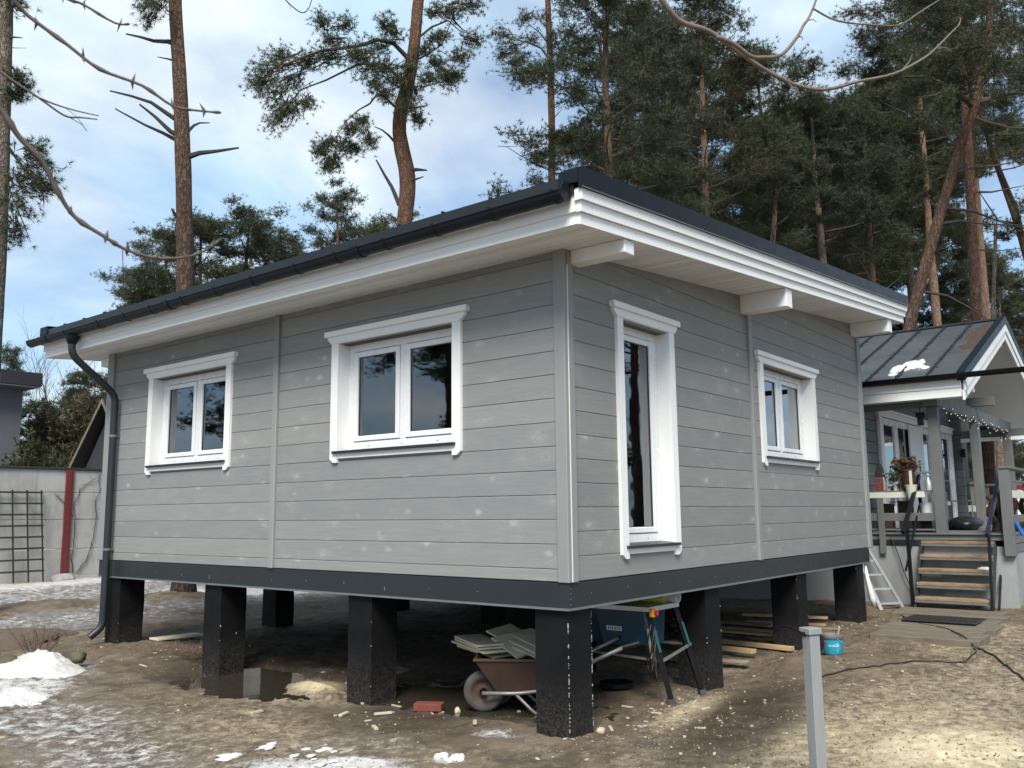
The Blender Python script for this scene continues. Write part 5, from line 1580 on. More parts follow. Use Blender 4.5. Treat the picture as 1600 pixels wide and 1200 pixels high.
# french windows and door (trim proud of the logs)
def cas(x0, x1, z0, z1, leaves, nm, extra=0.0):
    f = None
    mb = MB(); Y = .5
    mb.cbox((x0, Y - .05, z0), (x0 + .16, Y + .02, z1), .004); mb.cbox((x1 - .16, Y - .05, z0), (x1, Y + .02, z1), .004); mb.cbox((x0 - .06, Y - .06, z1 + .001), (x1 + .06, Y + .02, z1 + .10), .004)
    mb.cbox((x0 - .1, Y - .085, z1 + .101), (x1 + .1, Y + .02, z1 + .14), .004)
    f = obj(nm, mb, 'white', old)
    for (a, b_, solid) in leaves:
        mb = MB()
        for q in ((a, z0 + .02, a + .10, z1 - .01), (b_ - .10, z0 + .02, b_, z1 - .01), (a + .101, z0 + .02, b_ - .101, z0 + .13 + solid), (a + .101, z1 - .12, b_ - .101, z1 - .01)):
            mb.cbox((q[0], Y - .035, q[1]), (q[2], Y + .02, q[3]), .004)
        obj('sash', mb, 'pvc', f)
        mb = MB(); mb.box((a + .1, Y - .012, z0 + .12 + solid), (b_ - .1, Y - .006, z1 - .11)); obj('pane', mb, 'glass', f)
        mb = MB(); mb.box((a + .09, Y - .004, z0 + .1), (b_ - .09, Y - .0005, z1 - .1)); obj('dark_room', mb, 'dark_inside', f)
    return f
cas(9.98, 12.60, DZ + .02, 2.11, [(10.14, 10.98, 0), (11.0, 12.44, 0)], 'french_window')
mb = MB(); mb.cbox((11.75, .43, DZ + .03), (12.44, .462, 2.08), .004); obj('wide_mullion', mb, 'white', old)
cas(12.62, 13.5, DZ + .02, 2.11, [(12.74, 13.38, 0)], 'side_window')
d_ = cas(13.80, 15.22, DZ + .02, 2.11, [(13.96, 15.06, .0)], 'porch_door')
mb = MB(); mb.cbox((13.97, .45, .60), (15.05, .47, .70), .003); obj('door_rail', mb, 'pvc', d_)
mb = MB(); mb.bar((14.98, .45, 1.12), (14.98, .40, 1.12), .03, .03); mb.bar((14.98, .41, 1.12), (14.84, .41, 1.12), .02, .02); obj('door_handle', mb, 'alu', d_)
# porch posts, beams
for (x, zb) in ((9.10, .02), (12.08, DZ), (15.30, DZ)):
    mb = MB(); mb.cbox((x - .01, -.66, zb), (x + .14, -.51, 2.10), .006); obj('porch_post', mb, 'deck_grey', old)
mb = MB(); mb.cbox((8.98, -.69, 2.101), (9.30, -.48, 2.20), .006); obj('post_head', mb, 'deck_grey', old)
for k in range(16):
    x0 = 9.31 + k * .395
    mb = MB(); mb.cbox((x0 + .003, -.63, 2.105), (x0 + .392, -.53, 2.33), .006); obj('beam_panel', mb, 'deck_grey', old)
mb = MB(); mb.cbox((9.06, -.47, 2.105), (9.24, .49, 2.30), .006); obj('porch_beam', mb, 'old_siding', old)
mb = MB(); mb.cbox((15.32, -1.5, 2.02), (15.44, .3, 2.18), .006); obj('porch_beam', mb, 'old_siding', old)
mb = MB(); mb.cbox((15.30, -1.6, 1.94), (15.34, .3, 2.018), .004); obj('white_trim', mb, 'white', old)
mb = MB(); mb.cbox((12.05, -.95, 2.36), (12.17, -.50, 2.52), .006); obj('bracket_beam', mb, 'deck_grey', old)
# roof: two slopes, ridge along y
EX, EZ, RX, RZ = 8.75, 2.52, 12.66, 4.02
sl = (RZ - EZ) / (RX - EX); sr = 0.33
def rl(x): return EZ + sl * (x - EX)
def rr_(x): return RZ - sr * (x - RX)
RXE = 17.3
oroof = None
mb = MB(); mb.prism([(EX, -1.10, EZ - .05), (EX, -1.10, EZ), (RX, -1.10, RZ), (RX, -1.10, RZ - .05)], (0, 10.0, 0)); oroof = obj('roof_slope', mb, 'zinc_roof', old)
mb = MB(); mb.prism([(RX + .001, -1.10, RZ - .05), (RX + .001, -1.10, RZ), (RXE, -1.10, rr_(RXE)), (RXE, -1.10, rr_(RXE) - .05)], (0, 10.0, 0)); obj('roof_slope', mb, 'zinc_roof', old)
y = -.62
while y < 8.8:
    mb = MB(); mb.prism([(EX + .02, y - .009, EZ + .009), (RX - .05, y - .009, RZ - .018), (RX - .05, y - .009, RZ + .022), (EX + .02, y - .009, EZ + .048)], (0, .018, 0)); obj('standing_seam', mb, 'band', oroof); y += .45
mb = MB(); mb.prism([(RX - .14, -1.12, RZ - .03), (RX, -1.12, RZ + .03), (RX + .14, -1.12, RZ - .02), (RX, -1.12, RZ + .004)], (0, 10.0, 0)); obj('ridge_cap', mb, 'band', oroof)
mb = MB(); mb.prism([(EX, -1.165, EZ - .09), (EX, -1.165, EZ + .045), (RX, -1.165, RZ + .045), (RX, -1.165, RZ - .09)], (0, .12, 0)); obj('verge_flashing', mb, 'steel', oroof)
mb = MB(); mb.prism([(RX + .001, -1.165, RZ - .09), (RX + .001, -1.165, RZ + .045), (RXE, -1.165, rr_(RXE) + .045), (RXE, -1.165, rr_(RXE) - .09)], (0, .12, 0)); obj('verge_flashing', mb, 'steel', oroof)
for k in range(2):
    o0, o1 = -.091 - .15 * k, -.238 - .15 * k; yy = -1.155 + .022 * k
    mb = MB(); mb.prism([(EX + .02, yy, EZ + o1), (EX + .02, yy, EZ + o0), (RX, yy, RZ + o0), (RX, yy, RZ + o1)], (0, .03, 0)); obj('barge_board', mb, 'fascia', old)
    mb = MB(); mb.prism([(RX + .001, yy, RZ + o1), (RX + .001, yy, RZ + o0), (RXE, yy, rr_(RXE) + o0), (RXE, yy, rr_(RXE) + o1)], (0, .03, 0)); obj('barge_board', mb, 'fascia', old)
mb = MB(); mb.prism([(EX + .08, -1.10, EZ - .15), (RX, -1.10, RZ - .18), (RX, -1.10, RZ - .16), (EX + .08, -1.10, EZ - .13)], (0, 10, 0)); obj('porch_ceiling', mb, 'soffit', old)
mb = MB(); mb.prism([(RX + .001, -1.10, RZ - .18), (RXE, -1.10, rr_(RXE) - .18), (RXE, -1.10, rr_(RXE) - .16), (RX + .001, -1.10, RZ - .16)], (0, 10, 0)); obj('porch_ceiling', mb, 'soffit', old)
for k in range(2):
    mb = MB(); mb.cbox((EX + .03 + .012 * (1 - k), -1.09, 2.19 + .135 * k), (EX + .06, 8.8, 2.322 + .135 * k), .004); obj('fascia_board', mb, 'fascia', old)
mb = MB(); mb.box((EX + .061, -1.08, 2.195), (9.05, 8.8, 2.22)); obj('eave_soffit', mb, 'soffit', old)
mb = MB(); mb.prism([(9.2, .505, 2.5), (16.9, .505, 2.5), (RX, .505, 3.9)], (0, .1, 0)); obj('gable_wall', mb, 'old_siding', old)
for (px_, pz) in ((9.72, 2.36), (12.57, 3.50)):
    mb = MB(); mb.cbox((px_, -1.06, pz), (px_ + .18, .5, pz + .26), .006); obj('purlin', mb, 'white', old)
mb = MB()
vs = []; fs = []
for yy in (-2.6, 8.8):
    for r_ in (.062, .056):
        for k in range(11):
            a = math.pi + math.pi * k / 10; vs.append((EX - .045 + r_ * math.cos(a), yy, EZ - .005 + r_ * math.sin(a)))
for k in range(10):
    fs += [(k, 22 + k, 23 + k, k + 1), (11 + k, 12 + k, 34 + k, 33 + k), (k, k + 1, 12 + k, 11 + k), (22 + k, 33 + k, 34 + k, 23 + k)]
mb.add(vs, fs); mb.tube([(EX - .107, -2.6, EZ), (EX - .107, 8.8, EZ)], .010, 6); obj('gutter', mb, 'black_metal', old)
# railings
def rail_board(a, b_, mat, name='railing_board'):
    mb = MB(); mb.cbox(a, b_, .004); return obj(name, mb, mat, old)
rail_board((9.03, -.40, .705), (9.06, 3.0, .795), 'cream_board'); rail_board((9.03, -.50, .796), (9.22, 3.0, .815), 'old_wood', 'shelf_board')
rail_board((9.07, -.50, 1.07), (9.10, 3.0, 1.105), 'deck_grey'); rail_board((9.055, -.50, .345), (9.085, 3.0, .47), 'deck_grey')
rail_board((9.085, -.50, .20), (9.10, 3.0, .225), 'deck_grey')
rail_board((9.03, .22, -.16), (9.054, .315, .70), 'deck_grey', 'railing_post')
for (a, b_) in (((8.975, -1.58, -.16), (9.0745, -1.44, 1.10)), ((9.076, -1.575, -.16), (9.15, -1.47, 1.04))): rail_board(a, b_, 'deck_grey', 'railing_post')
for x in (10.75, 12.6, 14.2, 15.6): rail_board((x, -1.56, DZ), (x + .09, -1.47, 1.04), 'deck_grey', 'railing_post')
rail_board((8.96, -1.60, 1.101), (15.75, -1.46, 1.135), 'deck_grey'); rail_board((9.151, -1.545, .68), (15.7, -1.515, .79), 'cream_board'); rail_board((9.151, -1.545, .32), (15.7, -1.515, .43), 'deck_grey'); rail_board((9.151, -1.54, .92), (15.7, -1.515, .95), 'deck_grey')
for (z0, z1, mt_) in ((1.0, 1.05, 'deck_grey'), (.46, .60, 'white'), (.28, .38, 'deck_grey')): rail_board((15.62, -1.46, z0), (15.65, .5, z1), mt_)
for yy in (-.1, -.95): rail_board((15.651, yy, DZ), (15.69, yy + .09, 1.0), 'deck_grey', 'railing_post')
# lantern bird house on the post
mb = MB(); mb.box((9.02, -.46, 1.82), (9.10, -.38, 1.94)); mb.prism([(9.0, -.48, 1.941), (9.12, -.48, 1.941), (9.06, -.48, 2.02)], (0, .12, 0)); mb.tube([(9.06, -.42, 2.0), (9.06, -.42, 2.10)], .006, 4)
tag(obj('lantern', mb, 'black_metal'), 'small black lantern shaped like a bird house hanging by the porch post', 'lantern')
mb = MB(); mb.box((15.25, .22, 1.62), (15.36, .30, 1.80)); mb.box((15.30, .30, 1.66), (15.374, .34, 1.70)); obj('wall_lamp', mb, 'black_metal', old)
# string lights
sl_ = thing('string_lights', (12, -.7, 2.1), 'string of small white lights draped along the porch beam', 'string lights')
rng = random.Random(6); bulbs = MB(); wire = MB()
P = []
for k in range(40):
    x = 9.35 + k * .155; zz = 2.16 - .10 * abs(math.sin(k * .62)) - .10 * (k % 7 == 3) - .12 * (k > 30) * (k % 3 == 1)
    P.append((x, -.66, zz + rng.uniform(-.03, .03)))
wire.tube(P, .004, 3, False)
for q in P:
    c = Vector(q) + Vector((0, -.012, -.02)); r_ = .0085
    bulbs.add([c + Vector(v) * r_ for v in ((1, 0, 0), (-1, 0, 0), (0, 1, 0), (0, -1, 0), (0, 0, 1), (0, 0, -1))], [(0, 2, 4), (2, 1, 4), (1, 3, 4), (3, 0, 4), (2, 0, 5), (1, 2, 5), (3, 1, 5), (0, 3, 5)])
obj('wire', wire, 'cable', sl_); obj('bulbs', bulbs, 'bulb', sl_, kind='stuff')
# snow and litter lying on the porch roof
def on_roof(x0, x1, y0, y1, ell, thr, t, mat, name, label, cat, seed):
    """irregular thin layer lying on the slope: cells of a fine grid kept where a noise mask is high"""
    st = .028; xs = np.arange(x0, x1, st); ys = np.arange(y0, y1, st)
    XX, YY = np.meshgrid(xs, ys)
    mk = fbm(XX * 3.4, YY * 4.2, seed, 6) * 2.6 - .85 + .8 * ell(XX, YY)
    hh = np.clip((mk - thr) * 3.5, 0, 1) ** .6 * t
    mb = MB(); ny_, nx_ = XX.shape; keep = mk > thr; use = {}
    def vid(i, j):
        if (i, j) not in use:
            use[(i, j)] = len(mb.v); mb.v.append((float(XX[i, j]), float(YY[i, j]), rl(float(XX[i, j])) + (.002 + float(hh[i, j]) if keep[i, j] else -.006)))
        return use[(i, j)]
    for i in range(ny_ - 1):
        for j in range(nx_ - 1):
            if keep[i, j] or keep[i + 1, j] or keep[i, j + 1] or keep[i + 1, j + 1]:
                mb.f.append((vid(i, j), vid(i, j + 1), vid(i + 1, j + 1), vid(i + 1, j)))
    return tag(obj(name, mb, mat, None, True), label, cat)
on_roof(8.8, 10.7, -.80, .55, lambda X_, Y_: 1.0 - ((X_ - 9.55) / .55) ** 2 - ((Y_ + .18) / .40) ** 2, 0.80, .05, 'snow', 'snow_patch', 'patch of melting snow on the porch roof', 'snow', 5)
on_roof(9.4, 12.6, -1.04, -.4, lambda X_, Y_: 1.0 - ((X_ - 11.2) / 1.3) ** 2 - ((Y_ + 1.0) / .26) ** 2, 0.72, .022, 'pine_litter', 'needle_litter', 'brown drift of fallen pine needles along the edge of the porch roof', 'needle litter', 9)

lit = MB(); rng = random.Random(19)
for k in range(5):
    y0 = -.62 + .45 * k
    for q in range(150):
        x = rng.uniform(8.95, 12.5); dy = rng.choice((-1, 1)) * (.014 + abs(rng.gauss(0, .022))); l = rng.uniform(.02, .09)
        if rng.random() > .35 + .65 * abs(math.sin(x * 2.3 + k)): continue
        lit.add([(x, y0 + dy, rl(x) + .003), (x + l, y0 + dy + rng.uniform(-.02, .02), rl(x + l) + .003), (x + l * .5, y0 + dy * 1.1, rl(x + l * .5) + .016), (x + l * .5, y0 + dy + .018, rl(x + l * .5) + .004)], [(0, 1, 2), (1, 3, 2), (3, 0, 2)])
tag(obj('seam_litter', lit, 'pine_litter'), 'brown needles caught along the seams of the porch roof', 'needle litter', kind='stuff')
# steps
stair = thing('outdoor_steps', (8.7, -.8, -.93), 'open steel steps with worn timber treads and black handrails up to the porch', 'steps')
rng = random.Random(4)
for k in range(5):
    x0 = 8.42 + .145 * k; zt = -.745 + .198 * k
    mb = MB(); mb.cbox((x0, -1.30, zt - .045), (x0 + .13, -.305, zt), .006); obj('tread_board', mb, 'tread', stair)
    mb = MB(); mb.cbox((x0 + .134, -1.30, zt - .045), (x0 + .26, -.305, zt - .001), .006); obj('tread_board', mb, 'tread', stair)
    mb = MB(); mb.box((x0 + .004, -1.302, zt - .078), (x0 + .26, -.303, zt - .046)); obj('tread_frame', mb, 'galv', stair)
for yy in (-.30, -1.305):
    mb = MB(); mb.bar((8.46, yy + (.0 if yy > -1 else 0), -.93), (9.08, yy, .0), .04, .10); obj('stringer', mb, 'band', stair)
def rl_bar(a, b_, wd, mat='black_metal', nm='handrail'):
    mb = MB(); mb.bar(a, b_, wd, wd * .8, (0, 1, 0)); return obj(nm, mb, mat, stair)
rl_bar((8.19, -.27, .19), (9.32, -.27, 1.05), .06); rl_bar((8.44, -.27, -.92), (8.42, -.27, .36), .055, nm='baluster'); rl_bar((9.24, -.27, .98), (9.45, -.27, -.2), .055, nm='baluster'); rl_bar((8.22, -.262, -.36), (9.24, -.262, .58), .03, nm='brace')
rl_bar((8.42, -1.33, .15), (9.83, -1.33, 1.09), .06, 'blue_steel'); rl_bar((8.36, -1.33, -.92), (8.56, -1.33, .22), .045, nm='baluster'); rl_bar((8.74, -1.345, -.90), (9.70, -1.345, .42), .035, nm='brace'); rl_bar((9.55, -1.33, -.1), (9.6, -1.33, .9), .045, nm='baluster')
mb = MB(); mb.blob((8.92, -1.18, -.145 - .198), (.16, .12, .03), random.Random(9), 12, 6, .3)
tag(obj('snow_lump', mb, 'snow', None, True), 'small lump of snow on the second lowest step', 'snow')
# platform, mat and old boards in front of the steps
plat = thing('plank_platform', (7.9, -.9, -.95), 'low dark plank platform at the foot of the steps', 'platform')
for k in range(2):
    mb = MB(); mb.cbox((7.62 + k * .36, -1.62 + .1 * k, -1.02), (7.96 + k * .36, -.18, -.895 + .012 * k), .008); obj('plank', mb, 'old_wood', plat)
bw = thing('board_walk', (6.9, -1, -1.0), 'weathered board path half sunk in the mud before the steps', 'path')
for k in range(6):
    x0 = 5.72 + k * .31
    mb = MB(); mb.cbox((x0, -1.62 + rng.uniform(-.06, .06), -1.05), (x0 + .29, -.40 + rng.uniform(-.06, .06), -.962 + .008 * k + rng.uniform(-.004, .004)), .008); obj('plank', mb, 'old_wood', bw)
mat_ = thing('door_mat', (7.2, -.9, -.91), 'black perforated rubber mat lying before the steps', 'mat')
mb = MB(); mb.cbox((6.92, -1.40, -.922), (7.58, -.50, -.908), .004); obj('mat_sheet', mb, 'rubber_mat', mat_)
mb = MB()
for i in range(9):
    for j in range(13):
        x0, y0 = 6.95 + i * .07, -1.37 + j * .067
        mb.box((x0, y0, -.9085), (x0 + .045, y0 + .012, -.900)); mb.box((x0, y0 + .025, -.9085), (x0 + .012, y0 + .055, -.900))
obj('mat_ribs', mb, 'rubber_mat', mat_, kind='stuff')

# things on the porch rail
def pot(name, c, prof, mat, label, cat='flower pot'):
    mb = MB(); mb.lathe(prof, c, 18); o = obj(name, mb, mat); smooth_by_angle(o, 40); return tag(o, label, cat)
Zs = .8155
hb_ = thing('brick_ornament', (9.12, .27, Zs), 'small brick-faced bird house with a dark roof at the left end of the porch shelf', 'ornament')
mb = MB(); mb.cbox((9.06, .19, Zs), (9.19, .335, Zs + .22), .005); obj('body', mb, 'concrete', hb_)
for r_ in range(5):
    for q in range(2 + r_ % 2):
        wd = .13 / (2 + r_ % 2); mb = MB(); mb.box((9.052, .196 + q * wd + .004, Zs + .012 + r_ * .04), (9.0595, .196 + (q + 1) * wd - .002, Zs + .045 + r_ * .04)); obj('brick', mb, 'brick', hb_)
mb = MB(); mb.prism([(9.05, .20, Zs + .221), (9.05, .325, Zs + .221), (9.05, .30, Zs + .38), (9.05, .225, Zs + .38)], (.14, 0, 0)); mb.tube([(9.12, .26, Zs + .37), (9.12, .26, Zs + .43)], .03, 6); obj('roof', mb, 'dark_wood', hb_)
pot('flower_pot', (9.12, .03, Zs), [(.045, 0), (.062, .13), (.066, .13), (.066, .145), (.055, .145), (.05, .11)], 'white', 'small white pot with a dark plant beside the brick bird house')
bush('pot_plant', (9.12, .03, Zs + .13), (.09, .09, .06), 'dark little plant in the small white pot', 'needle', 'plant', 81, 30, 3, 5, .05, .02, 4)
pot('watering_cup', (9.13, -.055, Zs), [(.05, 0), (.07, .2), (.075, .26), (.06, .26)], 'bucket_grey', 'dark grey cup behind the small white pot', 'cup')
pot('flower_pot', (9.12, -.155, Zs), [(.10, 0), (.125, .30), (.135, .30), (.135, .335), (.11, .335), (.10, .28)], 'terracotta', 'large glossy brown pot with dried flowers on the porch shelf')
bush('dried_flowers', (9.12, -.155, Zs + .30), (.17, .17, .10), 'brown dried flower heads in the large brown pot', 'leaf_brown', 'plant', 82, 90, 4, 6, .045, .03, 6)
pot('flower_pot', (8.98, -.225, .685), [(.055, 0), (.085, .2), (.09, .2), (.09, .215), (.075, .215), (.06, .1)], 'cream', 'cream pot hooked on the white porch rail')
mb = MB(); mb.box((9.0, -.245, .90), (9.02, -.205, 1.12)); tag(obj('pot_hook', mb, 'cream'), 'cream strap holding the cream pot on the rail', 'hook')
pot('spray_bottle', (9.11, -.45, Zs), [(.045, 0), (.05, .12), (.02, .18), (.018, .22), (.04, .225), (.04, .27)], 'alu', 'clear spray bottle beside the porch post', 'bottle')
mb = MB(); rng = random.Random(12)
mb.blob((11.3, -.45, DZ + .10), (.42, .30, .13), rng, 16, 9, .16); tag(obj('black_bag', mb, 'bag', None, True), 'crumpled black bag lying on the porch floor', 'bag')
mb = MB(); mb.cbox((12.0, -.02, DZ), (12.35, .22, DZ + .09), .01); tag(obj('tool_box', mb, 'red'), 'low orange-red box on the porch floor by the door', 'box')
st = thing('plant_stand', (12.9, -.1, DZ), 'thin pale metal stand on the porch beside the middle post', 'stand')
for (a, b_) in (((12.7, -.25), (12.7, .1)), ((13.1, -.25), (13.1, .1))):
    for q in (a, b_):
        mb = MB(); mb.tube([(q[0], q[1], DZ), (q[0], q[1], DZ + .5)], .012, 6); obj('leg', mb, 'galv', st)
mb = MB(); mb.cbox((12.68, -.27, DZ + .5), (13.12, .12, DZ + .52), .003); obj('top', mb, 'galv', st)
for k, (y0, z0, z1, m_, lb) in enumerate(((.27, DZ, .62, 'root', 'brown crate'), (-.02, DZ, .66, 'root', 'brown planter'))):
    mb = MB(); mb.cbox((9.3, y0 - .09, DZ), (9.5, y0 + .09, z1), .006); tag(obj('planter', mb, m_), ['tall brown planter behind the left part of the porch railing', 'tall brown planter behind the middle of the porch railing'][k], 'planter')
mb = MB(); mb.cbox((9.35, -.40, DZ), (9.6, -.02, DZ + .20), .01); tag(obj('storage_box', mb, 'bag'), 'low black box behind the porch railing', 'box')
pot('white_bucket', (9.35, -.36, DZ + .2), [(.10, 0), (.13, .26), (.12, .26), (.10, .05)], 'white', 'white bucket on the black box behind the porch railing', 'bucket')
# gnarled root on the right of the porch
mb = MB(); rng = random.Random(15)
for k in range(11):
    p = Vector((10.3 + rng.uniform(-.3, .3), -1.25 + rng.uniform(-.12, .12), DZ)); P = [p]
    for q in range(6):
        p = p + Vector((rng.uniform(-.14, .14), rng.uniform(-.07, .07), .09)); P.append(p.copy())
    mb.tube(P, [.05 - .004 * q + rng.uniform(0, .02) for q in range(7)], 7)
mb.blob((10.35, -1.25, DZ + .42), (.36, .16, .20), rng, 16, 9, .25)
tag(obj('driftwood_root', mb, 'root', None, True), 'gnarled brown root standing on the porch behind the right railing', 'root')
sh = thing('snow_shovel', (9.35, -1.75, -.8), 'shovel with a blue collar leaning on the porch corner', 'shovel')
mb = MB(); mb.tube([(9.10, -1.63, .22), (9.55, -2.3, -.85)], .018, 8); obj('shaft', mb, 'galv', sh)
mb = MB(); mb.tube([(9.085, -1.60, .32), (9.13, -1.67, .14)], .028, 8); obj('collar', mb, 'blue_plastic', sh)
mb = MB(); mb.prism([(9.5, -2.15, -.8), (9.7, -2.45, -.8), (9.8, -2.55, -.98), (9.55, -2.2, -.98)], (.03, -.0, .02)); obj('blade', mb, 'black_metal', sh)
# far right beyond the porch: big dark trunk, thin birch, snow bank boards and red sheet
DX = 24.0
hero('birch_tree', tr(DX - .8, (1556, 850, 11), (1554, 700, 10), (1551, 600, 9), (1552, 480, 8), (1556, 350, 6)), 'thin pale young trunk beside the thick dark trunk behind the porch', [], [], [limb_px(1, DX - .8, [(1554, 706), (1563, 709), (1572, 708)], .015)], seed=93, bark='bark_grey')
fb = thing('board_fence', (30, 6, -.6), 'dark board fence far behind the porch', 'fence')
a0, a1 = spot(1440, 745, 30), spot(1760, 755, 26)
for k in range(46):
    t = k / 46; q = a0 + (a1 - a0) * t; q2 = a0 + (a1 - a0) * (t + .9 / 46)
    mb = MB(); mb.bar((q[0], q[1], .3), (q2[0], q2[1], .3), .04, 2.2, (0, 0, 1)); obj('fence_board', mb, 'old_wood', fb)
p = spot(1588, 756, 20); mb = MB(); q = Vector(p)
mb.prism([q + Vector((-.5, .2, -.25)), q + Vector((.5, -.6, -.02)), q + Vector((.55, -.65, .28)), q + Vector((.1, -.3, .2))], (.02, .02, -.02)); tag(obj('red_sheet', mb, 'banner_red'), 'dark red sheet sloping behind the porch at the right edge', 'sheet')
p = spot(1590, 790, 19.5); mb = MB(); mb.blob((p[0], p[1], p[2] - .75), (1.6, 1.2, 1.1), random.Random(3), 18, 10, .15); tag(obj('snow_bank', mb, 'snow', None, True), 'high bank of old snow behind the porch at the right edge', 'snow')
p = spot(1520, 800, 21); mb = MB(); mb.blob((p[0], p[1], p[2] - .7), (1.5, 1.2, .9), random.Random(4), 18, 10, .15); tag(obj('snow_bank', mb, 'snow', None, True), 'low bank of old snow behind the porch door wall', 'snow')
mb = MB(); mb.blob((10.9, -2.3, -.95), (1.0, .55, .26), random.Random(6), 22, 10, .18); tag(obj('snow_heap', mb, 'snow', None, True), 'melting snow heap beside the porch corner at the right edge', 'snow')

# ------------------------------------------------------------------ ladder under the porch
lad = thing('ladder', (9.0, .4, -.95), 'aluminium ladder leaning behind the far pillar against the porch wall', 'ladder')
LA, LB = Vector((8.35, .15, -.98)), Vector((9.05, .78, .08)); LC = Vector((8.52, -.13, -.965)); LD = Vector((9.06, .60, .08))
for a, b_ in ((LA, LB), (LC, LD)):
    mb = MB(); mb.bar(a, b_, .05, .025); obj('stile', mb, 'alu', lad)
for k in range(5):
    t = .10 + k * .19; mb = MB(); mb.bar(LA + (LB - LA) * t, LC + (LD - LC) * t, .03, .03); obj('rung', mb, 'alu', lad)
lad2 = thing('ladder', (8.6, 1.6, -.95), 'upright aluminium ladder standing between the two far pillars under the house', 'ladder')
for yy in (1.62, 1.30):
    mb = MB(); mb.bar((8.2, yy, -.98), (9.0, yy + .1, .9), .05, .025); obj('stile', mb, 'alu', lad2)
for k in range(7):
    t = .06 + k * .14; mb = MB(); mb.bar((8.2 + .8 * t, 1.62 + .1 * t, -.98 + 1.88 * t), (8.2 + .8 * t, 1.30 + .1 * t, -.98 + 1.88 * t), .03, .03); obj('rung', mb, 'alu', lad2)
mb = MB(); rng = random.Random(8)
P = [(7.26, .02, -.22), (7.28, .0, -.45), (7.34, -.03, -.7), (7.37, -.04, -.82)]
mb.tube(P, [.015, .03, .045, .02], 6); tag(obj('rag', mb, 'white', None, True), 'white rag hanging beside the far right pillar', 'rag')

# ------------------------------------------------------------------ wheelbarrow and boards
ax = Vector((.574, -.819, 0)); sd = Vector((.819, .574, 0)); W0 = Vector((.52, 1.28, 0))
def wb(l, s, z): return W0 + ax * l + sd * s + Vector((0, 0, z))
wz = -1.0
bar_ = thing('wheelbarrow', tuple(wb(.5, 0, -1.17)), 'rusty brown wheelbarrow loaded with pale boards under the house', 'wheelbarrow')
top = [(-.06, -.28), (-.06, .28), (.78, .32), (.78, -.32)]; bot = [(.12, -.17), (.12, .17), (.58, .2), (.58, -.2)]
vs = [wb(l, s, -.715) for l, s in top] + [wb(l, s, -.985) for l, s in bot] + [wb(l * .96 + .01, s * .95, -.717) for l, s in top] + [wb(l, s * .95, -.972) for l, s in bot]
fs = []
for k in range(4):
    k2 = (k + 1) % 4
    fs += [(k, k2, 4 + k2, 4 + k), (8 + k2, 8 + k, 12 + k, 12 + k2), (k2, k, 8 + k, 8 + k2)]
fs += [(4, 5, 6, 7), (15, 14, 13, 12)]
mb = MB(); mb.add(vs, fs); tray = obj('tray', mb, 'rust', bar_)
mb = MB(); mb.tube([wb(l, s, -.712) for l, s in top + top[:1]], .014, 6); obj('rim', mb, 'rust', tray)
def wheel(l, s):
    c = wb(l, s, wz); mb = MB(); n = 22
    prof = [(.115, -.035), (.15, -.042), (.172, -.02), (.176, 0), (.172, .02), (.15, .042), (.115, .035)]
    vs = []; fs = []
    for (r_, o) in prof:
        for k in range(n):
            a = 2 * math.pi * k / n; vs.append(c + ax * (r_ * math.cos(a)) + Vector((0, 0, r_ * math.sin(a))) + sd * o)
    for i in range(len(prof) - 1):
        for k in range(n): k2 = (k + 1) % n; fs.append((i * n + k, i * n + k2, (i + 1) * n + k2, (i + 1) * n + k))
    mb.add(vs, fs); t = obj('tyre', mb, 'tyre', bar_, True)
    mb = MB(); vs = []; fs = []
    for (r_, o) in ((.12, -.034), (.10, -.03), (.085, -.008), (.03, -.012), (.03, -.05), (.03, .05), (.03, .012), (.085, .008), (.10, .03), (.12, .034)):
        for k in range(n):
            a = 2 * math.pi * k / n; vs.append(c + ax * (r_ * math.cos(a)) + Vector((0, 0, r_ * math.sin(a))) + sd * o)
    for i in range(9):
        for k in range(n): k2 = (k + 1) % n; fs.append((i * n + k, i * n + k2, (i + 1) * n + k2, (i + 1) * n + k))
    mb.add(vs, fs); obj('rim', mb, 'rust', t, True)
wheel(.0, -.09); wheel(.08, .16)
mb = MB(); mb.tube([wb(0, -.2, wz), wb(0.02, .26, wz)], .012, 6); obj('axle', mb, 'rust', bar_)
for s in (-.20, .22):
    mb = MB(); mb.tube(bend([wb(0, s, wz), wb(.30, s, -1.0), wb(.62, s * 1.1, -.96), wb(.95, s * 1.3, -.72), wb(1.22, s * 1.45, -.60)], .08), .017, 8); h = obj('handle_tube', mb, 'galv', bar_, True)
    mb = MB(); mb.tube([wb(1.20, s * 1.44, -.607), wb(1.34, s * 1.5, -.57)], .022, 8); obj('grip', mb, 'black_metal', h)
    mb = MB(); mb.tube(bend([wb(.28, s, -1.0), wb(.46, s * 1.08, -1.17), wb(.60, s * 1.08, -1.17), wb(.66, s * 1.1, -.95)], .05), .014, 7); obj('leg', mb, 'galv', bar_, True)
def plank4(A, B, C, th=.017):
    """board with one top edge A-B, its width running from A to C"""
    A, B, C = Vector(A), Vector(B), Vector(C)
    u = (B - A); w_ = (C - A); w_ = w_ - u * (w_.dot(u) / u.dot(u)); nn = u.cross(w_).normalized()
    if nn.z < 0: nn = -nn
    mb = MB(); mb.prism([A, B, B + w_, A + w_], -nn * th); return mb
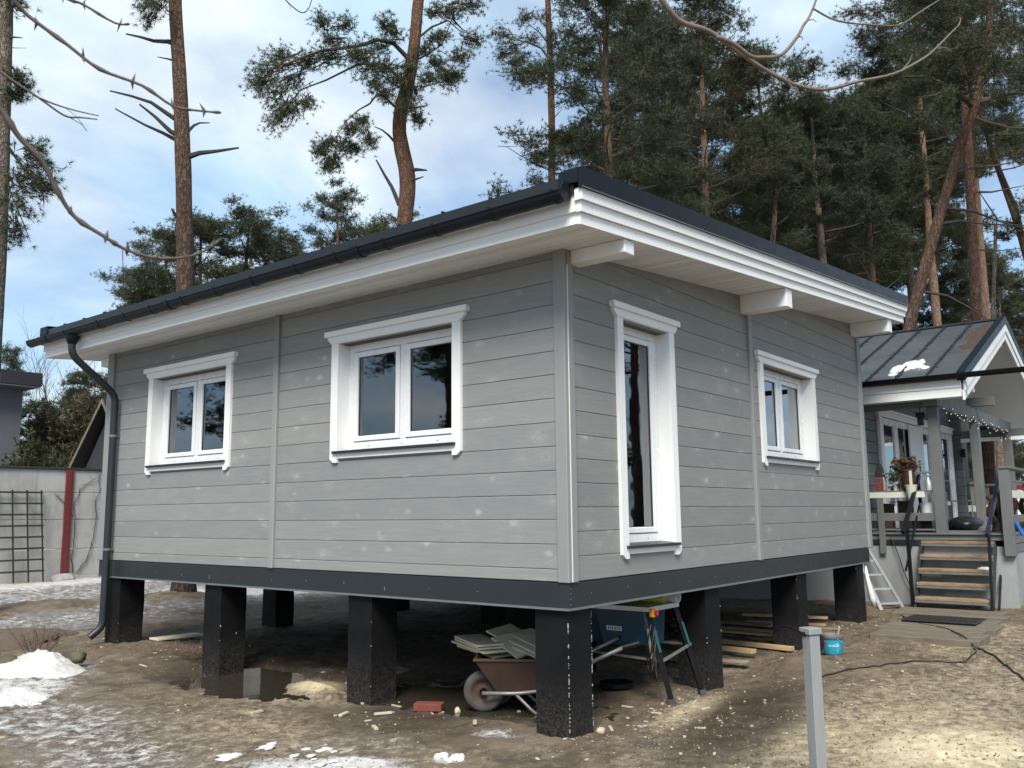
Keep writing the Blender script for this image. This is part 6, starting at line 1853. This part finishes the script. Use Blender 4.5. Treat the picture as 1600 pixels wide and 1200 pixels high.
for A, B, C, lb in (
    ((.776, 1.836, -.700), (.562, 1.219, -.725), (1.02, 1.75, -.695), 'lowest pale board of the stack at the front of the wheelbarrow'),
    ((.72, 1.86, -.655), (.44, 1.22, -.672), (.97, 1.76, -.655), 'second lowest pale board at the front of the wheelbarrow'),
    ((.70, 1.80, -.628), (.43, 1.27, -.640), (.95, 1.70, -.628), 'third pale board from the bottom at the front of the wheelbarrow'),
    ((.682, 1.784, -.600), (.40, 1.263, -.612), (.92, 1.68, -.600), 'top pale board of the left stack in the wheelbarrow'),
    (tuple(spot(768, 996, 7.95)), tuple(spot(808, 1027, 7.7)), tuple(spot(800, 985, 8.15)), 'pale board slanting down over the rim of the wheelbarrow'),
    (tuple(spot(760, 985, 8.15)), tuple(spot(822, 1018, 7.85)), tuple(spot(800, 976, 8.4)), 'long pale board slanting behind the one on the rim of the wheelbarrow'),
    (tuple(spot(795, 1000, 7.95)), tuple(spot(840, 1021, 7.72)), tuple(spot(830, 990, 8.2)), 'pale board nearest the corner pillar in the wheelbarrow'),
    (tuple(spot(795, 989, 8.1)), tuple(spot(842, 1012, 7.85)), tuple(spot(828, 980, 8.35)), 'highest pale board near the corner pillar in the wheelbarrow'),
    (tuple(spot(800, 1010, 7.85)), tuple(spot(846, 1030, 7.65)), tuple(spot(835, 1000, 8.05)), 'lowest slanting pale board beside the corner pillar in the wheelbarrow')):
    tag(obj('pale_board', plank4(A, B, C), 'foam'), lb, 'board', 'pale boards in the wheelbarrow')

# ------------------------------------------------------------------ table saw
TX0, TY0, TX1, TY1, TZ = 1.42, .12, 1.98, 1.05, -.312
saw = thing('table_saw', (1.7, .55, -1.13), 'blue table saw on splayed black legs under the right front of the house', 'table saw')
mb = MB(); mb.cbox((TX0, TY0, TZ - .045), (TX1, TY1, TZ), .004); obj('table_top', mb, 'alu', saw)
mb = MB(); mb.prism([(TX0 + .08, TY0 + .12, TZ - .046), (TX1 - .06, TY0 + .12, TZ - .046), (TX1 - .1, TY0 + .12, TZ - .36), (TX0 + .12, TY0 + .12, TZ - .36)], (0, .62, 0)); body = obj('body', mb, 'saw_blue', saw)
mb = MB(); mb.prism([(TX0 + .079, TY0 + .10, TZ - .05), (TX0 + .079, TY0 + .60, TZ - .05), (TX0 + .079, TY0 + .52, TZ - .37), (TX0 + .079, TY0 + .02, TZ - .33)], (-.03, 0, 0)); obj('side_cover', mb, 'saw_blue', saw)
plt = MB(); plt.cbox((TX0 + .040, .44, -.545), (TX0 + .0485, .60, -.505), .001); pl_o = obj('name_plate', plt, 'print_white', saw)
mb = MB()
for k in range(7): mb.box((TX0 + .0385, .452 + k * .020, -.537), (TX0 + .0398, .452 + k * .020 + (.004 if k % 2 else .010), -.513)); mb.box((TX0 + .0385, .452 + k * .020, -.5175 if k % 3 else -.53), (TX0 + .0397, .466 + k * .020, -.513 if k % 3 else -.526))
obj('plate_letters', mb, 'print_shade_dark', pl_o)
for (a, b_) in (((TX0 + .03, TY0 + .03), (1.53, -.02)), ((TX1 - .03, TY0 + .03), (2.14, -.01)), ((TX0 + .03, TY1 - .03), (1.30, 1.25)), ((TX1 - .03, TY1 - .03), (2.2, 1.25))):
    zg = gz(*b_) - .01
    A = Vector((*a, TZ - .05)); Bv = Vector((*b_, zg)); M_ = A + (Bv - A) * .55
    mb = MB(); mb.bar(A, Bv, .055, .045); lg = obj('leg', mb, 'black_metal', saw)
    mb = MB(); mb.bar(A + (Bv - A) * .16 + Vector((-.012, -.028, 0)), M_ + (A - M_) * .22 + Vector((-.012, -.028, 0)), .045, .02); obj('leg_plate', mb, 'teal', lg)
    mb = MB(); mb.bar(A + (Bv - A) * .93, Bv + Vector((0, 0, -.005)), .068, .058); obj('rubber_foot', mb, 'tyre', lg)
mb = MB(); mb.bar((1.50, .05, -.78), (2.06, .06, -.70), .02, .02); mb.bar((1.50, .06, -.78), (1.37, 1.16, -.72), .02, .02); mb.bar((2.07, .06, -.70), (2.1, 1.16, -.72), .02, .02); obj('brace_tube', mb, 'galv', saw)
mb = MB(); mb.cbox((1.405, .075, -.40), (1.475, .12, -.325), .01); sw = obj('switch_box', mb, 'yellow', saw)
mb = MB(); mb.tube([(1.442, .076, -.362), (1.442, .050, -.362)], .022, 12); obj('stop_button', mb, 'red', sw)
mb = MB(); rng = random.Random(31)
for k in range(5):
    P = []
    for q in range(14):
        t = q / 13; P.append((1.40 + .02 * k + .05 * math.sin(q * .9 + k), .12 + .05 * math.cos(q * .7 + k), -.45 - .42 * math.sin(math.pi * t) - .02 * k))
    mb.tube(P, .007, 5)
obj('power_cable', mb, 'cable', saw, True)
mb = MB(); mb.tube([(1.40, .13, -.50), (1.39, .11, -.62), (1.40, .10, -.75)], .012, 6); obj('dusty_strap', mb, 'galv', saw)
mb = MB(); mb.lathe([(.0, 0), (.16, .0), (.16, .04), (.10, .05)], (1.85, .75, -1.12), 16); tag(obj('cable_drum', mb, 'black_metal'), 'black cable drum lying on the ground under the table saw', 'cable drum')
for k, (x, y0, y1, r_, mt_, lb) in enumerate(((1.78, .16, 1.0, .038, 'yellow_foil', 'yellow foil roll lying on the table saw'), (1.90, .08, .95, .052, 'white_foil', 'thick grey foil roll lying on the table saw beside the yellow one'))):
    mb = MB(); n = 16; zc_ = TZ + r_ + .002; vs = []; fs = []
    for (yy, rr2) in ((y0, r_), (y1, r_), (y1, r_ * .55), (y0, r_ * .55)):
        for q in range(n): a = 2 * math.pi * q / n; vs.append((x + rr2 * math.cos(a), yy, zc_ + rr2 * math.sin(a)))
    for i in range(4):
        for q in range(n): q2 = (q + 1) % n; fs.append((i * n + q, i * n + q2, ((i + 1) % 4) * n + q2, ((i + 1) % 4) * n + q))
    mb.add(vs, fs); tag(obj('foil_roll', mb, mt_, None, True), lb, 'roll')

# ------------------------------------------------------------------ timber under the house
rng = random.Random(44)
LUM = [((4.63, 1.25), (4.50, .04), .10, .045, 0.0, 'timber', 'thick front timber lying on the ground under the house near the second right pillar'),
       ((4.05, 1.35), (3.92, .25), .10, .045, .04, 'timber', 'short thick timber end pointing at the viewer behind the second right pillar'),
       ((5.25, 1.9), (5.05, .28), .14, .022, 0.0, 'timber', 'flat board in the lowest layer of the timber pile'),
       ((5.30, 2.0), (5.18, .55), .12, .022, .026, 'timber_old', 'greyed board in the second layer of the timber pile'),
       ((5.05, 1.7), (5.0, .45), .10, .022, .052, 'timber', 'pale board in the third layer of the timber pile'),
       ((5.45, 1.9), (5.36, .5), .14, .022, .030, 'timber', 'wide pale board at the back of the timber pile'),
       ((5.55, 2.1), (5.50, .7), .12, .022, .058, 'timber_old', 'greyed board on the top at the back of the timber pile'),
       ((5.85, 2.2), (5.80, .6), .12, .022, .02, 'timber_old', 'lone greyed board behind the timber pile'),
       ((6.1, 1.3), (6.32, .28), .10, .03, .0, 'timber', 'lower bright board beside the third right pillar'),
       ((6.2, 1.4), (6.45, .30), .10, .03, .055, 'timber', 'upper bright board beside the third right pillar'),
       ((6.05, .8), (6.12, .02), .12, .02, -.01, 'timber_old', 'thin offcut in front of the bright boards'),
       ((3.30, 1.1), (3.47, .12), .14, .02, .0, 'timber_old', 'greyed plank half sunk in the soil right of the table saw'),
       ((3.05, 1.3), (3.18, .35), .12, .02, .0, 'timber_old', 'greyed plank lying behind the sunk plank right of the table saw')]
for (a, b_, wd, th, lift, mt_, lb) in LUM:
    z = max(gz(*a), gz(*b_)) + th / 2 + .012 + lift; mb = MB()
    A, Bv = Vector((*a, z)), Vector((*b_, z + rng.uniform(-.005, .01)))
    d = (Bv - A); ln = d.length; an = math.atan2(d.y, d.x)
    mb.cbox((0, -wd / 2, -th / 2), (ln, wd / 2, th / 2), .003); Mx = Matrix.Rotation(an, 3, 'Z'); mb.v = [tuple(Mx @ Vector(v) + A) for v in mb.v]
    tag(obj('timber_board', mb, mt_), lb, 'board', 'timber boards under the house')
mb = MB(); A = Vector((.45, 6.62, gz(.5, 6.6) + .02)); mb.cbox((0, -.11, -.012), (.62, .11, .012), .003); Mx = Matrix.Rotation(R(-2), 3, 'Z'); mb.v = [tuple(Mx @ Vector(v) + A) for v in mb.v]
tag(obj('flat_board', mb, 'foam'), 'pale flat board on the ground beside the left corner pillar', 'board')
# brick
mb = MB(); mb.cbox((-.125, -.06, -.032), (.125, .06, .032), .006); Mx = Matrix.Rotation(R(-62), 3, 'Z'); c = Vector((.17, 1.62, gz(.17, 1.62) + .035)); mb.v = [tuple(Mx @ Vector(v) + c) for v in mb.v]
tag(obj('brick', mb, 'brick'), 'single red brick lying in the mud between two pillars', 'brick')
mb = MB(); mb.blob((.30, 1.40, gz(.3, 1.4) + .03), (.03, .022, .045), random.Random(2), 8, 6, .25); tag(obj('plaster_lump', mb, 'chip', None, True), 'white plaster lump beside the red brick', 'lump')
mb = MB(); mb.blob((.37, -.02, gz(.37, -.02) + .02), (.042, .035, .028), random.Random(3), 9, 6, .2); tag(obj('pale_stone', mb, 'chip', None, True), 'pale round stone at the foot of the corner pillar', 'stone')

# ------------------------------------------------------------------ bucket, post, cables
bx, by = 4.50, -.42; bz = gz(bx, by) + .004
buc = thing('paint_bucket', (bx, by, bz), 'turquoise printed paint bucket with a smeared grey rim on the mud', 'bucket')
bm_ = MB(); bm_.lathe([(.095, 0), (.102, .01), (.118, .165)], (0, 0, 0), 28)
o = bpy.data.objects.new('bucket_wall', bm_.mesh('bucket_wall', MAT['bucket'], False)); COL.objects.link(o); o.parent = buc; smooth_by_angle(o, 40)
m2 = MB(); m2.lathe([(.1185, .160), (.126, .165), (.128, .20), (.124, .212), (.114, .212), (.108, .15), (.10, .12), (.0, .12)], (bx, by, bz), 28); obj('rim', m2, 'bucket_grey', buc, True)
m3 = MB(); m3.tube([(bx + .125 * math.cos(a), by + .125 * math.sin(a) , bz + .19 - .09 * math.sin(q)) for q, a in [(math.pi * k / 12, R(-150 + 180 * k / 12)) for k in range(13)]], .003, 5); obj('wire_handle', m3, 'alu', buc)
ca2 = math.atan2(-3.94 - by, -5.64 - bx)
def on_bucket(mb, a0, a1, z0, z1):
    n = 5; vs = []; fs = []
    for k in range(n + 1):
        a = ca2 + a0 + (a1 - a0) * k / n
        for z in (z0, z1):
            r_ = .102 + (.118 - .102) * (z - .01) / .155 + .0012; vs.append((bx + r_ * math.cos(a), by + r_ * math.sin(a), bz + z))
    for k in range(n): fs.append((2 * k, 2 * k + 2, 2 * k + 3, 2 * k + 1))
    mb.add(vs, fs)
m4 = MB(); on_bucket(m4, -.95, -.55, .095, .14); obj('magenta_mark', m4, 'magenta', buc)
m5 = MB()
for k in range(8): on_bucket(m5, -.35 + k * .13, -.35 + k * .13 + .08, .088, .108 - .004 * (k % 3))
on_bucket(m5, .25, .55, .112, .118); obj('print_letters', m5, 'print_white', buc)
mb = MB(); rng = random.Random(7); mb.tube([(bx + .06, by - .03, bz + .10), (bx + .10, by - .05, bz + .27)], [.008, .006], 6); mb.blob((bx + .10, by - .05, bz + .275), (.012, .012, .016), rng, 7, 5, .1); tag(obj('stir_stick', mb, 'chip'), 'thin stirring stick standing in the turquoise bucket', 'stick')

gp = thing('marker_post', (-.37, -1.98, -1.12), 'light grey square wooden post in the foreground at the lower right', 'post')
PXc, PYc, PR = -.37, -1.985, R(38 + 22)
def rot(o, c, an):
    Mx = Matrix.Rotation(an, 3, 'Z'); o.v = [tuple(Mx @ Vector((v[0], v[1], 0)) + Vector((c[0], c[1], v[2]))) for v in o.v]; return o
mb = MB(); mb.cbox((-.036, -.036, -1.3), (.036, .036, -.193), .003); obj('shaft', rot(mb, (PXc, PYc), PR), 'post_grey', gp)
mb = MB(); mb.cbox((-.046, -.046, -.192), (.046, .046, -.155), .003); obj('cap', rot(mb, (PXc, PYc), PR), 'post_grey', gp)
lam = MB(); lam.cbox((-.055, .075, -.175), (.055, .165, -.160), .003); lam.v = [(v[0], v[1], v[2] + (v[1] - .12) * .55) for v in lam.v]; lam.box((-.01, .03, -.185), (.01, .08, -.178))
obj('solar_lamp', rot(lam, (PXc, PYc), PR), 'black_metal', gp)
mb = MB(); mb.blob((.0, -.062, -.25), (.018, .03, .05), random.Random(4), 10, 7, .15); obj('sensor_head', rot(mb, (PXc, PYc), PR), 'black_metal', gp)
mb = MB(); mb.tube([(.005, -.043, -.28), (.0, -.044, -.45), (.008, -.043, -.62), (.0, -.044, -.8), (.008, -.043, -1.0), (.004, -.043, -1.28)], .006, 6); obj('cable', rot(mb, (PXc, PYc), PR), 'cable', gp)
mb = MB()
for z in (-.215, -.31, -.56, -.95): mb.box((-.012, -.048, z), (.014, -.0365, z + .008))
obj('cable_clip', rot(mb, (PXc, PYc), PR), 'white', gp)
def ground_cable(pts, r_, label, sub=8):
    P = []
    n = len(pts)
    for k in range(n - 1):
        p0 = pts[max(k - 1, 0)]; p1 = pts[k]; p2 = pts[k + 1]; p3 = pts[min(k + 2, n - 1)]
        for q in range(sub):
            t = q / sub
            f = lambda a, b_, c, d: .5 * ((2 * b_) + (-a + c) * t + (2 * a - 5 * b_ + 4 * c - d) * t * t + (-a + 3 * b_ - 3 * c + d) * t ** 3)
            x, y = f(p0[0], p1[0], p2[0], p3[0]), f(p0[1], p1[1], p2[1], p3[1]); P.append((x, y, gz(x, y) + r_ + .004))
    P.append((*pts[-1], gz(*pts[-1]) + r_))
    mb = MB(); mb.tube(P, r_, 6); tag(obj('cable', mb, 'cable', None, True), label, 'cable')
ground_cable([(3.2, -2.6), (4.19, -2.33), (4.92, -2.04), (5.40, -1.78), (5.6, -1.66)], .009, 'black cable running over the mud to the right edge of the picture')
ground_cable([(5.6, -1.62), (5.3, -1.70), (4.81, -1.64), (4.67, -1.30), (4.24, -1.09), (3.86, -.82), (3.53, -.73), (3.30, -.70)], .007, 'thin cable curving over the mud in front of the turquoise bucket')
P = [(8.2, -.05), (7.8, -.25), (7.25, -.45), (6.85, -.76), (6.54, -1.14), (5.94, -1.45), (5.62, -1.64)]
mb = MB(); mb.tube([(x, y, max(gz(x, y), -.955 if x > 5.7 else -2) + .014 + (.035 if 6.9 < x < 7.6 else 0)) for x, y in P], .008, 6); tag(obj('cable', mb, 'cable', None, True), 'black cable crossing the weathered board path before the steps', 'cable')
mb = MB(); P = [(9.05, .15, .10), (9.04, .05, -.15), (9.04, -.02, -.45), (9.03, -.12, -.7), (9.0, -.2, -.9)]; mb.tube(bend([Vector(p) for p in P], .1), .008, 5); tag(obj('cable', mb, 'cable', None, True), 'thin black cable hanging down the porch plinth left of the steps', 'cable')

# ------------------------------------------------------------------ snow mound, shrubs, litter
def mound(c, rx, ry, h, seed, name, label, mat='snow', cat='snow'):
    n, m_ = 72, 22; vs = []; fs = []
    for i in range(m_ + 1):
        f = i / m_
        for k in range(n):
            a = 2 * math.pi * k / n
            w_ = 1 + .16 * math.sin(2 * a + seed) + .10 * math.sin(3 * a + 2 * seed) + .05 * math.sin(7 * a)
            x, y = c[0] + rx * f * w_ * math.cos(a), c[1] + ry * f * w_ * math.sin(a)
            z = gz(x, y) + h * (1 - f ** 2.4) ** 1.2 * (1 + .75 * (float(fbm(np.array([x * 5.]), np.array([y * 5.]), seed, 6)[0]) - .5) * 2) - .015
            vs.append((x, y, z))
    for i in range(m_):
        for k in range(n): k2 = (k + 1) % n; fs.append((i * n + k, (i + 1) * n + k, (i + 1) * n + k2, i * n + k2))
    mb = MB(); mb.add(vs, fs); return tag(obj(name, mb, mat, None, True), label, cat)
mound((-1.30, 5.85), .44, .52, .17, 3, 'snow_heap', 'rounded heap of dirty snow below the dry shrub at the left')
mound((-1.95, 5.0), .40, .7, .045, 5, 'snow_patch', 'flat dirty snow patch at the left edge of the picture')
for k, (x, y, r_, lb) in enumerate(((-1.50, 6.0, .10, 'mossy clod at the left of the snow heap'), (-.90, 5.75, .075, 'mossy clod at the right foot of the snow heap'))):
    mb = MB(); mb.blob((x, y, gz(x, y) + .10), (r_, r_, r_ * .85), random.Random(k), 14, 9, .2); tag(obj('mossy_clod', mb, 'moss', None, True), lb, 'clod')
def shrub(loc, n, h, spread, label, seed, mat='branch', r0=.006):
    rng = random.Random(seed); mb = MB()
    for k in range(n):
        a = rng.uniform(0, 6.28); s_ = rng.uniform(0, 1) ** .6
        b_ = Vector(loc) + Vector((math.cos(a) * .08 * s_, math.sin(a) * .08 * s_, 0)); e = b_ + Vector((math.cos(a) * spread * s_, math.sin(a) * spread * s_, h * rng.uniform(.55, 1.05)))
        mid = (b_ + e) / 2 + Vector((rng.uniform(-.03, .03), rng.uniform(-.03, .03), .03)); mb.tube([b_, mid, e], [r0, r0 * .7, r0 * .35], 3, False)
        for q in range(4):
            t = rng.uniform(.4, .95); p = b_ + (e - b_) * t; mb.tube([p, p + Vector((rng.uniform(-.07, .07), rng.uniform(-.07, .07), rng.uniform(.02, .09)))], [r0 * .5, r0 * .25], 3, False)
    return tag(obj('dry_shrub', mb, mat), label, 'shrub')
shrub((-.98, 6.55, gz(-.98, 6.55) + .02), 46, .40, .26, 'low dry twiggy shrub standing behind the snow heap', 3, 'dry_twig', .0045)
shrub((.35, 5.35, gz(.35, 5.35)), 50, .16, .45, 'flattened dry twigs lying by the second pillar from the left', 5, 'dry_twig', .004)
mb = MB(); mb.blob((-.6, 8.2, gz(-.6, 8.2) - .02), (.75, .6, .15), random.Random(13), 24, 10, .22); tag(obj('soil_mound', mb, 'soil', None, True), 'low brown mound of earth behind the dry shrub', 'mound')
# chips, offcuts, crumbs strewn on the ground
rng = random.Random(99)
chips = MB()
def chip(x, y, l, wd, th):
    z = gz(x, y) + th / 2 + .002; a = rng.uniform(0, 3.14)
    o = MB(); o.box((-l / 2, -wd / 2, -th / 2), (l / 2, wd / 2, th / 2)); tl = rng.uniform(-.2, .2)
    Mx = Matrix.Rotation(a, 3, 'Z') @ Matrix.Rotation(tl, 3, 'Y'); o.v = [tuple(Mx @ Vector(v) + Vector((x, y, z))) for v in o.v]
    chips.add(o.v, o.f)
def scatter(n, cx_, cy_, rx, ry, big=.3):
    for _ in range(n):
        x, y = rng.gauss(cx_, rx), rng.gauss(cy_, ry)
        if rng.random() < big * .18: chip(x, y, rng.uniform(.06, .13), rng.uniform(.012, .025), .010)
        else: s_ = .005 + .017 * rng.random() ** 2.2; chip(x, y, s_ * rng.uniform(1, 2.2), s_, s_ * .5)
scatter(60, -.5, 2.6, .9, 1.3); scatter(40, .3, 1.3, .6, .8); scatter(80, 1.5, -.15, .6, .22); scatter(50, .6, -.6, .8, .4); scatter(50, .2, 6.0, .7, .6); scatter(60, 4.0, -.9, 1.6, .7, .2); scatter(50, 1.5, -2.0, 1.0, .6, .1); scatter(40, 6.6, .1, .5, .3)
tag(obj('wood_chips', chips, 'chip'), 'pale wood chips and crumbs strewn over the mud', 'wood chips', kind='stuff')
# needles, bark crumbs and splinters trodden into the soil
r = np.random.default_rng(5)
n = 15000
qx = np.r_[r.uniform(-3.4, 2.0, 6000), r.uniform(-.5, 6.5, 5000)]; qy = np.r_[r.uniform(-2.0, 7.5, 6000), r.uniform(-3.2, 0.3, 5000)]
ok = fbm(qx * 1.7, qy * 1.7, 61, 3) > .40; qx, qy = qx[ok], qy[ok]; n = len(qx)
an = r.uniform(0, 6.283, n); ln = .008 + .034 * r.random(n) ** 3; wd_ = .0018 + .0038 * r.random(n) ** 2
dx, dy = np.cos(an), np.sin(an)
qz = ground_full(qx, qy) - .02 + .004
V = np.stack([np.stack([qx - dx * ln / 2 - dy * wd_, qy - dy * ln / 2 + dx * wd_, qz - .002], 1), np.stack([qx - dx * ln / 2 + dy * wd_, qy - dy * ln / 2 - dx * wd_, qz - .002], 1), np.stack([qx + dx * ln / 2, qy + dy * ln / 2, qz], 1), np.stack([qx, qy, qz + .003 + wd_], 1)], 1).reshape(-1, 3)
F4 = (np.arange(n)[:, None] * 4 + np.array([[0, 1, 3, 1, 2, 3, 2, 0, 3]])).reshape(-1)
lm = bpy.data.meshes.new('ground_litter'); lm.vertices.add(n * 4); lm.vertices.foreach_set('co', V.ravel())
lm.loops.add(n * 9); lm.loops.foreach_set('vertex_index', F4.astype(np.int32)); lm.polygons.add(n * 3); lm.polygons.foreach_set('loop_start', np.arange(0, n * 9, 3, dtype=np.int32)); lm.update(calc_edges=True); lm.materials.append(MAT['litter'])
tag(obj('ground_litter', lm, None), 'pine needles, bark crumbs and splinters trodden into the soil', 'litter', kind='stuff')
OFF = [((-.42, 2.05), .13, 20), ((-.62, 1.45), .11, 60), ((-.25, 1.75), .15, -30), ((-.9, 2.6), .12, 5), ((-.05, .9), .10, 40), ((.05, 2.35), .12, 70)]
for k, ((x, y), l, a) in enumerate(OFF):
    mb = MB(); mb.cbox((-l / 2, -.016, -.009), (l / 2, .016, .009), .002); Mx = Matrix.Rotation(R(a), 3, 'Z'); c = Vector((x, y, gz(x, y) + .014)); mb.v = [tuple(Mx @ Vector(v) + c) for v in mb.v]
    tag(obj('wood_offcut', mb, 'chip'), 'small pale offcut of wood lying in the mud in front of the pillars', 'offcut', 'wood offcuts in the mud')
# snow crumbs in the foreground
mb = MB(); rng = random.Random(17)
for _ in range(30):
    x, y = rng.gauss(-1.5, .22), rng.gauss(.95, .42); r_ = rng.uniform(.02, .07); mb.blob((x, y, gz(x, y) + r_ * .10), (r_ * 1.5, r_, r_ * .3), rng, 9, 6, .35)
for _ in range(7):
    x, y = rng.gauss(-.92, .05), rng.gauss(.38, .06); r_ = rng.uniform(.02, .05); mb.blob((x, y, gz(x, y) + r_ * .2), (r_, r_, r_ * .7), rng, 8, 6, .3)
tag(obj('snow_crumbs', mb, 'snow', None, True), 'lumps of melting snow at the lower edge of the picture', 'snow', kind='stuff')

# ------------------------------------------------------------------ thorny twigs hanging in front
def twig_line(d, pts, r0, r1, thorn=True, seed=1, mat='thorn', parent=None, nm='twig', thorns=()):
    rng = random.Random(seed)
    kk = 3.2 if mat == 'limb_grey' else 1.0
    P = [spot(x + rng.uniform(-kk, kk), y + rng.uniform(-kk, kk), d * (1 + .01 * k)) for k, (x, y) in enumerate(pts)]
    n = len(P); Q = []
    for k in range(n - 1):
        p0, p1, p2, p3 = P[max(k - 1, 0)], P[k], P[k + 1], P[min(k + 2, n - 1)]
        for q in range(4):
            t = q / 4; Q.append(.5 * ((2 * p1) + (-p0 + p2) * t + (2 * p0 - 5 * p1 + 4 * p2 - p3) * t * t + (-p0 + 3 * p1 - 3 * p2 + p3) * t ** 3))
    Q.append(P[-1]); m_ = len(Q); mb = MB()
    mb.tube([tuple(q) for q in Q], [r0 + (r1 - r0) * k / m_ + (.35 * r0 if (thorn and k % 5 == 0) else 0) for k in range(m_)], 8)
    tw = obj(nm, mb, mat, parent, True)
    if not thorn and m_ > 12:
        for k in range(6, m_ - 1, 7):
            b_ = Vector(Q[k]); dr = (Vector(Q[k + 1]) - b_).normalized(); sdv = (Vector(UP) * rng.choice((-1, 1)) + Vector(FWD) * rng.uniform(-.8, .8)) * .8
            e = b_ + (dr + sdv).normalized() * rng.uniform(.02, .06) * d / 2.2; sp = MB()
            sp.tube([b_, (b_ + e) / 2 + dr * .004 * d, e], [min(r0 * .3, .004), min(r0 * .22, .003), .001], 5)
            obj('spur', sp, mat, tw)
    if thorn:
        for k in range(3, m_, 5):
            mb = MB()
            for sgn in (1, -1):
                b_ = Vector(Q[k]); e = b_ + (Vector(UP) * sgn + Vector(RT) * rng.uniform(-.6, .6) + Vector(FWD) * rng.uniform(-.5, .5)) * rng.uniform(.010, .017) * d / 1.6
                mb.tube([b_, e], [r0 * .8, .0003], 5)
            obj('thorn', mb, mat, tw)
    return tw
ts = thing('thorny_shrub', tuple(spot(-160, 300, 1.6)), 'thorny bare twigs of a shrub reaching in from the upper left corner', 'shrub')
twig_line(1.6, [(-60, -70), (-10, -22), (20, 0), (45, 25), (105, 70), (155, 108), (222, 135), (270, 165), (310, 172), (345, 177)], .0046, .0017, True, 1, parent=ts)
twig_line(1.5, [(-90, 90), (-40, 135), (0, 170), (30, 215), (65, 250), (90, 300), (118, 340), (165, 370), (190, 387), (225, 400), (262, 405), (300, 400), (330, 385), (345, 372)], .0058, .0013, True, 2, parent=ts)
twig_line(1.7, [(60, -22), (110, 0), (130, 8), (180, 35), (203, 38)], .0030, .0016, True, 3, parent=ts)
twig_line(2.2, [(-60, 60), (0, 112), (60, 152), (100, 180), (125, 184), (152, 187)], .0040, .0015, False, 4, parent=ts)
twig_line(2.2, [(62, 153), (85, 162), (118, 172), (155, 181)], .0026, .0012, False, 5, parent=ts)
twig_line(1.6, [(191, 388), (192, 410), (194, 445), (196, 470)], .0008, .0005, False, 6, parent=ts)
mb = MB(); mb.tube([tuple(spot(-60, -70, 1.6)), tuple(spot(-150, 100, 1.7)), tuple(spot(-200, 600, 1.8)), tuple(spot(-210, 1500, 1.9))], [.006, .010, .014, .018], 8); mb.tube([tuple(spot(-90, 90, 1.5)), tuple(spot(-165, 200, 1.7)), tuple(spot(-190, 420, 1.78))], [.006, .009, .012], 8); mb.tube([tuple(spot(60, -22, 1.7)), tuple(spot(-60, -70, 1.6))], [.004, .006], 6); mb.tube([tuple(spot(-60, 60, 2.2)), tuple(spot(-150, 100, 1.7))], [.005, .007], 6); obj('stem', mb, 'thorn', ts)
ob = thing('overhanging_branch', tuple(spot(1010, -60, 4)), 'smooth bare grey branch hanging down from the top edge at the right', 'branch')
twig_line(4.0, [(940, -220), (985, -80), (1028, -10), (1060, 30), (1110, 52), (1150, 80), (1190, 110), (1240, 130), (1290, 137), (1340, 130), (1400, 115), (1440, 92), (1465, 75), (1490, 52), (1500, 38)], .0165, .0025, False, 1, 'limb_grey', ob, 'main_branch')
twig_line(4.0, [(1118, 55), (1150, 72), (1170, 86), (1190, 91), (1220, 85), (1245, 60), (1256, 40), (1262, 25), (1272, 0), (1280, -30)], .0115, .0045, False, 2, 'limb_grey', ob, 'side_branch')
twig_line(4.0, [(1272, 13), (1310, 32), (1370, 42), (1410, 36), (1440, 20), (1480, -10)], .0045, .003, False, 3, 'limb_grey', ob, 'twig')
twig_line(3.0, [(420, -40), (440, -8), (455, 8), (470, 19), (480, 16), (487, 0), (490, -20)], .0022, .0016, False, 4, 'thorn', ob, 'twig')
